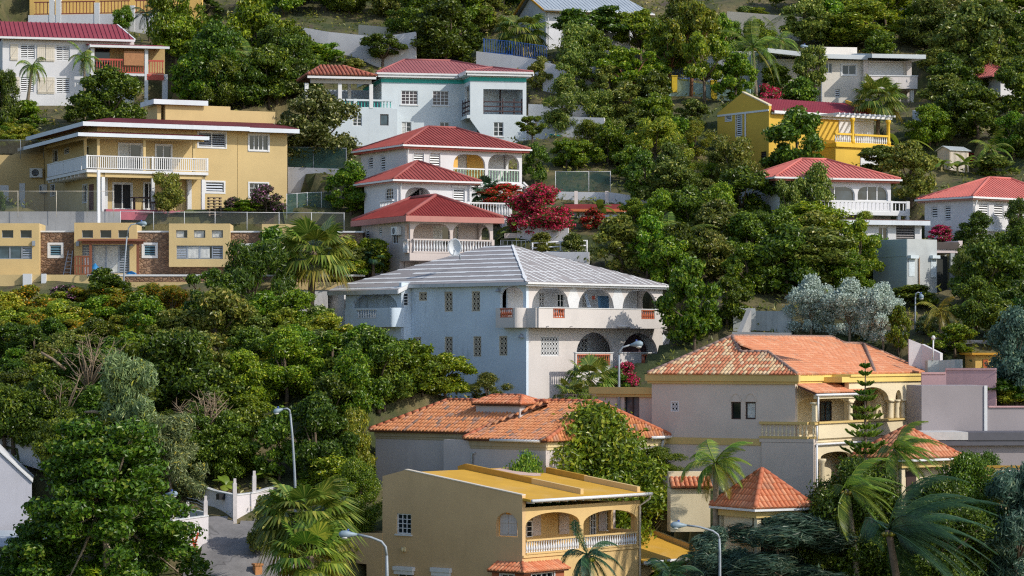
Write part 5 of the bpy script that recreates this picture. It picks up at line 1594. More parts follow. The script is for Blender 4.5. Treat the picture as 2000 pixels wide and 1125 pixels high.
cover(h,[[e0,e1,g1,g0],[hr.P(fR.S(229),-7.2,zz),hr.P(-1.2,-7.2,zz),g0,g1]],'rib',wine,gap=.36,rw=.07,rh=.06)
fa=h.p('fascia',wpaint);fa.box(hr,-1.2,hr.S(262),.55,.63,zz-.2,zz-.03)
b=MB();b.bar(e1+Vector((0,0,-.02)),g1+Vector((0,0,-.02)),.12);h.one('barge_board',b,wpaint)
po=1.6;bR=hr.off(po);x0,x1=bR.S(176),bR.S(322)
zf2=bR.Z(143,240)
zrf=bR.Z(90,240)
h.p('balcony_roof',wine).slab([bR.P(x0,.35,zrf),bR.P(bR.S(330),.35,zrf),bR.P(bR.S(322),-po,zrf+.3),bR.P(x0-.2,-po,zrf+.3)],.08)
fa.box(bR,x0,bR.S(330),.352,.41,zrf-.18,zrf+.01);fa.box(bR,x0-.06,x0,-po+.1,.41,zrf-.18,zrf+.05)
dk=h.p('balcony_deck',wpaint);dk.box(bR,x0,x1,-po+.003,0,zf2-.2,zf2)
redp=plain('coral_red_paint',(.50,.08,.05),.55,0,.12)
balustrade(h,bR,bR.S(187),bR.S(283),zf2+.03,bR.Z(115,240),-.08,'bar',redp,redp,gap=.2,rh=.14,depth=.1)
balustrade(h,bR,bR.S(290),bR.S(320),zf2+.03,bR.Z(117,300),-.08,'bar',redp,redp,gap=.2,rh=.14,depth=.1)
for x in(181,286):
 c=MB();s=bR.S(x);c.box(bR,s-.14,s+.14,-.3,.02,zb if x>200 else zf2,zrf-.09);h.one('post',c,wpaint)
bl=MB();q=bR.q(242,100,281,128);bl.box(bR,q[0],q[1],.02,.06,q[2],q[3]);h.one('reed_blind',bl,plain('reed_blind_weave',(.42,.20,.09),.8,0,.3,12))
iw=h.p('balcony_wall',plaster('buff_ochre_render',(.50,.36,.16)));iw.box(hr,hr.S(176),hr.S(322),-.3,.006,zf2,zrf)
dd=MB();q=hr.q(186,95,214,140);dd.box(hr,q[0],q[1],.01,.05,zf2+.01,q[3]);h.one('door',dd,glassm)
c=MB();c.box(bR,bR.S(318),bR.S(328),-.6,-.2,zb,zf2);h.one('column',c,wpaint)
h.p('red_base',redp).box(bR,bR.S(287),bR.S(320),-.02,.03,zf2-.5,zf2-.02)
h.done()
# ================================================================== yellow house with the red railing on the skyline edge
h=House('yellow_terrace_house','yellow house with white posts and brown red railing at the upper left edge','house',60,62,22.3,-8)
hr=h.R;zb=h.zb-2
yel2=plaster('warm_yellow_render',(.72,.46,.13))
h.p('wall',yel2).box(hr,hr.S(40),hr.S(380),-3,-2.6,zb,hr.Z(-80,150))
h.p('terrace',white2).box(hr,hr.S(55),hr.S(330),-2.6,0,zb,hr.Z(28,150))
for x in(101,114,189,258,322):
 c=MB();s=hr.S(x);c.box(hr,s-.22,s+.22,-.3,.04,zb,hr.Z(-2+(x-100)*.08,x));h.one('post',c,wpaint)
rw_=plain('brown_red_rail',(.22,.05,.04),.6)
for x0,x1 in((66,96),(119,185),(194,253),(263,318)):
 balustrade(h,hr,hr.S(x0),hr.S(x1),hr.Z(27,150),hr.Z(2,150),-.1,'bar',rw_,rw_,gap=.3,rh=.09,depth=.1)
h.pad(hr,hr.S(0),hr.S(380),-6,.5,h.zb-.5)
h.done()
# ================================================================== yellow house with pergola
yel=plaster('bright_yellow_render',(.68,.44,.06),dirt=(.4,.25,.05),dirt_amt=.2)
yelp=plain('yellow_column_paint',(.74,.46,.03),.6,0,.08)
crim=sheet_roof('crimson_sheet',(.34,.065,.085),.1,.55,(.44,.13,.15),.3)
h=House('yellow_house','bright yellow house with crimson roof between gable walls and white pergola over a balustraded terrace','house',1501,342,26.6,33)
hr,hl=h.R,h.L
w=hr.S(1707);dep=-hl.S(1402);zb=h.zb-1.5
zE=hr.Z(217,1503);zf=hr.Z(286,1680)
hL=[window(h,hl,hl.q(1417.5,224.5,1429,236),'louvre',nx=1,trim=.06),window(h,hl,hl.q(1438,223.5,1449,266),'louvre',nx=1,trim=.06),window(h,hl,hl.q(1486,296,1497,324),'louvre',nx=1,frame=brownf)]
mb=h.p('wall',yel)
gp=[(-dep,zb),(0,zb)]+hl.pts([(1502,207),(1450,181),(1401,221)])
mb.prism(hl,gp,hL,-.22,0)
mb.prism(hr,rect(.22,w,zb,zE),[window(h,hr,hr.q(1532,300,1556,322),'louvre',nx=2),window(h,hr,hr.q(1592,300,1612,322),'louvre',nx=1),window(h,hr,hr.q(1688,303,1702,315),'louvre',nx=1)],-.22,0)
mb.box(hr,w-.22,w,-dep,-.22,zb,zE);mb.box(hr,.22,w-.22,-dep,-dep+.22,zb,zE)
bd=MB();zz1=hl.Z(214.5,1500);bd.box(hl,-dep,.04,.003,.05,zz1-.1,zz1+.04);h.one('string_course',bd,wpaint)
b=MB();s=hl.S(1457);b.tube([hl.P(s,.06,zz1-.1),hl.P(s,.06,zb)],.06,8);h.one('downpipe',b,wpaint)
orr=hl.S(1450);zr=hl.Z(183,1450)
fR=hr.off(orr)
c0,c1=hr.P(.2,.35,zE+.05),hr.P(w,.35,zE+.05)
r0,r1=hr.P(.2,orr,zr-.25),hr.P(w,orr,zr-.25)
cover(h,[[c0,c1,r1,r0],[hr.P(w,-dep,zE),hr.P(.2,-dep,zE),r0,r1]],'rib',crim,gap=.28,rw=.05,rh=.03)
pg=h.p('gable_kerb',yelp)
fe=Fr(hr.P(w,0,0),hl.b)
pg.prism(fe,[(orr,zr),(.3,zE+.45),(.3,zE-.3),(orr,zr-.6)],[],-.02,.2)
pc=hl.pts([(1503.5,206),(1450,181)])
h.p('coping',plain('cream_coping',(.70,.60,.40))).prism(hl,[(.03,pc[0][1]),(.03,pc[0][1]+.09),(pc[1][0],pc[1][1]+.09),(pc[1][0],pc[1][1])],[],-.27,.05)
fa=h.p('fascia',wpaint);fa.box(hr,.25,w+.1,.352,.41,zE-.18,zE+.04);fa.box(hr,.25,w,.003,.2,zE-.22,zE-.05)
# terrace
po=2.3;T=hr.off(po);t0,t1=T.S(1632),T.S(1740)
zft=T.Z(282,1690);ztr=T.Z(262,1690)
tw=h.p('terrace',yel);tw.box(T,t0,t1,-po+.003,0,zb,zft-.28)
h.p('terrace_slab',yelp).box(T,t0-.1,t1+.25,-po+.003,.2,zft-.28,zft)
wl_=MB();q=T.q(1683,297,1712,330);wl_.box(T,T.S(1680),T.S(1716),.003,.06,zb,q[3]);h.one('white_panel',wl_,wpaint)
window(h,T,T.q(1693,298,1707,305),'louvre',nx=1,o=.15,rec=.09)
ww=MB();ww.box(hr,hr.S(1638),hr.S(1706),.003,.04,zft,hr.Z(229,1670));h.one('white_back_wall',ww,white2)
balustrade(h,T,t0,T.S(1664),zft,ztr,-.12,'vase',yelp,wpaint,gap=.19,rh=.14,bh=.1,depth=.24)
balustrade(h,T,T.S(1670),T.S(1735),zft,ztr,-.12,'vase',yelp,wpaint,gap=.19,rh=.14,bh=.1,depth=.24)
zp=T.Z(231,1690)
for x in(1667,1737):
 c=MB();s=T.S(x);c.lathe(T.P(s,-.12,zft),[(.2,0),(.2,.25),(.14,.35),(.13,zp-zft-.3),(.2,zp-zft-.2),(.2,zp-zft-.02)],12);h.one('column',c,yelp)
pr=MB();pr.box(T,t0,t1+.15,-.25,-.02,zp,zp+.16);pr.box(T,t0,t1+.15,-po+.05,-po+.2,zp,zp+.16);h.one('pergola_beam',pr,wpaint)
sl_=MB()
for k in range(12):x=t0+.1+(t1-t0)*k/11;sl_.box(T,x-.05,x+.05,-po+.03,.35,zp+.163,zp+.3)
h.one('pergola_slats',sl_,wpaint)
h.pad(hr,0,w+1,-dep,3,h.zb)
h.done()
# ================================================================== coral roofed house above the annex
coral=sheet_roof('coral_sheet',(.56,.175,.15),.08,.55,(.6,.26,.23),.3)
h=House('coral_roofed_house','white house with coral hipped roof, two dark arched windows and long white balustrade','house',1521,440,28.6,20)
hr,hl=h.R,h.L
w=hr.S(1740);dep=6.5;zb=h.zb-2
zE=hr.Z(349,1530);zf=hr.Z(410,1680)
hR=[]
for x0,x1 in((1592,1669.5),(1675,1735)):
 q=hr.q(x0,363.5,x1,392);hR.append(window(h,hr,roundp(q[0],min(q[1],w-.22),q[2],q[3],.6),'slider',nx=2 if x0<1600 else 3,rec=.16,pane=glass('slate_glass',(.03,.045,.06),.12)))
hR.append(window(h,hr,hr.q(1540,366,1560,392),'louvre',nx=1))
shell(h,white2,w,dep,zb,zE,hR,[])
ridge_hip(h,hr,w,dep,.5,zE+.12,1565,1614,311.5,coral,coral,plain('coral_trim',(.40,.11,.07),.6))
po=1.6;B=hr.off(po);b0,b1=B.S(1600),B.S(1777)
zt,zd=B.Z(392,1690),B.Z(413,1690)
balustrade(h,B,b0,b1,zd,zt,-.1,'bar',wpaint,wpaint,gap=.3,rh=.12,bh=.1,depth=.16,posts=((B.S(1742),.2),(b1-.12,.25)))
me_dk=h.p('deck',wpaint);me_dk.box(B,b0,b1,-po+.003,0,zd-.25,zd-.002)
for x in(1757,1774):
 c=MB();s=B.S(x);c.box(B,s-.12,s+.12,-.3,-.05,zd-1.3,zd-.252);h.one('post',c,wpaint)
h.pad(hr,-1,w+1,-dep,3,h.zb)
h.done()
# flat roofed annex with the water heater on top
h=House('flat_roofed_annex','low white annex with brown flat roof edge and grey roller shutter below the coral-roofed house','house',1640,470,29.4,16)
hr=h.R;zb=h.zb-1;zr=hr.Z(431,1720);w=hr.S(1800)
hs=[window(h,hr,hr.q(1716,443,1734,470),'slider',nx=2,rec=.15),window(h,hr,hr.q(1750,441,1787,468),'louvre',nx=1,rec=.12,slat=plain('worn_shutter',(.23,.21,.21),.7,0,.25,9),frame=plain('worn_frame',(.3,.28,.27)))]
h.p('wall',white2).prism(hr,rect(0,w,zb,zr-.1),hs,-.2,0)
h.p('wall',white2).box(hr,w-.2,w,-4,-.2,zb,zr-.1);h.p('wall',white2).box(hr,0,.2,-4,-.2,zb,zr-.1)
h.p('roof',plain('brown_roof_edge',(.13,.07,.06),.8,0,.2)).box(hr,-.5,w+.4,-4.2,.5,zr-.08,zr+.06)
h.p('fascia',fasc).box(hr,-.5,w+.4,.5,.53,zr-.3,zr-.0)
b=MB();b.box(hr,hr.S(1714),hr.S(1738),.003,.2,hr.Z(441,1720),hr.Z(437.5,1720));h.one('roller_box',b,wpaint)
h.pad(hr,-1,w,-4,1,h.zb-.5)
h.done()
t=thing('water_heater',hr.P(hr.S(1640),-.8,zr+.06),'white horizontal water heater tank lying on the flat roof edge beneath the long balustrade','water heater')
q=hr.q(1619,411,1661,423);b=MB();r=(q[3]-zr-.1)/2
b.tube([hr.P(q[0],-.5,zr+.2+r),hr.P(q[1],-.5,zr+.2+r)],r,14,True);b.build('tank',plain('tank_white',(.66,.66,.66),.35,.1,.05),t)
b=MB();b.tube([hr.P(q[0]-.02,-.5,zr+.2+r),hr.P(q[0]+.25,-.5,zr+.2+r)],r*1.02,14,True);b.build('end_cap',plain('cap_dark',(.05,.04,.04),.5),t)
b=MB();b.box(hr,q[0]+.3,q[0]+.4,-.8,-.2,zr+.063,zr+.3);b.box(hr,q[1]-.4,q[1]-.3,-.8,-.2,zr+.063,zr+.3);b.build('cradle',galv,t)
# ================================================================== white house with red roof at the right edge
h=House('red_roofed_house','white cube-like house with coral red hip roof and plain louvred windows at the right edge','house',1900,490,29,38)
hr,hl=h.R,h.L
w=9.0;dep=-hl.S(1806);zb=h.zb-2
zE=hr.Z(386,1900)
hL=[W((1819,403,1831,425),hl,nx=1),W((1844.5,401,1856.5,431.5),hl,nx=1)]
hR=[W((1912,397,1931,428),hr,nx=1),W((1941.7,397,1960,428),hr,nx=1),W((1912,459,1931,478),hr,nx=1)]
shell(h,white2,w,dep,zb,zE,hR,hL)
lg=MB();lg.box(hr,.05,w,.003,.25,hr.Z(452,1930),hr.Z(447.5,1930));h.one('ledge',lg,wpaint)
ridge_hip(h,hr,w,dep,.4,zE+.08,1932,1974,348.6,coral,coral,plain('pale_coral_trim',(.5,.26,.22),.6),fh=.16)
downpipe(h,hr,.1,.02,zE-.1,zb)
h.pad(hr,0,w,-dep,.8,h.zb)
h.done()
# ================================================================== weathered concrete house
conc2=plaster('weathered_pale_concrete',(.46,.49,.49),dirt=(.07,.07,.07),dirt_amt=.85,var=.2)
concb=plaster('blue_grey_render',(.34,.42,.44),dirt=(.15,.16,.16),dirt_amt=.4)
h=House('concrete_house','square weathered concrete house with closed white roller shutters and pinkish balcony slab','house',1772,575,30.6,35)
hr,hl=h.R,h.L
w=hr.S(1830);dep=-hl.S(1716);zb=h.zb-1;zE=hr.Z(467,1790)
h.p('wall',conc2).box(hr,0,w,-dep,0,zb,zE)
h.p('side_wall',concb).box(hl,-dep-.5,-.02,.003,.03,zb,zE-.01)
b=MB();b.box(hl,-dep,0,.031,.05,hl.Z(500,1740)-.06,hl.Z(500,1740));h.one('string_course',b,concb)
for x0,x1,y0,y1 in((1775,1786,505,540),(1818,1828,505,542)):
 q=hr.q(x0,y0,x1,y1);b=MB();n=12
 for k in range(n):b.box(hr,q[0],q[1],.004,.03+.01*(k%2),q[2]+(q[3]-q[2])*k/n,q[2]+(q[3]-q[2])*(k+1)/n-.004)
 b.box(hr,q[0]-.1,q[1]+.1,.003,.3,q[3],q[3]+.2);h.one('roller_shutter',b,plain('blue_white_shutter',(.62,.70,.74),.5))
b=MB();s=hr.S(1794);b.tube([hr.P(s,.06,hr.Z(503,1794)),hr.P(s,.06,zb)],.05,8);h.one('downpipe',b,plain('rust_pipe',(.3,.2,.12)))
pf=Fr(hr.P(w+.01,-.3,0),hr.b-18);z0,z1=pf.Z(494,1855),pf.Z(473,1855);pw=pf.S(1880)
h.p('balcony',plaster('pink_white_render',(.68,.58,.57))).box(pf,0,pw,-2.6,0,z0,pf.Z(485,1855))
h.p('balcony',None).box(pf,0,pw-.3,-.2,0,pf.Z(485,1855)+.003,z1-.25)
pn=MB();pn.box(pf,0,pw-.3,.003,.1,z1-.45,z1);h.one('planter',pn,plain('dark_planter',(.06,.045,.04)))
h.p('balcony',None).box(pf,pw-.3,pw,-2.6,0,pf.Z(485,1855)+.003,z1+.1)
h.p('porch_wall',conc2).box(pf,0,.2,-.2,-.02,zb,z0);h.p('porch_wall',None).box(pf,1.2,1.5,-.2,-.02,zb,z0);h.p('porch_wall',None).box(pf,0,pw,-2.8,-2.4,zb,z0)
dd=MB();dd.box(pf,.25,1.15,-.5,-.4,zb,z0-.2);h.one('door',dd,plain('dark_green_door',(.03,.035,.03)))
h.pad(hr,-1,w+4,-dep-1,1,h.zb)
h.done()
# ================================================================== white house on the upper right
h=House('white_flat_house','white house with wide flat pale roof, parapet box and rounded balcony at the upper right','house',1609,200,24.3,8)
hr,hl=h.R,h.L
warmw=plaster('warm_white_render',(.74,.69,.62),dirt_amt=.15)
zb=h.zb-2;zE=hr.Z(118,1650);S=hr.S
hs=[window(h,hr,hr.q(1645,127,1671,145.5),'slider',nx=2,trim=.14),window(h,hr,hr.q(1612,123,1625,143),'slider',nx=2),window(h,hr,hr.q(1631,174,1640.5,191),'louvre',nx=1)]
h.p('wall',warmw).prism(hr,rect(-.2,S(1684),zb,zE),hs,-.2,0)
h.p('wall',warmw).box(hr,-.2,0,-6,-.2,zb,zE)
fw2=hr.off(1.0)
h.p('wall',warmw).box(fw2,fw2.S(1689),fw2.S(1784),-6,-.9,zb,zE)
q=fw2.q(1701,121,1770,147);b=MB();n=16
for k in range(n):b.box(hr,q[0],q[1],.11,.13+.008*(k%2),q[2]-.6+(q[3]-q[2]+.6)*k/n,q[2]-.6+(q[3]-q[2]+.6)*(k+1)/n-.003)
h.one('roller_shutter',b,wpaint)
Bf=hr.off(2.6);b0,b1=Bf.S(1690),Bf.S(1792);z0,z1=Bf.Z(173,1750),Bf.Z(149,1750)
bp=h.p('balcony',plaster('pinkish_white_render',(.72,.66,.63)));bp.box(Bf,b0,b1,-.15,0,z0,z1);bp.box(Bf,b0,b1,-2.5,-.15,z0,z0+.15);bp.box(Bf,b1-.15,b1,-2.5,-.151,z0+.15,z1);bp.box(Bf,b0,b0+.15,-1.4,-.151,z0+.15,z1)
h.p('coping',wpaint).box(Bf,b0-.04,b1+.04,-.2,.05,z1+.002,z1+.08)
c=MB();c.box(Bf,b1-.5,b1-.2,-.6,-.3,zb,z0);h.one('column',c,warmw)
for x in(1695,1780):
 c=MB();s=fw2.S(x);c.box(fw2,s-.2,s+.2,-.89,-.6,zb,zE);h.one('pilaster',c,bp and plaster('pinkish_white_render',(.72,.66,.63)))
Rf=plaster('pale_roof_coat',(.62,.66,.68),dirt=(.3,.3,.3),dirt_amt=.3)
b=MB();xs=S(1495)
b.slab([hr.P(xs,.8,hr.Z(96,1500)),hr.P(-.6,.8,zE+.42),hr.P(-.6,-7,zE+.9),hr.P(xs,-7,zE+1.1)],.35)
b.slab([hr.P(-.6,.8,zE+.42),hr.P(S(1690),.8,zE+.36),hr.P(S(1690),-7,zE+1.0),hr.P(-.6,-7,zE+1.1)],.35)
b.slab([hr.P(S(1688),2.4,zE+.32),hr.P(S(1792),2.4,zE+.30),hr.P(S(1790),-5,zE+.55),hr.P(S(1690),-5,zE+1.1)],.33)
h.one('roof',b,Rf)
pb=MB();f4=hr.off(-4);q=f4.q(1602,92,1674,103);pb.box(f4,q[0],q[1],-2,0,q[2]-.3,q[3]);h.one('parapet',pb,warmw)
h.p('wall',warmw).box(hr,xs+.5,-.22,-6,-.5,zb,zE+.1)
h.pad(hr,xs,S(1792),-7,3,h.zb)
h.done()
# ================================================================== grey roofed white house at the top
greyr=sheet_roof('pale_grey_sheet',(.36,.41,.46),.1,.5,(.5,.53,.56),.4)
orangey=plain('orange_yellow_trim',(.60,.30,.02),.6)
h=House('grey_roofed_house','white house with pale grey sheet roof edged in orange yellow at the top middle','house',1065,105,22.8,20)
hr,hl=h.R,h.L
zb=h.zb-1;zE=hr.Z(21,1065);w=hr.S(1252)
shell(h,white2,w,7,zb,zE,[window(h,hr,hr.q(1090,36,1112,56),'louvre',nx=2)],[],zL=None)
f2=hr.off(-3.5);zr=f2.Z(-7,1120)
c0,c1=hr.P(-.4,.6,zE+.1),hr.P(hr.S(1271),.6,zE+.1)
r0,r1=hr.P(-.4,-3.5,zr),hr.P(f2.S(1224),-3.5,zr)
k0=hr.P(-.4,-7.6,zE+.1)
cover(h,[[c0,c1,r1,r0],[hr.P(w,-7.6,zE+.1),k0,r0,r1]],'rib',greyr,gap=.35,rw=.05,rh=.03)
t_=h.p('trim',orangey);t_.box(hr,-.4,hr.S(1271),.6,.66,zE-.14,zE+.06)
t_.bar(c0+Vector((0,0,-.1)),r0+Vector((0,0,-.1)),.16);t_.bar(k0+Vector((0,0,-.1)),r0+Vector((0,0,-.1)),.16)
g=MB();gpts=[(-7,zE),(0,zE),(-3.5,zr-.2)];g.prism(hl,gpts,[],-.2,0);h.one('gable',g,white2)
g=MB();g.tube([hr.P(-.4,.74,zE-.02),hr.P(hr.S(1272),.74,zE-.02)],.08,8);h.one('gutter',g,wpaint)
downpipe(h,hr,w-.2,.1,zE-.05,zb);downpipe(h,hr,.2,.1,zE-.05,zb)
h.pad(hr,0,w,-7,1,h.zb)
h.done()
# ================================================================== hints of more buildings at the edges
h=House('cream_house','cream house with balustrade seen in part at the upper right edge of the hill','house',1930,25,22.2,-6)
hr=h.R;zb=h.zb-3
h.p('wall',creams).box(hr,hr.S(1860),hr.S(2120),-3,-2.5,zb,hr.Z(-60,1950));h.p('terrace',creams).box(hr,hr.S(1865),hr.S(2120),-2.5,0,zb,hr.Z(16,1950))
balustrade(h,hr,hr.S(1866),hr.S(2060),hr.Z(16,1950),hr.Z(-3,1950),-.1,'vase',creams,creams,gap=.28)
h.pad(hr,hr.S(1860),hr.S(2120),-5,.5,h.zb-1);h.done()
h=House('cream_house','pale yellow house corner showing between treetops above the white flat-roofed house','house',1728,30,22.2,0)
hr=h.R;zb=h.zb-2
h.p('wall',creams).box(hr,hr.S(1722),hr.S(1800),-3,0,zb,hr.Z(-60,1750))
h.p('corner_pier',plain('yellow_pier',(.70,.50,.12))).box(hr,hr.S(1722),hr.S(1731),.003,.3,zb,hr.Z(-60,1750));h.p('corner_pier',None).box(hr,hr.S(1745),hr.S(1753),.003,.3,zb,hr.Z(-60,1750))
h.done()
h=House('coral_roofed_cottage','coral roofed cottage showing only its roof corner among trees at the right edge','house',1985,165,24.6,25)
hr=h.R;zb=h.zb-1;zE=hr.Z(151,1985)
h.p('wall',white2).box(hr,-1.5,6,-5,0,zb,zE)
cover(h,[[hr.P(-2.6,.5,zE),hr.P(6.5,.5,zE),hr.P(5,-2.5,zE+1.25),hr.P(-1,-2.5,zE+1.25)],[hr.P(-2.6,-5.5,zE),hr.P(-2.6,.5,zE),hr.P(-1,-2.5,zE+1.25)]],'rib',coral)
h.done()
# garden shed
h=House('garden_shed','small beige metal garden shed with low pitched roof on the right slope','shed',1855,338,26.4,35)
hr,hl=h.R,h.L;w=hr.S(1892);d=-hl.S(1831);zE=hr.Z(293,1860);zb=h.zb-.5
shm=plain('shed_beige',(.60,.52,.40),.5,0,.06)
h.p('wall',shm).box(hr,0,w,-d,0,zb,zE)
b=MB();n=14
for k in range(n):b.box(hr,.1+(w-.2)*k/n,.1+(w-.2)*(k+.45)/n,.003,.03,zb,zE-.05)
h.one('cladding',b,plain('shed_pale',(.68,.62,.54),.5,0,.05))
g=MB();zr=hl.Z(289,1842);g.prism(hl,[(-d,zE),(0,zE),(-d/2,zE+.28)],[],-.1,0);h.one('gable',g,shm)
r=MB();r.slab([hr.P(-.12,.15,zE+.0),hr.P(w+.12,.15,zE+.0),hr.P(w+.12,-d/2,zE+.34),hr.P(-.12,-d/2,zE+.34)],.04)
r.slab([hr.P(w+.12,-d-.15,zE),hr.P(-.12,-d-.15,zE),hr.P(-.12,-d/2,zE+.34),hr.P(w+.12,-d/2,zE+.34)],.04);h.pad(hr,-1,w+1,-d-1,4,h.zb);h.one('roof',r,plain('shed_roof',(.52,.58,.60),.4,.2))
dd=MB();dd.box(hl,-d*.75,-d*.25,.003,.03,zb,zE-.25);h.one('door',dd,shm)
h.done()
# mauve flat roofed building at the lower right
mauve=plaster('mauve_grey_render',(.34,.305,.315),dirt_amt=.15)
h=House('mauve_building','long mauve grey flat roofed building with stepped parapet at the right edge','building',1800,985,36.6,4)
hr=h.R;zb=h.zb-3;S=hr.S;po=3.2;f0=hr.off(-3)
bx_=h.p('wall',mauve)
z1=hr.Z(848,1850)
bx_.box(hr,S(1800),S(2150),-3.2,0,zb,z1-.35)
bx_.box(f0,f0.S(1800),f0.S(1928),-4,0,z1-.6,f0.Z(753,1850));bx_.box(f0,f0.S(1928)+.003,f0.S(2150),-4,-.02,z1-.6,f0.Z(796,1950))
b=MB();b.box(hr,S(1800),S(1888),-3.0,.35,z1-.3,z1+.12);h.one('roof_edge',b,plain('pale_roof_edge',(.55,.54,.53)))
b=MB();b.box(hr,S(1888)+.003,S(2150),-3.0,.35,z1-.32,z1+.1);b.box(hr,S(1800),S(2150),-2.9,.3,z1-.6,z1-.322);h.one('dark_roof_edge',b,plain('slate_roof_edge',(.10,.10,.12),.6))
b=MB();b.box(f0,f0.S(1922),f0.S(1928),.003,.06,z1-.3,f0.Z(753,1925));h.one('white_edge',b,wpaint)
b=MB();b.box(f0,f0.S(1931),f0.S(2150),-.5,.06,f0.Z(796,1950)+.003,f0.Z(793,1950));h.one('pink_coping',b,plain('pink_coping',(.55,.33,.33)))
h.pad(hr,S(1790),S(2150),-8,1,h.zb-.5)
h.done()
# yellow hut far right
h=House('yellow_hut','small yellow hut with orange shutter behind the pink boundary wall','hut',1905,735,33.4,10)
hr=h.R;zE=hr.Z(693,1920)
h.p('wall',yel2).box(hr,0,hr.S(1950),-3,0,h.zb-1,zE)
b=MB();q=hr.q(1920,702,1929,722);b.box(hr,q[0],q[1],.003,.05,q[2],q[3]);h.one('shutter',b,plain('orange_shutter',(.45,.10,.02)))
r=MB();r.box(hr,-.3,hr.S(1955),-3.3,.3,zE+.002,zE+.12);h.one('roof',r,orangey)
h.done()
# two white buildings behind the almond tree at the lower left
h=House('white_gabled_house','white gabled house end at the lower left edge behind the large-leaved tree','house',5,1035,37.5,9)
hr=h.R
mb=h.p('gable_wall',plaster('lilac_white_render',(.52,.52,.58),dirt_amt=.2))
pl=hr.pts([(-60,840),(-14,872),(62,942),(62,1050),(-60,1050)]);mb.prism(hr,pl,[],-.25,0)
rf=MB();p=hr.pts([(-14,871),(64,943)])
rf.slab([hr.P(p[0][0],.1,p[0][1]+.1),hr.P(p[1][0],.1,p[1][1]+.1),hr.P(p[1][0],-7,p[1][1]+.1),hr.P(p[0][0],-7,p[0][1]+.1)],.08);h.one('roof',rf,wpaint)
h.pad(hr,hr.S(-60),hr.S(62),-7,1,h.zb);h.done()
h=House('metal_roofed_shed','low shed with pale metal roof at the lower left corner beside the large-leaved tree','shed',40,1105,38.3,-3)
hr=h.R
r=MB();p0,p1=hr.Z(1066,40),hr.off(-2.6).Z(1036,40)
r.slab([hr.P(hr.S(-60),.2,p0),hr.P(hr.S(98),.2,p0),hr.P(hr.S(90),-2.6,p1),hr.P(hr.S(-60),-2.6,p1)],.06);h.one('roof',r,greyr)
h.p('wall',rose).box(hr,hr.S(-60),hr.S(92),-2.5,0,h.zb-1,p0-.08)
h.pad(hr,hr.S(-60),hr.S(95),-3,1,h.zb);h.done()
# ================================================================== free standing walls
def gz(x,y):return 0
def wall(name,label,cat,pts,m,th=.25,down=1.0,cop=None,caph=.12):
 """A wall along image points (px, py_top, py_bottom, ppm): each stands where its base is seen."""
 P=[(ray(px,pt,F/k),ray(px,pb,F/k))for px,pt,pb,k in pts]
 c=P[len(P)//2][1]
 t=thing(name,c,label,cat)
 b=MB();cb=MB()
 for(a0,a1),(b0,b1)in zip(P,P[1:]):
  fr=Fr(a1,math.degrees(math.atan2(b1.y-a1.y,b1.x-a1.x)));L=math.hypot(b1.x-a1.x,b1.y-a1.y)
  b.prism(fr,[(0,a1.z-down),(L,b1.z-down),(L,b0.z),(0,a0.z)],[],-th,0)
  if cop:cb.prism(fr,[(0,a0.z+.002),(L,b0.z+.002),(L,b0.z+caph),(0,a0.z+caph)],[],-th-.04,.04)
 b.build('masonry',m,t)
 if cop:cb.build('coping',cop,t)
 return t,P
roughw=plaster('rough_white_wall',(.66,.65,.67),dirt=(.2,.19,.19),dirt_amt=.5,var=.12)
roadw=plaster('road_wall_white',(.72,.68,.70),dirt=(.25,.22,.2),dirt_amt=.5)
wall('garden_wall','long white garden wall running down the hillside above the rose-roofed pale blue house','wall',[(556,47,80,23.4),(640,62,92,23.5),(740,72,118,23.6),(812,62,122,23.7)],roughw)
wall('garden_wall','short pale wall end at the top of the hillside above the long white garden wall','wall',[(700,48,70,22.6),(790,56,88,22.8)],cream)
wall('terrace_wall','white terrace wall with sloping top below the blue railing','wall',[(930,100,160,23.6),(1000,108,170,23.7),(1075,120,178,23.8)],white2)
wall('terrace_wall','broad white retaining wall right of the pale blue house under the trees','wall',[(1032,203,255,25.0),(1080,205,258,25.1),(1190,206,262,25.3)],white2)
wall('terrace_wall','white stepped wall between the fan palm and the grey trunked trees','wall',[(1060,120,200,24.2),(1120,134,215,24.3),(1180,128,215,24.3)],white2)
wall('terrace_wall','low white wall right of the pale blue house with dark vent holes','wall',[(1028,226,300,25.5),(1110,228,300,25.6),(1180,230,300,25.7)],white2)
wall('retaining_wall','white buttressed retaining wall behind the bougainvillea','wall',[(1085,374,420,27.6),(1195,376,424,27.7),(1290,390,440,27.9)],white2)
wall('retaining_wall','white wall under the magenta bougainvillea above the striped roof','wall',[(1010,440,500,28.9),(1110,445,505,29.0)],roughw)
wall('garden_wall','white wall block beside the banana plant right of the bougainvillea','wall',[(1168,420,470,28.6),(1205,420,470,28.7)],white2)
wall('garden_wall','pale wall below the white rail right of the striped roof apex','wall',[(1060,492,545,29.6),(1150,492,545,29.7)],white2)
wall('concrete_wall','stained grey concrete yard wall behind the mottled orange roof','wall',[(1432,602,655,31.8),(1475,602,655,31.8),(1476,607,657,31.8),(1545,608,660,32.0)],conc2)
wall('concrete_wall','low grey concrete wall just above the ridge of the mottled orange roof','wall',[(1430,648,690,32.6),(1545,650,690,32.7)],concrete)
wall('stair_wall','stained white wall with sloping top right of the silver tree','wall',[(1775,662,740,33.2),(1800,672,745,33.2),(1836,690,750,33.4)],roughw)
wall('gate_pillar','white concrete gate block with lamp post beside the pink wall','wall',[(1812,704,745,33.8),(1834,704,745,33.8),(1865,702,724,33.9)],conc2,th=1.2)
pinkw=plaster('pink_boundary_render',(.48,.31,.33),dirt_amt=.25)
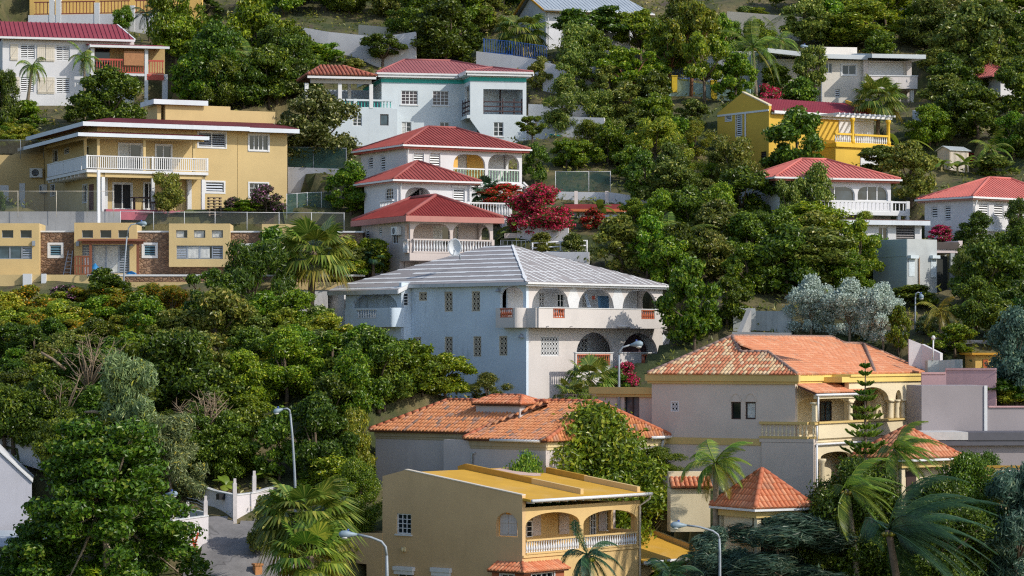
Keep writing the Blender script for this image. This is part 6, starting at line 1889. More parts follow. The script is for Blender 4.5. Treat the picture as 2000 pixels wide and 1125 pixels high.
t,P=wall('boundary_wall','pink panelled boundary wall behind the mauve building','wall',[(1800,731,765,34.4),(1847,731,770,34.4),(1848,723,770,34.4),(1945,723,772,34.6)],pinkw,cop=plain('pink_coping',(.55,.33,.33)))
wall('garden_wall','low white stained wall on the slope left of the dark tree at the right edge','wall',[(1860,664,690,32.8),(1945,664,692,32.8)],roughw)
wall('garden_wall','short white wall piece behind the creeper over the stair wall','wall',[(1825,652,675,32.5),(1866,652,675,32.5)],roughw)
wall('hillside_wall','long pale retaining wall at the top right beneath the flowering bank','wall',[(1420,22,52,22.6),(1500,28,60,22.7),(1572,34,62,22.8)],cream)
wall('yard_wall','white yard wall right of the white flat-roofed house above the grass patch','wall',[(1782,215,242,25.0),(1830,226,250,25.2),(1862,232,254,25.2)],white2)
wall('yard_wall','grey blue rough wall beside the beige house above the dry grass','wall',[(562,326,350,26.8),(676,330,358,26.9)],plaster('blue_rough_wall',(.44,.46,.52),dirt_amt=.6,var=.2))
wall('yard_wall','grey concrete yard wall in front of the beige house','wall',[(-20,413,438,28.3),(120,413,438,28.3),(235,413,440,28.3)],concrete)
wall('yard_wall','low stained stone wall beside the lawn at the lower left','wall',[(-20,838,858,35.4),(15,842,862,35.4),(85,868,884,35.6),(132,880,894,35.8)],roughw)
wall('yard_wall','beige terrace wall with white loungers at the right edge','wall',[(1912,914,960,38.2),(2050,914,962,38.2)],tan,cop=plain('ochre_coping',(.45,.25,.03)))
wall('yard_wall','cream terrace edge wall below the white loungers','wall',[(1955,966,1010,38.6),(2050,966,1010,38.6)],creams)
wall('yard_wall','white wall behind tall trunks at the upper middle above the gumbo trees','wall',[(1150,60,120,23.3),(1230,66,125,23.4)],white2)
wall('low_building_wall','white wall with yellow pillar glimpsed behind the coconut palm','wall',[(1350,98,150,23.8),(1440,100,155,23.9),(1500,100,160,23.9)],white2)
# teal roadside parapet with yellow bollards
tealw=plaster('pale_teal_render',(.36,.52,.50),dirt=(.2,.25,.24),dirt_amt=.5)
wall('road_parapet','pale teal parapet along the upper road under the gumbo trees','wall',[(1250,146,166,24.4),(1310,154,174,24.4),(1380,165,184,24.5),(1465,174,192,24.6)],tealw)
wall('retaining_wall','grey pink stained wall below the bougainvillea deck rail','wall',[(985,455,500,28.9),(1012,455,500,28.9)],rose)
for x,yt,yb,k,lb in((1316,150,171,24.45,'yellow square bollard on the teal parapet between two trunks'),(1393,159,186,24.5,'yellow square bollard at the end of the teal parapet near the yellow house')):
 a,c=ray(x,yt,F/k),ray(x,yb,F/k);fr=Fr(c,8)
 b=MB();b.box(fr,-.22,.22,-.1,.34,c.z-.4,a.z);b.box(fr,-.26,.26,-.14,.38,a.z+.002,a.z+.08)
 tag(b.build('bollard',plain('bollard_yellow',(.66,.46,.02),.6,0,.12),None,c),lb,'bollard','yellow bollards on the teal parapet')
 # buttress fins on the white retaining wall
for x,lb in((1125,'grey fin buttress on the white retaining wall nearer the bougainvillea'),(1185,'grey fin buttress on the white retaining wall behind the banana plant')):
 a,c=ray(x,374,F/27.75),ray(x,400,F/27.75);fr=Fr(c,0);b=MB()
 fs_=Fr(c,90);b.prism(fs_,[(0,a.z+.03),(-.15,a.z+.03),(-.5,c.z),(0,c.z)],[],-.12,.12)
 tag(b.build('buttress',rose,None,c),lb,'buttress','fins on the retaining wall')
fs_=Fr(ray(1463,650,F/32),60);c=fs_.O;c=ray(1463,650,F/32);b=MB();b.prism(fs_,[(0,ray(0,603,F/32).z),(-1.4,c.z),(0,c.z)],[],-.15,.15)
tag(b.build('buttress',concrete,None,c),'triangular grey buttress against the stained concrete yard wall','buttress')
# small tiled lean-to below the retaining wall, and a tile capped garden wall
h=House('red_lean_to','narrow red roofed lean-to against the white retaining wall beside the bougainvillea','building',1110,440,28.2,4)
hr=h.R;b=MB();b.slab([hr.P(hr.S(1105),.6,hr.Z(411,1160)),hr.P(hr.S(1228),.6,hr.Z(410,1170)),hr.P(hr.S(1215),-1.2,hr.Z(397,1160)),hr.P(hr.S(1105),-1.2,hr.Z(397,1160))],.08);h.one('roof',b,redroof2)
b=MB();b.box(hr,hr.S(1105),hr.S(1228),.6,.65,hr.Z(414,1160),hr.Z(409,1160));h.one('fascia',b,plain('bright_orange_trim',(.6,.16,.05),.5))
h.p('wall',white2).box(hr,hr.S(1110),hr.S(1222),-1.2,0,h.zb-1,hr.Z(413,1160));h.done()
h=House('tiled_wall','low cream garden wall capped with orange tiles left of the orange pavilion','wall',1330,1000,38,8)
hr=h.R;zt=hr.Z(950,1350);pl=[[hr.P(-.6,.5,zt),hr.P(hr.S(1388),.5,zt),hr.P(hr.S(1388),-.1,zt+.42),hr.P(-.6,-.1,zt+.42)]]
t=cover(h,pl,'tile',terra,underl,key='cap',cw=.24,rl=.35);h.p('wall',creams).box(hr,-.6,hr.S(1385),-.6,.3,h.zb-1,zt-.1)
h.p('top_wall',creams).box(hr,-.6,hr.S(1385),-.5,-.12,zt-.05,hr.Z(921,1350));k=h.done();t.build('tile_course',terra,k['cap'])
# ================================================================== railings, fences
def railing(name,label,pts,kind,m,up=1.0,gap=.15,netm=None,cat='fence',postgap=2.5,rails=(1.0,),pr=.02,group=None):
 """Posts and rails along image base points (px, py, ppm)."""
 P=[ray(px,py,F/k)for px,py,k in pts]
 t=thing(name,P[0],label,cat,group)
 pb=0;rb=MB();nb=MB()
 for a,c in zip(P,P[1:]):
  L=(c-a).length;n=max(1,round(L/postgap))
  for k in range(n+1):
   if k==n and c is not P[-1]:continue
   p=a.lerp(c,k/n);q=MB();q.tube([p-Vector((0,0,.4)),p+Vector((0,0,up+.04))],pr,6);q.build('post',m,t)
  for r in rails:rb.tube([a+Vector((0,0,up*r)),c+Vector((0,0,up*r))],pr*.8,6)
  if kind=='bars':
   k=int(L/gap)
   for i in range(k):p=a.lerp(c,(i+.5)/k);rb.tube([p,p+Vector((0,0,up))],.018,4,False)
  if netm:nb.poly([a,c,c+Vector((0,0,up)),a+Vector((0,0,up))])
 rb.build('rails',m,t)
 if netm:nb.build('mesh_panel',netm,t)
 return t
blue=plain('blue_paint',(.02,.12,.50),.45,0,.1)
gnet=netting('green_shade_net',(.03,.085,.07),.72)
wire=netting('chain_link',(.22,.25,.26),.12)
railing('blue_railing','bright blue bar railing on the white terrace wall below the fan palm',[(945,103,23.6),(1000,108,23.65),(1068,118,23.75)],'bars',blue,1.15,.14,rails=(1,.05))
railing('blue_railing','blue railing behind the gumbo tree trunks above the teal parapet',[(1290,152,24.2),(1345,155,24.2),(1385,160,24.25)],'bars',blue,1.0,.14,rails=(1,.05))
railing('green_fence','green netted fence with white posts on the retaining wall above the bougainvillea',[(1085,374,27.55),(1150,374,27.6),(1192,374,27.65)],'net',wpaint,1.4,netm=gnet)
railing('green_fence','dark green netted fence right of the beige house',[(560,417,28.0),(600,414,27.9),(655,412,27.8)],'net',wpaint,1.35,netm=gnet,postgap=.9)
railing('green_fence','tall green netted fence above the grey blue rough wall beside the beige house',[(562,327,26.75),(612,328,26.8),(676,330,26.9)],'net',grey_al,1.5,netm=gnet)
railing('chain_link_fence','chain link fence on the concrete yard wall before the beige house',[(-20,413,28.35),(35,413,28.35),(110,413,28.35),(170,413,28.35),(222,413,28.35)],'net',plain('pale_pipe',(.62,.56,.46)),1.4,netm=wire)
railing('pipe_fence','thin white pipe fence round the lawn of the beige house',[(235,436,28.5),(300,437,28.5),(420,437,28.5),(545,438,28.5),(672,439,28.6)],'net',wpaint,.8,netm=wire)
railing('chain_link_fence','chain link fence on the hillside left above the sloping garage wall',[(-20,300,26.4),(40,300,26.4),(85,300,26.4)],'net',galv,1.0,netm=netting('rusty_mesh',(.10,.09,.06),.6))
railing('chain_link_fence','dark chain link fence with barbed arm in the shaded thicket above the small lawn',[(-20,856,35.0),(85,872,35.2),(150,892,35.4)],'net',plain('dark_steel',(.08,.1,.11),.5),2.1,netm=netting('dark_mesh',(.04,.05,.05),.3))
railing('roof_railing','thin dark railing on the flat roof behind the patched tile roof',[(1086,784,35.4),(1125,784,35.4),(1163,784,35.4)],'net',plain('rusty_rail',(.12,.08,.07),.6),.36,postgap=1.2)
railing('white_deck_rail','white three rail deck railing right of the striped roof apex',[(1040,500,29.4),(1095,497,29.4),(1146,495,29.4)],'net',wpaint,.85,rails=(1,.62,.24),pr=.06,postgap=1.2)
railing('deck_rail','grey deck rail between the striped roof apex and the white column',[(978,486,29.2),(1040,486,29.3)],'bars',grey_al,.55,.3)
railing('garden_railing','thin dark railing along the flowering bank at the top right',[(1535,28,22.7),(1580,30,22.7)],'bars',plain('dark_steel',(.08,.1,.11),.5),.7,.15)
# ================================================================== the lane at the lower left: walls, gate, posts, trestle
asph=plain('asphalt',(.075,.073,.075),.9,0,.25,1.5)
t,P=wall('lane_wall','white lane wall running to the corner pillar, with black mailbox','wall',[(372,945,1000,36.6),(418,960,1012,36.9),(456,968,1027,37.3)],roadw,cop=wpaint,caph=.06)
wall('lane_wall','white lane wall right of the corner pillar','wall',[(462,968,1028,37.3),(500,963,1018,37.0),(545,950,1005,36.5)],roadw,cop=wpaint,caph=.06)
wall('lane_wall','white near lane wall ending in a post beside the red trestle','wall',[(402,1008,1064,37.85),(372,1012,1077,38.0),(330,1018,1097,38.2)],roadw,cop=wpaint,caph=.06)
wall('lane_wall','grey inner lane wall behind the large-leaved tree','wall',[(300,985,1040,37.4),(350,990,1045,37.4),(398,1000,1055,37.6)],conc2)
k_=37.35
def post(x,yt,yb,k,label,wd=.2):
 a,c=ray(x,yt,F/k),ray(x,yb,F/k);fr=Fr(c,15);b=MB()
 b.box(fr,-wd/2,wd/2,-wd,0,c.z-.5,a.z);b.box(fr,-wd*.35,wd*.35,-wd*.8,-wd*.1,a.z+.001,a.z+.25)
 tag(b.build('wall_post',plain('post_white',(.60,.56,.55),.7,0,.15),None,c),label,'post','concrete posts along the lane walls')
for x,yt,yb,k,lb in((459,944,1029,37.4,'tall white concrete corner post where the two lane walls meet'),(497,929,1016,37.0,'slim white post on the lane wall right of the corner post'),(402,978,1065,37.9,'white end post of the near lane wall beside the asphalt'),(367,990,1078,38.05,'weathered post in the near lane wall behind the red trestle'),(339,996,1092,38.2,'weathered post half behind the large-leaved tree')):post(x,yt,yb,k,lb)
a=ray(431,970,F/37.1);fr=Fr(a,38);b=MB();b.box(fr,-.25,.25,-.05,.25,a.z-.15,a.z+.12);b.prism(fr,[(-.27,a.z+.121),(.27,a.z+.121),(.2,a.z+.18),(-.2,a.z+.18)],[],-.06,.26)
tag(b.build('mailbox',plain('black_metal',(.02,.02,.022),.4),None,a),'black mailbox fixed to the white lane wall','mailbox')
a,c=ray(345,958,F/36.2),ray(345,1000,F/36.2);fr=Fr(c,20);b=MB();b.box(fr,-.75,.62,-.1,0,c.z,a.z)
for k in range(6):b.box(fr,-.72+k*.22,-.56+k*.22,.003,.05,c.z+.05,a.z-.05)
tag(b.build('red_gate',plain('red_gate_paint',(.40,.06,.03),.5,0,.15),None,c),'solid red gate leaf between the lane walls','gate')
a=ray(379,1084,F/38.15);t=thing('trestle',a,'red wooden X shaped barrier standing by the lane post','barrier')
rp=plain('red_orange_paint',(.55,.07,.02),.5)
for p,q in(((374,1042),(384,1084)),((387,1040),(376,1082))):
 b=MB();b.bar(ray(p[0],p[1],F/38.15),ray(q[0],q[1],F/38.2),.1,.06);b.build('plank',rp,t)
b=MB();b.bar(ray(375,1062,F/38.1),ray(386,1064,F/38.1),.06,.05);b.build('tie',rp,t)
bw=MB()
for r in range(3):
 bw.tube([ray(402,985+r*6,F/37.85),ray(385,976+r*6,F/37.7),ray(365,972+r*6,F/37.6)],.012,4,False)
tag(bw.build('barbed_wire',galv,None,ray(385,990,F/38)),'three strands of wire between the posts above the near lane wall','wire')
fr=Fr(ray(503,1118,F/38.6),25);c=ray(503,1118,F/38.6);b=MB();b.box(fr,-.15,.22,-.3,.1,c.z-.6,c.z+.35);b.box(fr,-.2,.27,-.35,.15,c.z+.351,c.z+.45)
tag(b.build('orange_post',plain('orange_render',(.50,.22,.08),.7),None,c),'orange rendered gatepost at the lane edge below the fan palm','post')
# ================================================================== lamps
lampm=plain('lamp_grey_blue',(.24,.32,.38),.55,.1,.1)
lens=plain('lamp_lens',(.70,.70,.66),.15,0,.05)
def head(t,p,d,L=.75,r=.16):
 """Cobra head lantern: tapering shell, glass bowl below, small photocell on top."""
 d=Vector(d).normalized();b=MB()
 b.tube([p,p+d*L*.3,p+d*L*.55,p+d*L*.85,p+d*L],[.05,r*.6,r,r*.9,r*.35],12)
 s=b.build('lamp_head',lampm,t)
 g=MB();c=p+d*L*.68-Vector((0,0,r*.5));g.lathe(c-Vector((0,0,r*.75)),[(.02,0),(r*.6,.03),(r*.85,r*.45),(r*.85,r*.6)],10);g.build('lamp_bowl',lens,s)
 q=MB();q.lathe(p+d*L*.5+Vector((0,0,r*.85)),[(.05,0),(.05,.09)],8);q.build('photocell',plain('photocell_blue',(.03,.08,.35),.4),s)
def lamp(label,pole,arm,k,headd=(-1,-.2,-.12),L=.75,r=.16,pr=.06,group='street lamps'):
 pts=[ray(x,y,F/k)for x,y in pole];am=[ray(x,y,F/k)for x,y in arm]
 t=thing('street_lamp',pts[0],label,'street lamp',group)
 b=MB();b.tube([pts[0]-Vector((0,0,4))]+pts,[pr*1.3]+[pr*1.2-pr*.4*i/max(1,len(pts)-1)for i in range(len(pts))],10);b.build('pole',galv,t)
 b=MB();b.tube([pts[-1]]+am,pr*.8,8);b.build('arm',galv,t)
 head(t,am[-1],headd,L,r)
 return t
lamp('grey street lamp with curled arm before the dark thicket left of the patched tile roof',[(577,960),(575,915),(571,850),(567,808)],[(565.5,801),(561,798),(552,799)],37.4,(-1,-.2,-.35),.5,.15)
lamp('grey street lamp standing on the roof terrace before the lower arches of the striped-roof house',[(1209,757),(1209,720),(1209,693)],[(1210.5,685),(1217,678),(1230,674)],34.8,(1,-.2,.12),.75,.2)
lamp('near street lamp with long curved arm before the ochre villa wall',[(756,1240),(756,1125),(755.5,1085)],[(753,1068),(745,1058),(725,1050),(698,1044)],42.5,(-1,-.1,.02),.85,.19,.075)
lamp('near street lamp on a curved arm over the blue-green wind swept bush',[(1406,1240),(1406,1080),(1405,1052)],[(1402,1044),(1392,1037),(1365,1029),(1341,1026)],42.0,(-1,-.1,.02),.75,.18,.06)
lamp('thin street lamp leaning before the sliding door of the stone villa',[(241,560),(243,520),(248,462)],[(251,446),(256,439),(266,437)],30.6,(1,-.2,.0),.7,.17,.05)
lamp('slim pale street lamp behind the crimson ridge of the yellow house',[(1604.5,215),(1604.5,150),(1603,105)],[(1600,98),(1590,94),(1580,91)],24.6,(-1,-.1,.05),.7,.14,.05)
lamp('grey street lamp with short arm above the silver tree',[(1787,655),(1787.5,610),(1788,580)],[(1789,573),(1793,571),(1797,572)],32.2,(.3,-.3,-1),.4,.15,.05)
lamp('street lamp head poking out of the large-leaved tree over the near lane wall',[(318,1150),(316,1050),(315,985)],[(316,975),(319,968),(324,965)],37.9,(1,-.1,.03),.62,.16,.05)
t=thing('globe_lamp',ray(1300,545,F/30.2),'white post with round globe lamp left of the coconut palm behind the striped roof','lamp')
b=MB();b.tube([ray(1300,545,F/30.2),ray(1300.5,475,F/30.2)],.06,8);b.build('pole',wpaint,t)
b=MB();c=ray(1301,471,F/30.2);b.lathe(c-Vector((0,0,.2)),[(.03,0),(.13,.05),(.2,.16),(.2,.24),(.13,.35),(.03,.4)],12);b.build('globe',lens,t)
t=thing('globe_lamp',ray(1822,704,F/33.8),'short white lamp post on the concrete gate block','lamp')
b=MB();b.tube([ray(1822,704,F/33.8),ray(1823,664,F/33.8)],.045,8);b.build('pole',wpaint,t)
b=MB();c=ray(1823,660,F/33.8);b.lathe(c-Vector((0,0,.12)),[(.03,0),(.1,.04),(.12,.15),(.05,.26)],10);b.build('globe',lens,t)
t=thing('utility_pole',ray(826,62,F/22.8),'thin white utility pole among treetops at the upper middle','pole')
b=MB();b.tube([ray(826,75,F/22.8),ray(823,-30,F/22.8)],.06,8);b.build('pole',wpaint,t)
b=MB();b.tube([ray(823,8,F/22.8),ray(823,8,F/22.8)+Vector((.5,0,0))],.03,6);b.build('bracket',galv,t)
# loungers
def lounger(x,y,k,label):
 c=ray(x,y,F/k);t=thing('sun_lounger',c,label,'lounger','white loungers on the right hand terrace');fr=Fr(c,10)
 pm=plain('white_plastic',(.74,.74,.74),.4)
 b=MB();p=[fr.P(-.3,0,c.z+.35),fr.P(.3,0,c.z+.35),fr.P(.24,-.45,c.z+1.1),fr.P(-.24,-.45,c.z+1.1)]
 b.add(p+[q+Vector((0,-.05,.02))for q in p],[(0,1,2,3),(7,6,5,4),(0,4,5,1),(1,5,6,2),(2,6,7,3),(3,7,4,0)]);b.build('backrest',pm,t)
 b=MB();b.box(fr,-.3,.3,.003,1.2,c.z+.3,c.z+.36);b.build('seat',pm,t)
 for s_,o_ in((-.27,.1),(.27,.1),(-.27,1.1),(.27,1.1)):
  b=MB();b.box(fr,s_-.03,s_+.03,o_-.03,o_+.03,c.z,c.z+.3);b.build('leg',pm,t)
lounger(1977,962,38.45,'white plastic lounger with raised back on the terrace at the right edge')
lounger(1999,962,38.45,'white plastic lounger cut by the right picture edge')
t=thing('pallet_stack',ray(420,414,F/28.0),'stack of old wooden pallets against the beige house beside the bananas','pallets')
c=ray(420,414,F/28.0);fr=Fr(c,17)
pm_=plain('pallet_wood',(.22,.16,.11),.85,0,.3,8)
for k in range(7):
 b=MB();z=c.z-.3+k*.2
 for i in range(3):b.box(fr,-.45+i*.4,-.35+i*.4,-.5,.1,z,z+.1)
 for i in range(4):b.box(fr,-.47,.47,-.5+i*.16,-.4+i*.16,z+.101,z+.13)
 b.build('pallet',pm_,t)
a=ray(1084,268,F/25.5);fr=Fr(a,4);t=thing('awning',a,'small turquoise door awning over a dark doorway below the low white wall','awning');s0,s1,z0,z1=fr.q(1072,256,1096,267)
b=MB();b.slab([fr.P(s0,.8,z0),fr.P(s1,.8,z0),fr.P(s1,0,z1),fr.P(s0,0,z1)],.04);b.build('canopy',teal,t)
b=MB();q=fr.q(1075,266,1093,290);b.box(fr,q[0],q[1],.0,.05,q[2],q[3]);b.build('doorway',dark,t)
# ================================================================== the hillside
_py=[1500,1235,1125,1000,900,780,600,450,300,200,60,-60,-220,-500]
_pp=[45,40.2,38.6,37.0,35.8,34.2,31.2,28.6,26.2,24.5,22.5,20.8,18.6,15.2]
_D=np.array([F/k for k in _pp]);_Zp=np.array([(HY-y)/k for y,k in zip(_py,_pp)])
FIX=[(440,1110,38.5),(440,1040,37.6),(380,1085,38.15),(470,1030,37.5),(350,1000,37.0),(1030,795,33.0),(1160,795,33.1),(1300,765,32.7),(900,775,32.4),(1553,990,36.7),(1440,990,36.9),(1660,990,36.7),(1760,990,36.8),(745,290,25.7),(900,290,25.8),(1560,348,26.8),(1690,348,26.9),(40,870,35.3),(110,925,36.2),(300,425,28.1),(450,428,28.2),(600,440,28.5),(60,215,24.6),(300,540,29.7),(600,100,23.6),(1400,200,24.9),(1740,250,25.4),(1480,205,24.6),(1020,800,33.0),(1150,800,33.6),(1880,660,32.6),(620,380,27.4),(20,602,31.0),(150,602,31.0),(350,630,31.4),(500,650,31.6)]
FX=[(ray(x,y,F/k))for x,y,k in FIX]
_fx=np.array([p.x for p in FX]);_fy=np.array([p.y for p in FX])
_del=np.array([p.z for p in FX])-np.interp(_fy,_D,_Zp)-(.18*np.sin(_fx*.55+_fy*.21)*np.cos(_fy*.43-_fx*.17)+.09*np.sin(_fx*1.3-_fy*.9))
_A=np.exp(-(((_fx[:,None]-_fx)/4.5)**2+((_fy[:,None]-_fy)/4.5)**2))
_W=np.linalg.solve(_A+np.eye(len(_fx))*.02,_del)
def tz(X,Y):
 X=np.asarray(X,float);Y=np.asarray(Y,float)
 z=np.interp(Y,_D,_Zp)
 z=z+.18*np.sin(X*.55+Y*.21)*np.cos(Y*.43-X*.17)+.09*np.sin(X*1.3-Y*.9)
 for p,a in zip(FX,_W):z=z+a*np.exp(-(((X-p.x)/4.5)**2+((Y-p.y)/4.5)**2))
 for fr,s0,s1,o0,o1,zp in PADS:
  rx,ry=X-fr.O.x,Y-fr.O.y
  s_=rx*fr.d.x+ry*fr.d.y;o_=rx*fr.n.x+ry*fr.n.y
  ds=np.maximum(np.maximum(s0-.4-s_,s_-s1-.4),0);do=np.maximum(np.maximum(o0-.2-o_,o_-o1),0)
  dd=np.hypot(ds,do)
  z=np.where(dd<1.2,np.minimum(z,zp-.12+dd*1.2),z)
 return z
def tz1(x,y):return float(tz(np.array([x]),np.array([y]))[0])
def ground(px,py):
 """Where the sight line through (px, py) first meets the ground."""
 D=np.arange(110,420,.5)
 X=(px-CX)/F*D;Zr=(HY-py)/F*D
 g=tz(X,D)
 i=int(np.argmax(g>=Zr))
 if g[i]<Zr[i]:return ray(px,py,300)
 return Vector((X[i],D[i],g[i]))
xs=np.arange(-75,75.1,.75);ys=np.concatenate([np.arange(105,300,.75),np.arange(300,420,4)])
GX,GY=np.meshgrid(xs,ys);GZ=tz(GX,GY)
nv=GX.size;nx_=len(xs);ny_=len(ys)
me=bpy.data.meshes.new('hillside')
idx=np.arange(nv).reshape(ny_,nx_)
qd=np.stack([idx[:-1,:-1],idx[:-1,1:],idx[1:,1:],idx[1:,:-1]],-1).reshape(-1,4)
def np_mesh(me,V,Q,smooth=False):
 me.vertices.add(len(V));me.vertices.foreach_set('co',np.ascontiguousarray(V,dtype=np.float32).ravel())
 me.loops.add(Q.size);me.loops.foreach_set('vertex_index',np.ascontiguousarray(Q,dtype=np.int32).ravel())
 me.polygons.add(len(Q));me.polygons.foreach_set('loop_start',np.arange(0,Q.size,Q.shape[1],dtype=np.int32))
 me.polygons.foreach_set('loop_total',np.full(len(Q),Q.shape[1],dtype=np.int32))
 me.polygons.foreach_set('use_smooth',np.full(len(Q),smooth))
 me.update(calc_edges=True)
np_mesh(me,np.stack([GX,GY,GZ],-1).reshape(-1,3),qd,True)
m,t,b=_nt('dry_hillside')
v=_coord(t)
dry=_ramp(t,_noise(t,.9,6,.7,v),[(.3,(.10,.085,.035)),(.55,(.17,.14,.06)),(.75,(.24,.19,.09))])
grn=_ramp(t,_noise(t,1.6,6,.7,v),[(.3,(.030,.045,.012)),(.7,(.075,.095,.028))])
soil=_ramp(t,_noise(t,2.5,5,.7,v),[(.3,(.05,.038,.025)),(.7,(.13,.10,.07))])
c=_mix(t,_ramp(t,_noise(t,.16,4,.6,v,.5),[(.42,(0,0,0)),(.58,(1,1,1))]),dry,grn)
c=_mix(t,_ramp(t,_noise(t,.5,5,.65,v,.8),[(.55,(0,0,0)),(.68,(1,1,1))]),c,soil)
t.links.new(c,b.inputs['Base Color']);b.inputs['Roughness'].default_value=.95
_bump(t,b,_noise(t,6,6,.75,v),.8,.12)
me.materials.append(m)
hill=bpy.data.objects.new('hillside',me);COL.objects.link(hill);tag(hill,'grassy hillside under the houses and trees','hillside',None,'structure')
# lane at the lower left and a patch of lawn, laid just over the ground
def sheet(name,outline,m,lift,label,cat,step=.6):
 """A ground sheet inside an outline of photo pixels, following the slope."""
 P=[ground(x,y)for x,y in outline]
 px=[p.x for p in P];py_=[p.y for p in P]
 gx=np.arange(min(px),max(px)+step,step);gy=np.arange(min(py_),max(py_)+step,step)
 poly=[(p.x,p.y)for p in P]
 def inside(x,y):
  c=False
  for i in range(len(poly)):
   (a,b),(d,e)=poly[i],poly[(i+1)%len(poly)]
   if(b>y)!=(e>y)and x<a+(d-a)*(y-b)/(e-b):c=not c
  return c
 vs=[];fs=[];ix={}
 def vid(i,j):
  if(i,j)not in ix:
   x,y=gx[i],gy[j];ix[(i,j)]=len(vs);vs.append((x,y,tz1(x,y)+lift))
  return ix[(i,j)]
 for i in range(len(gx)-1):
  for j in range(len(gy)-1):
   if inside((gx[i]+gx[i+1])/2,(gy[j]+gy[j+1])/2):fs.append((vid(i,j),vid(i+1,j),vid(i+1,j+1),vid(i,j+1)))
 me=bpy.data.meshes.new(name);me.from_pydata(vs,[],fs);me.materials.append(m);me.polygons.foreach_set('use_smooth',[True]*len(fs))
 o=bpy.data.objects.new(name,me);COL.objects.link(o);tag(o,label,cat,None,'structure')
 return poly,inside
m,t,b=_nt('worn_asphalt');v=_coord(t)
c=_ramp(t,_noise(t,1.2,6,.7,v),[(.3,(.15,.145,.145)),(.7,(.25,.24,.24))])
c=_mix(t,_ramp(t,_noise(t,.35,3,.5,v,.6),[(.485,(0,0,0)),(.5,(.5,.5,.5)),(.515,(0,0,0))]),c,(.035,.034,.034))
t.links.new(c,b.inputs['Base Color']);b.inputs['Roughness'].default_value=.85
_bump(t,b,_noise(t,25,4,.7,v),.4,.02)
lane_poly,lane_in=sheet('lane',[(402,1062),(404,1020),(440,1024),(465,1032),(500,1022),(560,1012),(600,1040),(560,1180),(340,1220),(360,1120),(395,1092)],m,.14,'worn asphalt lane between white walls','road',.35)
m2,t,b=_nt('mown_lawn');v=_coord(t)
c=_ramp(t,_noise(t,3,6,.7,v),[(.3,(.05,.07,.018)),(.6,(.11,.125,.035)),(.8,(.18,.165,.06))])
t.links.new(c,b.inputs['Base Color']);b.inputs['Roughness'].default_value=.95
_bump(t,b,_noise(t,14,5,.7,v),.7,.05)
_,lawn1=sheet('lawn',[(-30,872),(20,866),(100,893),(130,905),(110,960),(-30,930)],m2,.1,'small lawn below the stained stone wall','lawn')
_,lawn2=sheet('lawn',[(236,420),(560,420),(670,432),(670,440),(236,440)],m2,.1,'lawn in front of the beige house','lawn')
# ================================================================== foliage
GREEN={'dark':[(0,(.044,.083,.009)),(.5,(.095,.164,.013)),(.85,(.173,.255,.018)),(1,(.301,.361,.029))],'mango':[(0,(.053,.105,.007)),(.45,(.141,.255,.011)),(.85,(.278,.392,.019)),(1,(.445,.465,.039))],'light':[(0,(.101,.147,.011)),(.5,(.246,.308,.022)),(.85,(.435,.456,.035)),(1,(.639,.510,.061))],'olive':[(0,(.068,.105,.014)),(.5,(.169,.222,.032)),(.85,(.290,.324,.050)),(1,(.490,.441,.089))],'scrub':[(0,(.101,.143,.011)),(.5,(.254,.290,.019)),(.82,(.440,.405,.028)),(.93,(.877,.377,.030)),(1,(.900,.348,.035))],'sage':[(0,(.112,.161,.062)),(.5,(.233,.312,.121)),(.9,(.367,.430,.166)),(.97,(.610,.559,.076)),(1,(.690,.602,.076))],'silver':[(0,(.245,.307,.262)),(.5,(.474,.565,.491)),(1,(.718,.820,.718))],'willow':[(0,(.034,.082,.060)),(.5,(.086,.165,.115)),(.9,(.172,.269,.181)),(1,(.282,.330,.169))],'almond':[(0,(.019,.062,.004)),(.5,(.050,.134,.007)),(.85,(.100,.209,.014)),(1,(.189,.244,.024))],'boug':[(0,(.049,.101,.012)),(.38,(.083,.142,.016)),(.42,(.533,.024,.074)),(.8,(.766,.040,.107)),(1,(.900,.101,.169))],'pink':[(0,(.048,.072,.024)),(.76,(.072,.102,.030)),(.8,(.480,.192,.312)),(1,(.624,.312,.432))],'whitef':[(0,(.061,.098,.016)),(.6,(.141,.196,.034)),(.85,(.223,.255,.052)),(.9,(.686,.688,.254)),(1,(.765,.810,.369))],'palm':[(0,(.077,.156,.018)),(.5,(.165,.272,.029)),(1,(.356,.415,.053))],'palmy':[(0,(.144,.158,.017)),(.5,(.288,.274,.030)),(1,(.461,.374,.060))],'palmd':[(0,(.021,.058,.029)),(.5,(.041,.110,.050)),(1,(.092,.186,.073))],'fan':[(0,(.067,.125,.017)),(.5,(.163,.240,.031)),(1,(.352,.372,.070))],'pine':[(0,(.071,.161,.023)),(.5,(.161,.288,.032)),(1,(.307,.415,.050))],'banana':[(0,(.090,.162,.022)),(.5,(.180,.270,.030)),(1,(.306,.342,.060))],'dead':[(0,(.160,.112,.060)),(.5,(.240,.184,.112)),(1,(.320,.256,.168))],}
LM={k:leaf_mat(k+'_leaves',v,rough=.38,spec=.5,trans=.25 if k in('silver','sage','dead')else .35,tint=.28 if k not in('boug','silver')else .12)for k,v in GREEN.items()}
bark=plain('grey_brown_bark',(.13,.095,.065),.9,0,.3,6)
redbark=plain('copper_bark',(.22,.10,.05),.8,0,.35,5)
palebark=plain('pale_bark',(.30,.24,.17),.9,0,.3,6)
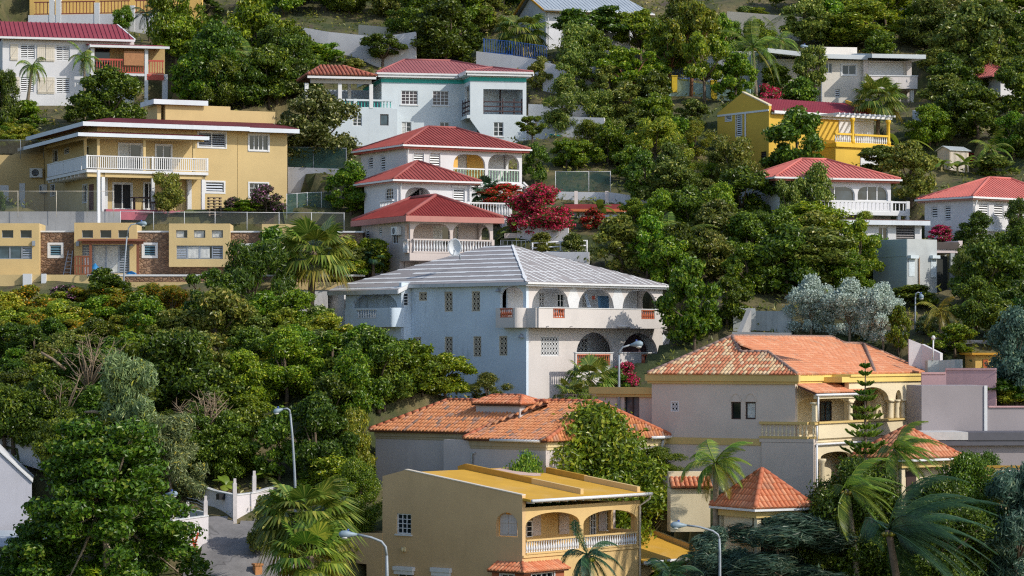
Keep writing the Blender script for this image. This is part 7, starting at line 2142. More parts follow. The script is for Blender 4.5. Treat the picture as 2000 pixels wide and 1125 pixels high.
def leaves(C,N,L,Wd,droop=0.0,rand=1.0,tdir=None):
 """Kite shaped blades at C, facing roughly N."""
 n=len(C)
 N=N+rng.normal(0,rand,(n,3));N/=np.linalg.norm(N,axis=1)[:,None]+1e-9
 T=rng.normal(0,1,(n,3))if tdir is None else tdir+rng.normal(0,.35,(n,3))
 T[:,2]-=droop
 T-=N*(T*N).sum(1)[:,None];T/=np.linalg.norm(T,axis=1)[:,None]+1e-9
 B=np.cross(N,T)
 l=(L*rng.uniform(.7,1.3,n))[:,None];w_=(Wd*rng.uniform(.7,1.3,n))[:,None]
 fold=N*w_*.25
 V=np.stack([C-T*l*.5,C+B*w_*.5+fold,C+T*l*.5,C-B*w_*.5+fold],1).reshape(-1,3)
 Q=np.arange(n*4).reshape(n,4)
 return V,Q
def lobes(n,shape,seed):
 """Centres and radii of the masses a crown is made of, in a unit box."""
 r=np.random.default_rng(seed);out=[]
 tries=0
 while len(out)<n and tries<4000:
  tries+=1
  a=r.uniform(0,2*math.pi);q=r.uniform(0,1)**.5;z=r.uniform(0,1)
  if shape=='dome':R_=.40*math.sqrt(max(0,1-(max(0,z-.35)/.62)**2))*(1 if z>.3 else .75+z*.8);rad=r.uniform(.065,.13);z0=.12+z*.78
  elif shape=='tall':R_=.36*(1-.6*abs(z-.4)**1.2);rad=r.uniform(.10,.17);z0=.12+z*.76
  elif shape=='flat':R_=.42*(1-.4*z);rad=r.uniform(.07,.13);z0=.50+z*.40
  elif shape=='layer':R_=.46*(1-.72*z)+.04;rad=r.uniform(.05,.10);z0=.08+(round(z*8)/8*.6+z*.4)*.86
  elif shape=='open':R_=.42*math.sqrt(max(.05,1-(abs(z-.5)/.6)**2));rad=r.uniform(.06,.12);z0=.38+z*.52
  elif shape=='bush':R_=.38*math.sqrt(max(.05,1-z**2*.9));rad=r.uniform(.09,.17);z0=.08+z*.76
  c=np.array([math.cos(a)*q*R_,math.sin(a)*q*R_,z0])
  out.append((c,rad))
 return out
TEMPL={}
def template(key,shape,n_lobes,n_leaf,L,Wd,seed,droop=.2,rand=.8,squash=.75,trunk_r=.02,limbs=6,trunk_top=.3,stray=.10,tdir=None):
 """One crown and trunk in a unit box (1 wide, 1 high), kept as mesh data to be placed many times."""
 lb=lobes(n_lobes,shape,seed);r=np.random.default_rng(seed+99)
 wgt=np.array([rad**2 for c,rad in lb]);wgt/=wgt.sum()
 pick=r.choice(len(lb),n_leaf,p=wgt)
 Cc=np.array([lb[i][0]for i in pick]);Rr=np.array([lb[i][1]for i in pick])
 d=r.normal(0,1,(n_leaf,3));d[:,2]+=.25;d/=np.linalg.norm(d,axis=1)[:,None]
 rad=Rr*np.where(r.uniform(0,1,n_leaf)<stray,r.uniform(1.0,1.35,n_leaf),r.uniform(.55,1.02,n_leaf))
 # leaves gather in twigs: pull each towards one of a few dozen twig ends of its mass
 tw=np.round(d*3.2)/3.2+r.normal(0,.05,(n_leaf,3));d=d*.55+tw*.45
 P=Cc+d*rad[:,None]*np.array([1,1,squash])
 P[:,2]=np.clip(P[:,2],.01,1.02)
 V,Q=leaves(P,d,L,Wd,droop,rand,tdir)
 me=bpy.data.meshes.new('crown');np_mesh(me,V,Q);me.materials.append(LM['dark'])
 tb=MB();
 top=Vector((r.uniform(-.03,.03),r.uniform(-.03,.03),trunk_top))
 tb.tube([(0,0,-.08),(.01,0,trunk_top*.5),top],[trunk_r*1.3,trunk_r,trunk_r*.8],7)
 big=sorted(lb,key=lambda q:-q[1])[:limbs]
 for c,rad_ in big:
  c=Vector(c);mid=top.lerp(c,.5)+Vector((r.uniform(-.03,.03),r.uniform(-.03,.03),-.03*r.uniform(0,1)))
  tb.tube([top-Vector((0,0,.03)),mid,c],[trunk_r*.65,trunk_r*.4,trunk_r*.15],5)
  for _ in range(2):
   e=c+Vector(r.normal(0,1,3)).normalized()*rad_*.8;tb.tube([mid.lerp(c,.6),e],[trunk_r*.25,trunk_r*.08],4)
 o=tb.build('trunk',bark);tm=o.data;bpy.data.objects.remove(o)
 TEMPL[key]=(me,tm)
for i in range(3):
 template(f'big{i}','dome',64,15000,.042,.024,10+i,limbs=9,trunk_r=.022,stray=.14)
 template(f'mid{i}','dome',42,9000,.056,.032,20+i,limbs=7,trunk_r=.022,stray=.14)
 template(f'bush{i}','bush',26,4400,.075,.042,30+i,limbs=5,trunk_r=.018,trunk_top=.15,stray=.16)
 template(f'tall{i}','tall',34,9000,.056,.030,40+i,limbs=8,trunk_r=.03,stray=.14)
 template(f'open{i}','open',34,8500,.046,.026,50+i,limbs=14,trunk_r=.028,trunk_top=.34,stray=.12,squash=.65)
 template(f'wispy{i}','dome',30,8500,.075,.016,60+i,droop=.5,rand=.6,limbs=10,stray=.3,squash=.9)
for i in range(2):template(f'near{i}','dome',90,36000,.028,.0135,80+i,limbs=14,trunk_r=.02,stray=.16,droop=.25,rand=.7)
template('flat0','flat',30,9000,.045,.026,70,limbs=12,squash=.45,trunk_top=.45)
template('layer0','layer',170,42000,.027,.0165,71,limbs=24,squash=.6,trunk_top=.55,trunk_r=.016,rand=.55,droop=0)
template('needle0','dome',40,15000,.062,.013,72,droop=.1,rand=.7,limbs=9,stray=.25)
template('willow0','dome',46,17000,.075,.014,73,droop=.1,rand=.5,limbs=8,stray=.35,tdir=np.array([[1.0,-.2,.15]]))
template('willow1','dome',46,17000,.075,.014,74,droop=.1,rand=.5,limbs=8,stray=.35,tdir=np.array([[.9,-.2,.35]]))
template('silver0','dome',60,13000,.040,.022,75,limbs=9,squash=.9,rand=1.2)
PROTECT=[]
_tn=[0]
def tree(kind,col,cx,by,w,h_,label=None,group=None,name='tree',cat='tree',bk=None,rz=None,D=None,sy_=1.0):
 """A tree whose crown is w by h_ photo pixels with its foot seen (or hidden) at (cx, by)."""
 p=ground(cx,by)if D is None else ray(cx,by,D)
 k=F/p.y
 if D is not None:z0=tz1(p.x,p.y);h_+=(p.z-z0)*k;p.z=z0
 me,tm=TEMPL[kind]
 t=thing(name,p,label,cat,group)
 t.scale=(w/k,w/k*sy_,h_/k);_tn[0]+=1
 t.rotation_euler=(0,0,random.uniform(0,6.28)if rz is None else rz)
 for nm,m_,mat_ in(('crown',me,LM[col]),('trunk',tm,bk or bark)):
  o=bpy.data.objects.new(nm,m_);COL.objects.link(o);o.parent=t
  o.material_slots[0].link='OBJECT';o.material_slots[0].material=mat_
 return t
def frond(mb,base,dirv,L,droop,wind,n=22,wl=.55,ww=.05,K=7,stiff=.0):
 """A feather leaf: curved midrib with a row of narrow leaflets hanging each side."""
 d=Vector(dirv).normalized();p=Vector(base);pts=[p.copy()];dirs=[d.copy()]
 st=L/K
 for i in range(K):
  d=(d+Vector((0,0,-droop*(i+1)/K*.55))+Vector(wind)*((i+1)/K)*.4).normalized()
  p=p+d*st;pts.append(p.copy());dirs.append(d.copy())
 mb.tube(pts,[.045*(1-.85*i/K)for i in range(K+1)],4)
 for i in range(n):
  t=.12+.88*i/(n-1);f=t*K;a=min(int(f),K-1);u=f-a
  c=pts[a].lerp(pts[a+1],u);ax=dirs[a].lerp(dirs[a+1],u).normalized()
  sd=ax.cross(Vector((0,0,1)))
  sd=sd.normalized()if sd.length>.05 else Vector((1,0,0))
  l=wl*(math.sin(math.pi*min(1,.18+t*.80))**.7)*random.uniform(.85,1.15)
  for s_ in(-1,1):
   q=(sd*s_*(1-.25*t)+ax*(.55+.3*t)+Vector((0,0,-.35-droop*.35))+Vector(wind)*.75).normalized()
   e=c+q*l;m_=c+q*l*.5+Vector((0,0,.04))
   sw=ax*ww*.5
   mb.add([c-sw*.6,m_-sw,e,m_+sw,c+sw*.6],[(0,1,3,4),(1,2,3)])
def palm(px,py,D,crown_px,label,col='palm',top=None,wind=(.5,0,-.05),nf=16,seed=0,trunk_r=.14,name='coconut_palm',group=None,spread=1.0,dead=0,wl=.55,lead=0.0,nl=22,low=-.35,ww=.06):
 """Coconut palm: leaning ringed trunk from (px, py) to the crown point top, each frond a part."""
 random.seed(900+seed)
 a=ray(px,py,D);a.z=tz1(a.x,a.y);c=ray(top[0],top[1],D-.6)
 k=F/D;L=crown_px/k
 t=thing(name,a,label,'palm',group)
 tb=MB();m_=a.lerp(c,.5)+Vector(((c.x-a.x)*-.12,0,0))
 pts=[];rr=[]
 for i in range(13):
  u=i/12;p=a.lerp(m_,u).lerp(m_.lerp(c,u),u);pts.append(p);rr.append(trunk_r*(1.5-.75*u**.4)*(1+.08*(i%2)))
 pts[0]=pts[0]-Vector((0,0,.8));tb.tube(pts,rr,8);tb.build('trunk',bark if col=='palmd' else palebark,t)
 for i in range(nf):
  az=2.4*i+random.uniform(-.3,.3);el=math.asin(min(1,max(-1,low+(1.2-low)*(i+.5)/nf-.25)))
  d=Vector((math.cos(az)*math.cos(el),math.sin(az)*math.cos(el),math.sin(el)))
  d=(d+Vector(wind)*lead).normalized()
  fb=MB();frond(fb,c,d,L*random.uniform(.8,1.1),(.55+.5*(1-el))*spread,wind,nl,wl,ww)
  fb.build('frond',LM['palmy' if i<dead else col],t)
 nb=MB()
 for i in range(6):
  a_=i*1.05;q=c+Vector((math.cos(a_)*.22,math.sin(a_)*.22,-.2));nb.lathe(q,[(.02,-.12),(.1,-.04),(.11,.03),(.05,.11)],7)
 nb.build('coconuts',LM['palmy'],t)
 return t
def fan_leaf(mb,base,d,L,droop=.3,n=15,r=.8,wind=(0,0,0),):
 d=Vector(d).normalized();tip=Vector(base)+d*L+Vector((0,0,-droop*L*.3));mb.tube([base,Vector(base).lerp(tip,.5)+Vector((0,0,.06)),tip],[.03,.022,.015],4)
 sd=d.cross(Vector((0,0,1)))
 sd=sd.normalized()if sd.length>.05 else Vector((1,0,0));up=sd.cross(d).normalized()
 pr=None
 for i in range(n):
  a=math.pi*1.25*(i/(n-1)-.5)
  q=(d*math.cos(a)+sd*math.sin(a));l=r*(1-.18*abs(a))*random.uniform(.9,1.1)
  e=tip+q*l+Vector((0,0,-droop*l*.8))+Vector(wind)*l*.4;m_=tip+q*l*.55+up*.05
  w_=q.cross(up).normalized()*.048*r/.8
  mb.add([tip,m_-w_,e,m_+w_],[(0,1,2,3)])
def fan_palm(px,py,D,r_px,label,top,col='fan',nf=24,seed=0,trunk_r=.16,dead=5,name='fan_palm',low=-.6,group=None,wind=(.15,0,0)):
 random.seed(700+seed);a=ray(px,py,D);a.z=tz1(a.x,a.y);c=ray(top[0],top[1],D-.5);k=F/D;Rr=r_px/k
 t=thing(name,a,label,'palm',group)
 tb=MB();tb.tube([a-Vector((0,0,.6)),a.lerp(c,.5),c],[trunk_r*1.25,trunk_r,trunk_r*1.05],9);tb.build('trunk',bark,t)
 for i in range(nf):
  az=2.4*i;el=math.asin(max(-.95,min(1,low+(1.5)*(i+.5)/nf)))
  d=Vector((math.cos(az)*math.cos(el),math.sin(az)*math.cos(el),math.sin(el)))
  fb=MB();fan_leaf(fb,c,d,Rr*.5,.25+.45*(1-(el+1)/2),25,Rr*.58,wind);fb.build('leaf_fan',LM['palmy' if i<dead else col],t)
 return t
def banana(px,py,D,h_px,label,seed=0,nl=7,group=None,name='banana_plant'):
 random.seed(500+seed);a=ray(px,py,D);a.z=min(a.z,tz1(a.x,a.y)+.3);k=F/D;H_=h_px/k
 t=thing(name,a,label,'plant',group)
 tb=MB();c=a+Vector((random.uniform(-.1,.1),0,H_*.45));tb.tube([a-Vector((0,0,.3)),c],[.13,.08],7);tb.build('stem',plain('banana_stem',(.26,.22,.08),.7,0,.3),t)
 for i in range(nl):
  az=2.4*i+seed;el=random.uniform(.5,1.25);L=H_*random.uniform(.45,.68)
  d=Vector((math.cos(az)*math.cos(el),math.sin(az)*math.cos(el)*.8,math.sin(el)));p=c.copy();vs=[];K=8
  for j in range(K+1):
   u=j/K;w_=.26*math.sin(math.pi*min(1,.08+u*.92))**.6
   sd=d.cross(Vector((0,0,1))).normalized()
   vs+=[p-sd*w_-Vector((0,0,.08*w_/.26)),p,p+sd*w_-Vector((0,0,.08*w_/.26))]
   d=(d+Vector((.05,0,-.23))).normalized();p=p+d*L/K
  fs=[]
  for j in range(K):fs+=[(3*j,3*j+1,3*j+4,3*j+3),(3*j+1,3*j+2,3*j+5,3*j+4)]
  lb=MB();lb.add(vs,fs,True);lb.build('leaf',LM['banana'],t)
 return t
 # ================================================================== planting
PROTECT+=[(0,40,300,195),(85,195,580,412),(0,436,712,552),(600,118,1030,262),(700,248,1027,365),(712,318,1000,430),(708,385,968,530),(665,480,1325,640),(960,480,1325,690),(860,640,1030,700),(1402,182,1640,215),(1402,215,1500,275),(1635,215,1745,300),(1525,92,1792,175),(1490,312,1750,350),(1610,350,1780,412),(1660,425,1805,465),(1806,350,2000,440),(1772,467,1850,560),(733,772,1303,900),(1150,655,1840,860),(747,915,1260,1125),(360,945,500,1125),(1432,600,1540,655),(1080,335,1195,410),(1030,200,1110,262),(560,50,690,100),(1800,722,1945,765),(1835,752,2000,870),(1832,290,1892,330),(236,415,560,437),(540,795,582,930),(1775,660,1830,730),(1340,148,1465,190)]
def inpoly(x,y,poly):
 c=False
 for i in range(len(poly)):
  (a,b),(d,e)=poly[i],poly[(i+1)%len(poly)]
  if(b>y)!=(e>y)and x<a+(d-a)*(y-b)/(e-b):c=not c
 return c
FOOT=[(f,s0,s1,o0,o1)for f,s0,s1,o0,o1,z in PADS]
def on_pad(p,m=.3):
 for f,s0,s1,o0,o1 in FOOT:
  rx,ry=p.x-f.O.x,p.y-f.O.y;s=rx*f.d.x+ry*f.d.y;o=rx*f.n.x+ry*f.n.y
  if s0-m<s<s1+m and o0-m<o<min(o1,1.2)+m:return True
 return False
_placed=[]
def fill(poly,n,kinds,wr,asp,label,group,gap=.42,name='bush',cat='bush',seed=1,prot=True):
 r=random.Random(seed);x0,x1=min(p[0]for p in poly),max(p[0]for p in poly);y0,y1=min(p[1]for p in poly),max(p[1]for p in poly)
 k=0
 for _ in range(n*40):
  if k>=n:break
  x,y=r.uniform(x0,x1),r.uniform(y0,y1)
  if not inpoly(x,y,poly):continue
  w=r.uniform(*wr);h_=w*r.uniform(*asp)
  if prot and any(x+w*.42>a and x-w*.42<c and y>b+4 and y-h_*.92<d for a,b,c,d in PROTECT):continue
  if any(abs(x-a)<gap*(w+c)/2 and abs(y-b)<gap*(h_+d)/2 for a,b,c,d in _placed):continue
  p=ground(x,y)
  if on_pad(p):continue
  _placed.append((x,y,w,h_))
  kd,cl=r.choice(kinds)
  if kd in('bush','mid','big','tall','open','wispy'):kd+=str(r.randrange(3))
  tree(kd,cl,x,y,w,h_,label.get(cl)if isinstance(label,dict)else label,(group.get(cl)if isinstance(group,dict)else group),name,cat,rz=r.uniform(0,6.28));k+=1
 return k
T=tree
# ---- foreground, right to left
T('needle0','willow',1985,1180,210,300,'blue-green fine leaved bush filling the lower right corner',name='bush',cat='bush')
T('willow0','willow',1545,1200,370,190,'blue-green narrow leaved tree swept by the wind before the orange pavilion',rz=0)
T('willow1','willow',1400,1200,150,165,'lower blue-green wind swept bush left of the larger one under the street lamp',name='bush',cat='bush',rz=.3)
T('near1','dark',1665,1165,260,275,'dark dense tree between the orange pavilion and the tall wind bent palm')
T('near0','dark',1930,1070,130,190,'dark tree behind the wind bent palm beside the loungers')
T('bush1','almond',1960,920,130,52,'clipped bright green hedge on the beige terrace wall at the right edge',name='hedge',cat='hedge')
T('mid2','mango',1800,1000,110,120,'dark green bush below the faded tile pavilion',name='bush',cat='bush')
T('bush0','dark',2010,1010,70,90,'dark bush cut by the right edge beside the loungers',name='bush',cat='bush')
T('near0','mango',1165,1085,390,312,'big bright mango tree between the patched tile roof and the ochre villa',D=F/36.7,rz=0,sy_=.62)
T('near0','mango',1350,1105,190,150,'leafy tree under the leaning coconut palm right of the mango tree',D=F/36.0)
T('near1','mango',1285,1110,130,240,'leafy tree right of the mango tree below the tile roof corner',D=F/36.3,rz=0,sy_=.7)
T('near1','mango',1030,985,160,112,'low leafy bush left of the mango tree over the mustard roof',name='bush',cat='bush',D=F/37.3,rz=0,sy_=.5)
T('bush1','mango',1305,1150,110,60,'green bush seen through the arch of the lower mustard roof wing',name='bush',cat='bush',D=F/38.4)
T('layer0','almond',205,1180,430,365,'large tiered tree with broad shiny leaves in the lower left',bk=palebark,rz=.5)
T('layer0','almond',60,1200,200,160,'lower tiered broad leaved tree in the lower left corner',bk=palebark,rz=2.2)
T('bush2','mango',170,1170,190,70,'low soft green bush along the bottom edge at the lower left',name='bush',cat='bush')
T('wispy1','dark',20,1010,90,110,'thin dark bush at the left edge before the white gable',name='bush',cat='bush')
T('needle0','sage',258,965,190,290,'tall grey-green fine leaved tree rising from the left thicket',bk=palebark,rz=1)
T('needle0','sage',335,985,165,190,'grey-green fine leaved tree leaning over the lane wall',bk=palebark,rz=3)
T('bush0','olive',520,1095,90,130,'spiky dark leaved shrub at the lane edge left of the fan palm',name='bush',cat='bush')
T('near1','mango',690,1060,130,170,'leafy tree between the fan palm and the ochre villa')
T('mid2','mango',650,990,150,100,'leafy bush above the fan palm beside the grey pink wall',name='bush',cat='bush')
T('tall1','light',700,930,80,130,'yellow-green feathery tree left of the patched tile house')
T('bush0','light',650,915,110,90,'yellow-green bush at the foot of the thicket behind the curled street lamp',name='bush',cat='bush')
T('near0','dark',1625,1170,190,215,'dark tree at the right end of the large wind swept bush')
T('near1','dark',1830,1190,260,260,'dark shrub mass at the foot of the tall wind bent palm')
T('near0','dark',1890,1130,220,250,'dark shrub behind the corner bush of fine blue-green leaves',name='bush',cat='bush')
# ---- the thicket left of the striped roof house
fill([(0,940),(0,800),(400,800),(440,900),(720,900),(740,960),(520,960),(300,960)],16,[('mid','dark'),('big','dark'),('tall','dark')],(110,190),(.8,1.1),'tall dark tree at the shaded foot of the thicket above the lane','dark trees at the foot of the thicket',name='tree',cat='tree',seed=3,gap=.35)
big_l={'mango':'dense green tree in the thicket left of the striped-roof house','dark':'dark green tree in the thicket left of the striped-roof house','olive':'dull olive tree in the thicket left of the striped-roof house','light':'yellow-green tree in the thicket left of the striped-roof house','whitef':'pale flowering tree in the thicket left of the striped-roof house'}
big_g={k:v.replace(' tree in',' trees in')for k,v in big_l.items()}
fill([(380,790),(400,690),(520,660),(640,650),(740,690),(820,740),(960,770),(720,850),(600,880),(420,870)],30,[('mid','mango'),('big','dark'),('big','mango'),('mid','dark'),('mid','olive')],(110,190),(.7,.95),big_l,big_g,name='tree',cat='tree',seed=4,gap=.33)
fill([(0,800),(0,690),(380,690),(400,800)],20,[('mid','mango'),('mid','dark'),('mid','olive'),('mid','light')],(90,160),(.6,.9),big_l,big_g,name='tree',cat='tree',seed=5,gap=.33)
scr_l={'scrub':'yellow-green scrub bush with orange leaf tips below the beige retaining wall','light':'light yellow-green bush below the beige retaining wall','mango':'rounded green bush below the beige retaining wall','olive':'dull olive bush below the beige retaining wall'}
scr_g={k:v.replace(' bush',' bushes')for k,v in scr_l.items()}
fill([(0,715),(0,615),(130,605),(340,600),(420,690),(400,720)],44,[('bush','scrub'),('bush','scrub'),('bush','light'),('wispy','scrub'),('bush','mango'),('bush','olive')],(55,105),(.55,.8),scr_l,scr_g,seed=6,gap=.3)
sc2={'mango':'rounded green bush at the upper edge of the thicket before the striped-roof house','light':'sunlit yellow-green bush at the upper edge of the thicket before the striped-roof house','whitef':'pale flowering bush at the upper edge of the thicket before the striped-roof house','scrub':'orange tipped bush at the upper edge of the thicket before the striped-roof house'}
fill([(420,700),(500,640),(640,640),(700,650),(800,690),(860,735),(980,790),(700,760),(430,760)],34,[('bush','mango'),('bush','light'),('bush','mango'),('wispy','light'),('bush','whitef')],(60,110),(.6,.85),sc2,{k:v.replace(' bush',' bushes')for k,v in sc2.items()},seed=7,gap=.3,prot=False)
T('tall0','dark',905,742,38,66,'narrow dark sapling standing up against the wall of the striped-roof house')
T('wispy0','olive',950,800,110,70,'thin brown-green bush by the corner of the striped-roof house',name='bush',cat='bush')
T('mid1','dark',205,612,120,92,'dark flowering bush climbing the beige wall below the pergola',name='bush',cat='bush')
T('bush1','pink',130,610,90,55,'dark bush with sparse pink flowers at the white buttress',name='bush',cat='bush')
T('open0','dark',410,690,150,170,'dark open tree with drooping leaf clusters before the stained white wall')
T('wispy2','dark',500,650,170,200,'tall sparse dark tree before the stone villa left of the fan palm')
T('bush2','dark',540,640,120,110,'dark bush at the foot of the sparse tree before the stone villa',name='bush',cat='bush')
T('open1','olive',690,560,70,60,'thin bush beside the garage door of the stone villa',name='bush',cat='bush')
fan_palm(600,650,F/31.0,92,'tall fan palm with shaggy trunk before the right end of the stone villa',(612,490),nf=30,seed=1,trunk_r=.22,dead=4,wind=(-.1,0,0))
fan_palm(598,1150,F/40.0,118,'broad fan palm with yellowing lower leaves beside the lane',(598,1005),nf=40,seed=2,trunk_r=.24,dead=7,low=-.7,col='fan')
fan_palm(600,1200,F/40.8,100,'low fan palm at the lower edge beside the ochre stair',(605,1085),nf=20,seed=3,trunk_r=.2,dead=2,low=-.5,col='palm')
def snag(label,pts,seed,k=34.0,spread=40,n=16,col='dead'):
 """A dead branching shrub: bare crooked limbs from one foot."""
 r=random.Random(seed);a=ray(pts[0][0],pts[0][1],F/k);t=thing('dead_shrub',a,label,'dead shrub')
 b=MB();kk=k
 for i in range(n):
  tgt=pts[1+i%(len(pts)-1)]
  e=ray(tgt[0]+r.uniform(-spread,spread),tgt[1]+r.uniform(-spread,spread)*.6,F/k+r.uniform(-1,1))
  m_=a.lerp(e,.55)+Vector((r.uniform(-.3,.3),r.uniform(-.3,.3),r.uniform(-.1,.35)))
  b.tube([a,m_,e],[.055,.035,.008],5)
  for _ in range(6):
   s=m_.lerp(e,r.uniform(.1,.9));b.tube([s,s+Vector((r.uniform(-.7,.7),r.uniform(-.3,.3),r.uniform(-.1,.6)))],[.02,.004],4)
 b.build('branches',plain('bleached_wood',(.27,.20,.13),.9,0,.25,7),t)
 return t
snag('bare bleached shrub of crooked limbs above the grey-green tree in the left thicket',[(172,760),(140,668),(215,668),(185,690)],1,34.9,34,18)
snag('dry straw coloured dead shrub right of the grey-green tree in the left thicket',[(400,855),(395,770),(430,790),(360,800)],2,36.2,26,22)
snag('pale dead branches low in the shaded left thicket',[(120,830),(100,760),(150,740)],3,35.7,30,8)
for x0,y0,x1,y1,k,lb in((80,688,128,722,34.6,'thick bare pole lying across the left thicket'),(115,775,148,798,35.4,'short bare branch in the dark left thicket'),(165,805,205,809,36.5,'level bare branch before the grey-green tree')):
 b=MB();p,q=ray(x0,y0,F/k),ray(x1,y1,F/k);b.tube([p,p.lerp(q,.5)+Vector((0,0,.08)),q],[.07,.09,.11],6);tag(b.build('fallen_branch',plain('bleached_wood',(.36,.27,.18)),None,p),lb,'branch')
 # ---- gaps closed beside the houses
for kd,cl,x,y,w_,h_,lb in(('mid1','olive',1215,545,150,120,'olive tree just behind the right slope of the striped roof'),('mid0','mango',1265,545,120,125,'mid green tree behind the globe lamp post'),('big0','dark',620,955,170,190,'tall dark tree behind the curled street lamp'),('mid1','dark',545,945,120,150,'dark tree left of the curled street lamp above the lane wall'),('mid2','dark',470,925,130,130,'dark tree over the lane wall corner'),('big2','mango',690,880,150,150,'dense green tree at the left end of the patched tile roof'),('mid0','mango',800,800,150,110,'dense green tree behind the left slope of the patched tile roof'),('mid1','olive',720,760,130,120,'olive tree before the wing of the striped-roof house'),('big1','dark',740,830,170,160,'dark tree above the left corner of the patched tile roof'),('mid2','mango',870,790,130,90,'green tree behind the ridge of the patched tile roof'),('mid1','dark',1330,560,130,130,'dark tree at the foot of the coconut palm behind the striped roof'),('mid0','dark',1420,640,120,100,'dark tree left of the stained concrete yard wall'),('mid1','mango',1437,204,105,105,'rounded tree at the end of the teal parapet'),('open0','mango',1375,205,110,150,'tall tree before the white wall behind the teal parapet'),('mid2','dark',1515,205,90,80,'dark tree between the slender palm and the thin open tree'),('bush0','olive',775,835,90,50,'olive bush above the eave of the patched tile roof'),('mid0','dark',835,800,110,80,'dark tree beside the lantern of the patched tile roof'),('mid1','dark',750,852,130,120,'dark tree just above the eave corner of the patched tile roof'),('mid0','mango',805,838,130,90,'green tree just above the left tile slope'),('mid2','light',640,700,120,90,'yellow-green tree below the maroon side block'),('mid0','light',560,690,130,90,'yellow-green tree below the shaggy fan palm')):
 T(kd,cl,x,y,w_,h_,lb)
 # ---- around the striped roof house, right
T('mid0','mango',1355,690,150,180,'bright green tree right of the striped-roof house by the annex')
T('mid2','mango',1310,600,110,110,'leafy green tree behind the right corner of the striped roof')
fan_palm(1150,770,F/33.9,62,'small fan palm in the court before the lower arches of the striped-roof house',(1152,738),nf=20,seed=4,trunk_r=.12,dead=0,col='fan')
fan_palm(1110,790,F/34.4,45,'low fan palm left of the court palm beside the white corner wall',(1118,765),nf=14,seed=5,trunk_r=.1,dead=0)
T('bush0','boug',1225,765,60,55,'small bougainvillea with few red flowers beside the terrace street lamp',name='bougainvillea',cat='bush')
T('bush1','dark',1200,770,70,50,'green shrub at the foot of the terrace street lamp',name='bush',cat='bush')
# ---- bananas and bougainvillea behind the striped roof
T('big2','boug',1055,468,150,112,'large magenta bougainvillea in full flower above the striped roof',name='bougainvillea',cat='bush')
T('mid0','boug',985,412,120,52,'darker bougainvillea with scattered flowers right of the middle red roof',name='bougainvillea',cat='bush')
T('bush2','boug',1160,450,60,45,'small bougainvillea over the white wall block beside the banana plant',name='bougainvillea',cat='bush')
banana(1012,490,F/28.75,100,'banana plant with long drooping leaves left of the magenta bougainvillea',1,8)
banana(1000,495,F/28.8,70,'low banana plant behind the white deck column',4,6)
banana(1172,432,F/28.5,62,'banana plant before the narrow red lean-to',2,6)
fan_palm(945,400,F/27.9,40,'dark small palm between the green balusters and the middle red roof',(948,372),nf=16,seed=6,trunk_r=.1,dead=0,col='palmd')
palm(1312,530,F/29.9,118,'coconut palm with long arching fronds behind the globe lamp post','palm',(1312,480),(.25,0,-.05),15,3,.15,dead=3,nl=26,wl=.75)
T('bush0','olive',1060,505,60,42,'thin bush before the white three rail deck railing',name='bush',cat='bush')
T('bush1','olive',1120,508,60,55,'thin bush at the right end of the white deck railing',name='bush',cat='bush')
# ---- the green mass in the middle right
mid_l={'dark':'dark tree in the green mass right of the stepped red roofs','mango':'mid green tree in the green mass right of the stepped red roofs','olive':'olive green tree in the green mass right of the stepped red roofs','light':'light green tree in the green mass right of the stepped red roofs'}
fill([(1100,340),(1110,260),(1400,215),(1430,320),(1500,350),(1480,420),(1240,430),(1200,330)],34,[('mid','dark'),('mid','mango'),('tall','olive'),('mid','olive'),('wispy','light')],(70,130),(.75,1.15),mid_l,{k:v.replace(' tree in',' trees in')for k,v in mid_l.items()},name='tree',cat='tree',seed=11,gap=.36)
mid2={'dark':'dark tree in the dense belt between the striped roof and the coral-roofed house','mango':'mid green tree in the dense belt between the striped roof and the coral-roofed house','olive':'dull olive tree in the dense belt between the striped roof and the coral-roofed house'}
fill([(1200,520),(1230,420),(1480,400),(1640,460),(1740,540),(1720,590),(1440,590),(1400,560)],36,[('mid','dark'),('big','mango'),('mid','mango'),('mid','olive'),('big','dark')],(90,170),(.75,1.05),mid2,{k:v.replace(' tree in',' trees in')for k,v in mid2.items()},name='tree',cat='tree',seed=12,gap=.36)
T('big0','mango',1580,505,230,112,'broad low crowned tree below the coral-roofed house')
T('big1','olive',1590,570,240,130,'wide dull olive tree above the silver tree')
T('mid0','mango',1680,560,110,130,'leafy tree left of the weathered concrete house')
T('wispy0','mango',1690,480,90,65,'feathery light tree before the annex wall',name='tree')
T('tall2','olive',1585,452,98,128,'upright bushy tree covering the left half of the coral-roofed house')
T('tall0','olive',1540,452,62,105,'slim bushy tree at the left corner of the coral-roofed house')
T('mid2','dark',1450,440,150,120,'dark spreading tree left of the coral-roofed house')
T('bush0','olive',1680,428,40,34,'small shrub growing before the long white balustrade',name='bush',cat='bush')
T('bush1','olive',1730,432,60,42,'shrub on the annex roof edge before the long white balustrade',name='bush',cat='bush')
T('silver0','silver',1585,690,120,122,'silver leaved tree behind the mottled orange roof, left crown',bk=palebark)
T('silver0','silver',1660,705,130,122,'silver leaved tree in the middle of the silver clump',bk=palebark,rz=2)
T('silver0','silver',1725,700,105,125,'silver leaved tree at the right of the silver clump beside the stained stair wall',bk=palebark,rz=4)
T('mid1','mango',1755,735,60,95,'green bush between the silver trees and the stained stair wall',name='bush',cat='bush')
palm(1640,640,F/31.6,80,'dark palm rising behind the silver trees','palm',(1640,585),(.15,0,-.05),11,9,.12,nl=20)
palm(1838,655,F/32.5,55,'small yellow-green palm on the slope below the concrete house','palmy',(1836,608),(.1,0,-.1),11,5,.1,nl=16)
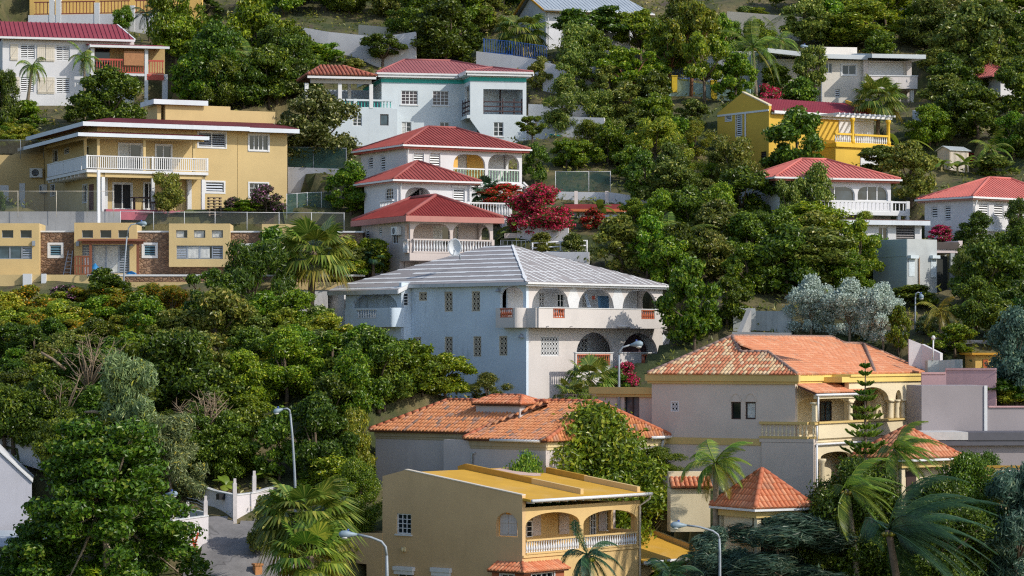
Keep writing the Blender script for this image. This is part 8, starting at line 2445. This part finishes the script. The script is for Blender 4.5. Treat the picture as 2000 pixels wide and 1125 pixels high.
palm(1905,640,F/32.0,55,'small dark palm right of the yellow-green palm','palm',(1905,585),(.1,0,-.1),10,6,.1,nl=16)
T('bush0','dark',1790,600,120,45,'low dark shrubs along the foot of the concrete house',name='bush',cat='bush')
T('bush2','sage',1810,655,55,40,'grey spiky shrub beside the short arm street lamp',name='bush',cat='bush')
T('mid2','mango',1865,725,110,65,'creeper covered bank over the stair wall beside the yellow hut',name='bush',cat='bush')
T('bush1','pink',1825,705,50,22,'low pink flowering plant on the concrete gate block',name='bush',cat='bush')
T('big2','willow',1985,790,150,190,'dark blue-green tree at the right edge before the pink wall')
T('bush0','light',1965,800,90,45,'tall grass clump behind the mauve parapet',name='bush',cat='bush')
rt={'dark':'dark tree at the right edge beside the concrete house','mango':'mid green tree at the right edge beside the concrete house','almond':'broad leaved tree at the right edge beside the concrete house'}
fill([(1850,560),(1900,480),(2030,470),(2030,700),(1930,690),(1880,620)],18,[('mid','dark'),('big','dark'),('mid','almond'),('mid','mango')],(100,160),(.8,1.05),rt,{k:v.replace(' tree at',' trees at')for k,v in rt.items()},name='tree',cat='tree',seed=14,gap=.34)
T('tall0','dark',1985,470,60,85,'slim dark tree at the right edge before the red-roofed cube house')
T('wispy1','olive',1880,590,60,100,'thin tree at the right of the concrete house porch')
T('bush1','boug',1838,475,62,34,'low magenta bougainvillea on the dark planter beside the red-roofed cube house',name='bougainvillea',cat='bush')
# ---- yellow house garden
T('mid0','dark',1556,358,158,152,'round dark tree in front of the yellow house wall')
T('mid1','olive',1780,405,130,125,'olive green tree right of the coral roof')
T('mid2','olive',1720,345,120,60,'olive bushes below the yellow terrace',name='bush',cat='bush')
T('bush0','light',1530,345,55,50,'light green bush at the foot of the yellow house by the dark door',name='bush',cat='bush')
T('bush2','dark',1450,310,100,75,'bush before the shaded yellow gable wall',name='bush',cat='bush')
fan_palm(1715,300,F/25.9,60,'bushy fan palm behind the white pergola',(1715,190),nf=26,seed=8,trunk_r=.15,dead=2)
t_=None
banana(1757,300,F/26.0,135,'tall stiff leaved traveller palm right of the white pergola',3,5,name='traveller_palm')
banana(1775,300,F/26.1,80,'small banana plant right of the tall stiff leaved palm',6,6)
banana(1870,352,F/26.9,60,'banana plant before the garden shed',7,6)
banana(1838,345,F/26.8,55,'young banana plant at the left of the garden shed',8,5)
banana(1888,345,F/26.6,62,'thin banana plant casting its shadow on the garden shed',5,4)
rg={'dark':'dark tree on the slope above the garden shed','mango':'mid green tree on the slope above the garden shed','olive':'olive tree on the slope above the garden shed'}
fill([(1800,300),(1800,180),(1850,130),(2030,130),(2030,330),(1960,340),(1900,290)],22,[('mid','dark'),('big','mango'),('mid','olive'),('mid','dark')],(100,170),(.75,1.0),rg,{k:v.replace(' tree on',' trees on')for k,v in rg.items()},name='tree',cat='tree',seed=15,gap=.38)
palm(1935,340,F/26.8,60,'spiky palm on the slope above the red-roofed cube house','palm',(1935,290),(.1,0,-.1),11,12,.1,nl=16)
T('bush0','boug',1895,325,40,20,'dark red flowering bush right of the garden shed',name='bougainvillea',cat='bush')
T('bush1','olive',1940,345,110,45,'olive bush above the coral roof of the cube house',name='bush',cat='bush')
T('mid0','mango',1830,290,80,60,'dark bush left of the garden shed',name='bush',cat='bush')
# ---- top right
tr={'dark':'dark tree in the wood at the upper right above the white flat-roofed house','light':'yellow-green tree in the wood at the upper right above the white flat-roofed house','olive':'olive tree in the wood at the upper right above the white flat-roofed house','mango':'mid green tree in the wood at the upper right above the white flat-roofed house'}
fill([(1560,92),(1560,20),(1680,-10),(2030,-10),(2030,130),(1820,150),(1800,95)],26,[('mid','light'),('mid','olive'),('big','dark'),('mid','mango'),('big','olive')],(110,190),(.65,.9),tr,{k:v.replace(' tree in',' trees in')for k,v in tr.items()},name='tree',cat='tree',seed=16,gap=.36,prot=False)
T('big0','light',1690,98,190,100,'large yellow-green tree right behind the white flat roof')
T('open2','olive',1588,216,90,130,'thin open tree before the left window of the white flat-roofed house')
T('bush2','boug',1505,206,66,48,'bright magenta bougainvillea behind the crimson ridge of the yellow house',name='bougainvillea',cat='bush',D=F/25.1)
T('bush1','dark',1565,206,95,60,'dark bush behind the crimson ridge beside the slim lamp',name='bush',cat='bush',D=F/25.0)
T('mid1','mango',1478,190,95,95,'round green tree under the coconut palm above the yellow gable')
T('bush2','dark',1720,190,80,65,'dark bush before the balcony of the white flat-roofed house',name='bush',cat='bush')
palm(1478,180,F/24.5,112,'coconut palm above the yellow gable with full crown','palm',(1470,92),(.15,0,-.05),20,1,.13,dead=2,nl=30,wl=.85)
palm(1528,170,F/24.2,55,'slender coconut palm right of the fuller one above the yellow house','palm',(1524,78),(.2,0,-.08),13,2,.1,nl=18,wl=.6)
for i,(x,by,w,h_,c,lb)in enumerate(((1230,210,150,120,'mango','copper trunked spreading tree with forked limbs right of the terrace walls'),(1305,185,110,150,'mango','tall copper trunked tree before the teal parapet'),(1350,188,130,190,'light','tall forked copper trunked tree beside the second yellow bollard'),(1400,160,90,140,'mango','leafy tree left of the coconut palm above the teal parapet'))):
 T('open%d'%(i%3),c,x,by,w,h_,lb,bk=redbark)
T('flat0','dark',1155,130,190,125,'dark flat topped tree before the grey-roofed house')
T('tall1','olive',1135,165,105,125,'grey stemmed bushy tree below the flat topped tree')
T('wispy0','olive',1100,265,120,110,'light feathery tree right of the pale blue house')
T('mid1','olive',1055,180,60,70,'bushy tree on the white stepped wall below the fan palm')
T('open1','dark',1040,285,70,62,'sparse dark tree with round leaves before the low white wall')
T('mid2','dark',1045,360,62,85,'dark dense bush right of the ochre loggia',name='bush',cat='bush')
T('mid0','olive',1190,215,90,90,'pale olive tree behind the low white wall')
fan_palm(1018,108,F/23.4,62,'tall fan palm with grey skirt above the blue railing',(1018,55),nf=28,seed=9,trunk_r=.24,dead=6,low=-.85)
# ---- top middle and left
tm={'dark':'dark tree on the ridge slope behind the rose-roofed pale blue house','mango':'mid green tree on the ridge slope behind the rose-roofed pale blue house','olive':'olive tree on the ridge slope behind the rose-roofed pale blue house'}
fill([(540,40),(700,45),(800,60),(830,130),(930,130),(960,80),(1000,40),(1000,-20),(540,-20)],22,[('mid','dark'),('mid','mango'),('big','dark'),('mid','olive')],(90,150),(.75,1.0),tm,{k:v.replace(' tree on',' trees on')for k,v in tm.items()},name='tree',cat='tree',seed=17,gap=.36)
T('big0','dark',870,135,180,150,'large dark tree behind the ridge of the rose roof')
T('open2','dark',748,140,105,75,'sparse dark shrub before the long white garden wall',name='bush',cat='bush')
T('bush0','mango',590,130,120,55,'rounded bush on the grass left of the long white garden wall',name='bush',cat='bush')
T('bush2','mango',640,120,70,40,'small bush under the long white garden wall',name='bush',cat='bush')
T('bush1','olive',690,145,60,32,'low bush behind the tiled canopy roof',name='bush',cat='bush')
T('big1','whitef',625,330,190,165,'big flecked flowering tree between the beige house and the pale blue house')
T('mid0','whitef',560,250,120,90,'flecked tree behind the right end of the plum roof')
T('big2','mango',345,195,130,195,'tall green tree right of the coral red balcony')
T('big0','dark',420,205,150,165,'dark tall tree behind the beige parapet')
T('mid1','mango',500,150,135,165,'tall leafy tree at the top left of the hillside')
T('mid2','mango',540,200,90,80,'leafy tree below the coconut palm left of the tiled canopy')
T('mid0','dark',395,60,110,80,'dark tree at the top edge right of the brown red railing')
palm(495,205,F/24.5,62,'coconut palm on the slope left of the tiled canopy','palm',(492,115),(.2,0,-.1),15,4,.12,nl=20,wl=.6)
palm(292,88,F/22.8,40,'thin dark stemmed palm under the yellow wall','palmd',(285,25),(.1,0,-.1),11,7,.09,nl=14)
palm(310,85,F/22.9,40,'second thin palm under the yellow wall nearer the tall tree','palmd',(312,20),(.1,0,-.1),11,8,.09,nl=14)
palm(50,212,F/25.0,45,'small leaning palm before the white shuttered wall','palm',(64,130),(.05,0,-.35),14,10,.13,spread=1.5,nl=18,dead=1)
palm(165,190,F/25.1,45,'palm before the corner of the shuttered house and the red balcony','palm',(165,112),(.1,0,-.15),13,11,.1,nl=18)
T('big1','dark',218,272,170,142,'big round dark tree below the red balcony rail')
T('bush0','dark',150,240,60,55,'dark bush left of the round dark tree',name='bush',cat='bush')
T('wispy2','dark',5,270,95,150,'feathery dark tree at the left edge before the shuttered house')
T('bush1','mango',75,45,70,32,'bush before the white posts above the wine red roof',name='bush',cat='bush')
T('bush2','mango',125,50,55,40,'small dark bush before the white terrace under the red railing',name='bush',cat='bush')
T('tall2','mango',240,60,50,50,'palm like bush right of the last white post above the wine red roof',name='bush',cat='bush')
lf_={'light':'light green bush on the slope between the shuttered house and the beige house','dark':'dark bush on the slope between the shuttered house and the beige house','mango':'mid green bush on the slope between the shuttered house and the beige house'}
fill([(-10,300),(-10,215),(140,215),(160,262),(110,300)],16,[('bush','light'),('bush','mango'),('bush','dark'),('wispy','light')],(50,90),(.5,.7),lf_,{k:v.replace(' bush on',' bushes on')for k,v in lf_.items()},seed=18,gap=.3)
T('mid1','mango',685,430,112,105,'leafy tree left of the lowest two red roofs')
T('bush1','mango',690,448,70,35,'low bush beside the pipe fence end left of the dark red roof',name='bush',cat='bush')
T('tall0','olive',328,425,80,85,'round dark shrub on the lawn before the beige house',name='bush',cat='bush')
T('bush0','pink',520,432,78,55,'pink flowering bush on the lawn under the beige house window',name='bush',cat='bush')
T('bush2','pink',455,428,45,30,'small mauve bush on the lawn beside the bananas',name='bush',cat='bush')
T('bush1','mango',480,440,80,24,'low green bush along the pipe fence below the pink flowers',name='bush',cat='bush')
T('bush0','dark',2,415,24,45,'clipped bush at the left edge on the concrete yard wall',name='bush',cat='bush')
banana(435,420,F/28.1,72,'banana plant beside the pallet stack',2,6)
banana(482,420,F/28.1,66,'banana plant under the lower window of the beige house',5,7)
banana(62,412,F/28.2,55,'dark banana clump behind the chain link fence',1,7)
banana(138,412,F/28.2,45,'small banana plant behind the chain link fence near the white columns',3,6)
banana(440,975,F/36.6,60,'banana plant behind the lane wall corner',9,7)
banana(520,960,F/36.4,60,'banana plant right of the slim white lane post',4,7)
fan_palm(738,520,F/30.0,30,'low dark palm in the corner between the stone villa and the dark red roof',(728,500),nf=12,seed=12,trunk_r=.1,dead=0,col='palmd')
T('bush1','mango',470,940,100,30,'grass and low shrubs behind the lane wall',name='bush',cat='bush')
T('bush0','light',1480,40,60,24,'white flowering bush on the bank at the top right',name='bush',cat='bush')
T('bush1','whitef',1455,34,50,24,'white flecked bush beside the trunks on the top right bank',name='bush',cat='bush')
gp={'dark':'dark tree in the grove behind the plum roofed beige house','mango':'mid green tree in the grove behind the plum roofed beige house','olive':'olive tree in the grove behind the plum roofed beige house'}
fill([(345,245),(345,150),(560,110),(585,215),(560,250)],14,[('mid','dark'),('mid','mango'),('mid','olive'),('big','dark')],(90,140),(.8,1.1),gp,{k:v.replace(' tree in',' trees in')for k,v in gp.items()},name='tree',cat='tree',seed=21,gap=.36,prot=False)
gq={'mango':'mid green tree among the copper trunked trees above the low white wall','olive':'olive tree among the copper trunked trees above the low white wall','dark':'dark tree among the copper trunked trees above the low white wall'}
fill([(1100,255),(1110,170),(1300,120),(1440,130),(1380,220)],14,[('mid','mango'),('open','mango'),('mid','olive'),('open','dark')],(80,140),(.9,1.2),gq,{k:v.replace(' tree among',' trees among')for k,v in gq.items()},name='tree',cat='tree',seed=22,gap=.38)
# ---- the windy palms and the araucaria in front of the cream villa
palm(1398,1060,F/38.6,92,'coconut palm with yellow hanging fronds leaning before the tiled wall cap','palm',(1398,905),(.55,0,.0),17,21,.16,dead=4,nl=42,wl=.75,lead=.35,ww=.04)
palm(1678,1100,F/39.4,115,'wind swept coconut palm below the norfolk pine','palm',(1655,955),(1.0,0,-.05),18,22,.15,nl=48,wl=.85,lead=.6,ww=.04)
palm(1755,1020,F/38.6,105,'wind swept coconut palm over the faded tile pavilion','palm',(1748,878),(.95,0,-.02),18,23,.15,nl=48,wl=.8,lead=.55,ww=.04)
palm(1770,1280,F/41.0,225,'tall dark wind bent coconut palm at the lower right','palmd',(1735,1035),(1.15,0,.06),24,24,.2,nl=70,wl=1.25,lead=.8,ww=.035)
palm(1152,1240,F/42.5,82,'dark palm before the ochre balcony','palmd',(1148,1085),(.45,0,-.1),13,25,.16,nl=26,wl=.6,lead=.1,low=-.6)
palm(1290,1230,F/42.3,80,'dark palm at the lower edge beside the blue-green bush','palmd',(1310,1120),(.3,0,-.1),11,26,.13,nl=24,wl=.6)
a=ray(1690,985,F/37.6);t=thing('norfolk_pine',a,'tiered norfolk pine before the columned balcony of the cream villa','tree')
topz=ray(1690,703,F/37.6).z
b=MB();b.tube([a-Vector((0,0,1)),Vector((a.x,a.y,topz))],[.13,.02],8);b.build('trunk',bark,t)
random.seed(55)
Hh=topz-a.z
for k in range(15):
 u=k/14;z=a.z+Hh*(.10+.86*u+random.uniform(-.012,.012));L=1.42*(1-u)**.9+.1;br=MB();V_=[]
 for j in range(6):
  az=j*math.pi/3+k*.5+random.uniform(-.15,.15);d=Vector((math.cos(az),math.sin(az),0));l=L*random.uniform(.85,1.1)
  p0=Vector((a.x,a.y,z));p1=p0+d*l*.55+Vector((0,0,-.05));p2=p0+d*l+Vector((0,0,.18*l))
  br.tube([p0,p1,p2],[.03,.025,.012],4)
  m_=max(4,int(l*12))
  for i in range(m_):
   q=p0.lerp(p1,.3+i/m_*.7)if i<m_*.35 else p1.lerp(p2,(i-m_*.35)/(m_*.65))
   sd=d.cross(Vector((0,0,1)))
   for s_ in(-1,1):
    e=q+sd*s_*random.uniform(.12,.24)+d*.14+Vector((0,0,random.uniform(.10,.24)))
    w_=Vector((0,0,.035));br.add([q-w_,q+w_+d*.05,e+w_,e-w_],[(0,1,2,3)])
    w2=d*.05;br.add([q-w2,q+w2,e+w2,e-w2],[(0,1,2,3)])
 br.build('branch_tier',LM['pine'],t)
 # ================================================================== low ground cover (one mass)
n=26000
X=rng.uniform(-62,62,n);Y=120+150*rng.uniform(0,1,n)
keep=np.abs(X)<Y*.19
X,Y=X[keep],Y[keep];Zg=tz(X,Y)
ok=np.ones(len(X),bool)
for fr,s0,s1,o0,o1,zp in PADS:
 rx,ry=X-fr.O.x,Y-fr.O.y;s_=rx*fr.d.x+ry*fr.d.y;o_=rx*fr.n.x+ry*fr.n.y
 ok&=~((s_>s0-.3)&(s_<s1+.3)&(o_>o0-.3)&(o_<o1+.3))
for f in(lane_in,lawn1,lawn2):
 ok&=np.array([not f(x,y)for x,y in zip(X,Y)])
patch=np.sin(X*.31+1.3)*np.cos(Y*.23)+np.sin(X*.9)*.4
ok&=patch>-.75
X,Y,Zg=X[ok],Y[ok],Zg[ok]
Cs=np.stack([X,Y,Zg],1).repeat(4,0);hh=rng.uniform(.05,.4,len(Cs));Cs+=rng.normal(0,.22,Cs.shape)*np.array([1,1,0]);Cs[:,2]+=hh
V,Q=leaves(Cs,np.tile([0,-.4,.7],(len(Cs),1)),.34,.13,-.5,.7)
me=bpy.data.meshes.new('ground_cover');np_mesh(me,V,Q);me.materials.append(LM['olive'])
o=bpy.data.objects.new('ground_cover',me);COL.objects.link(o);tag(o,'low weeds and tufts covering the hillside','ground cover',None,'stuff')
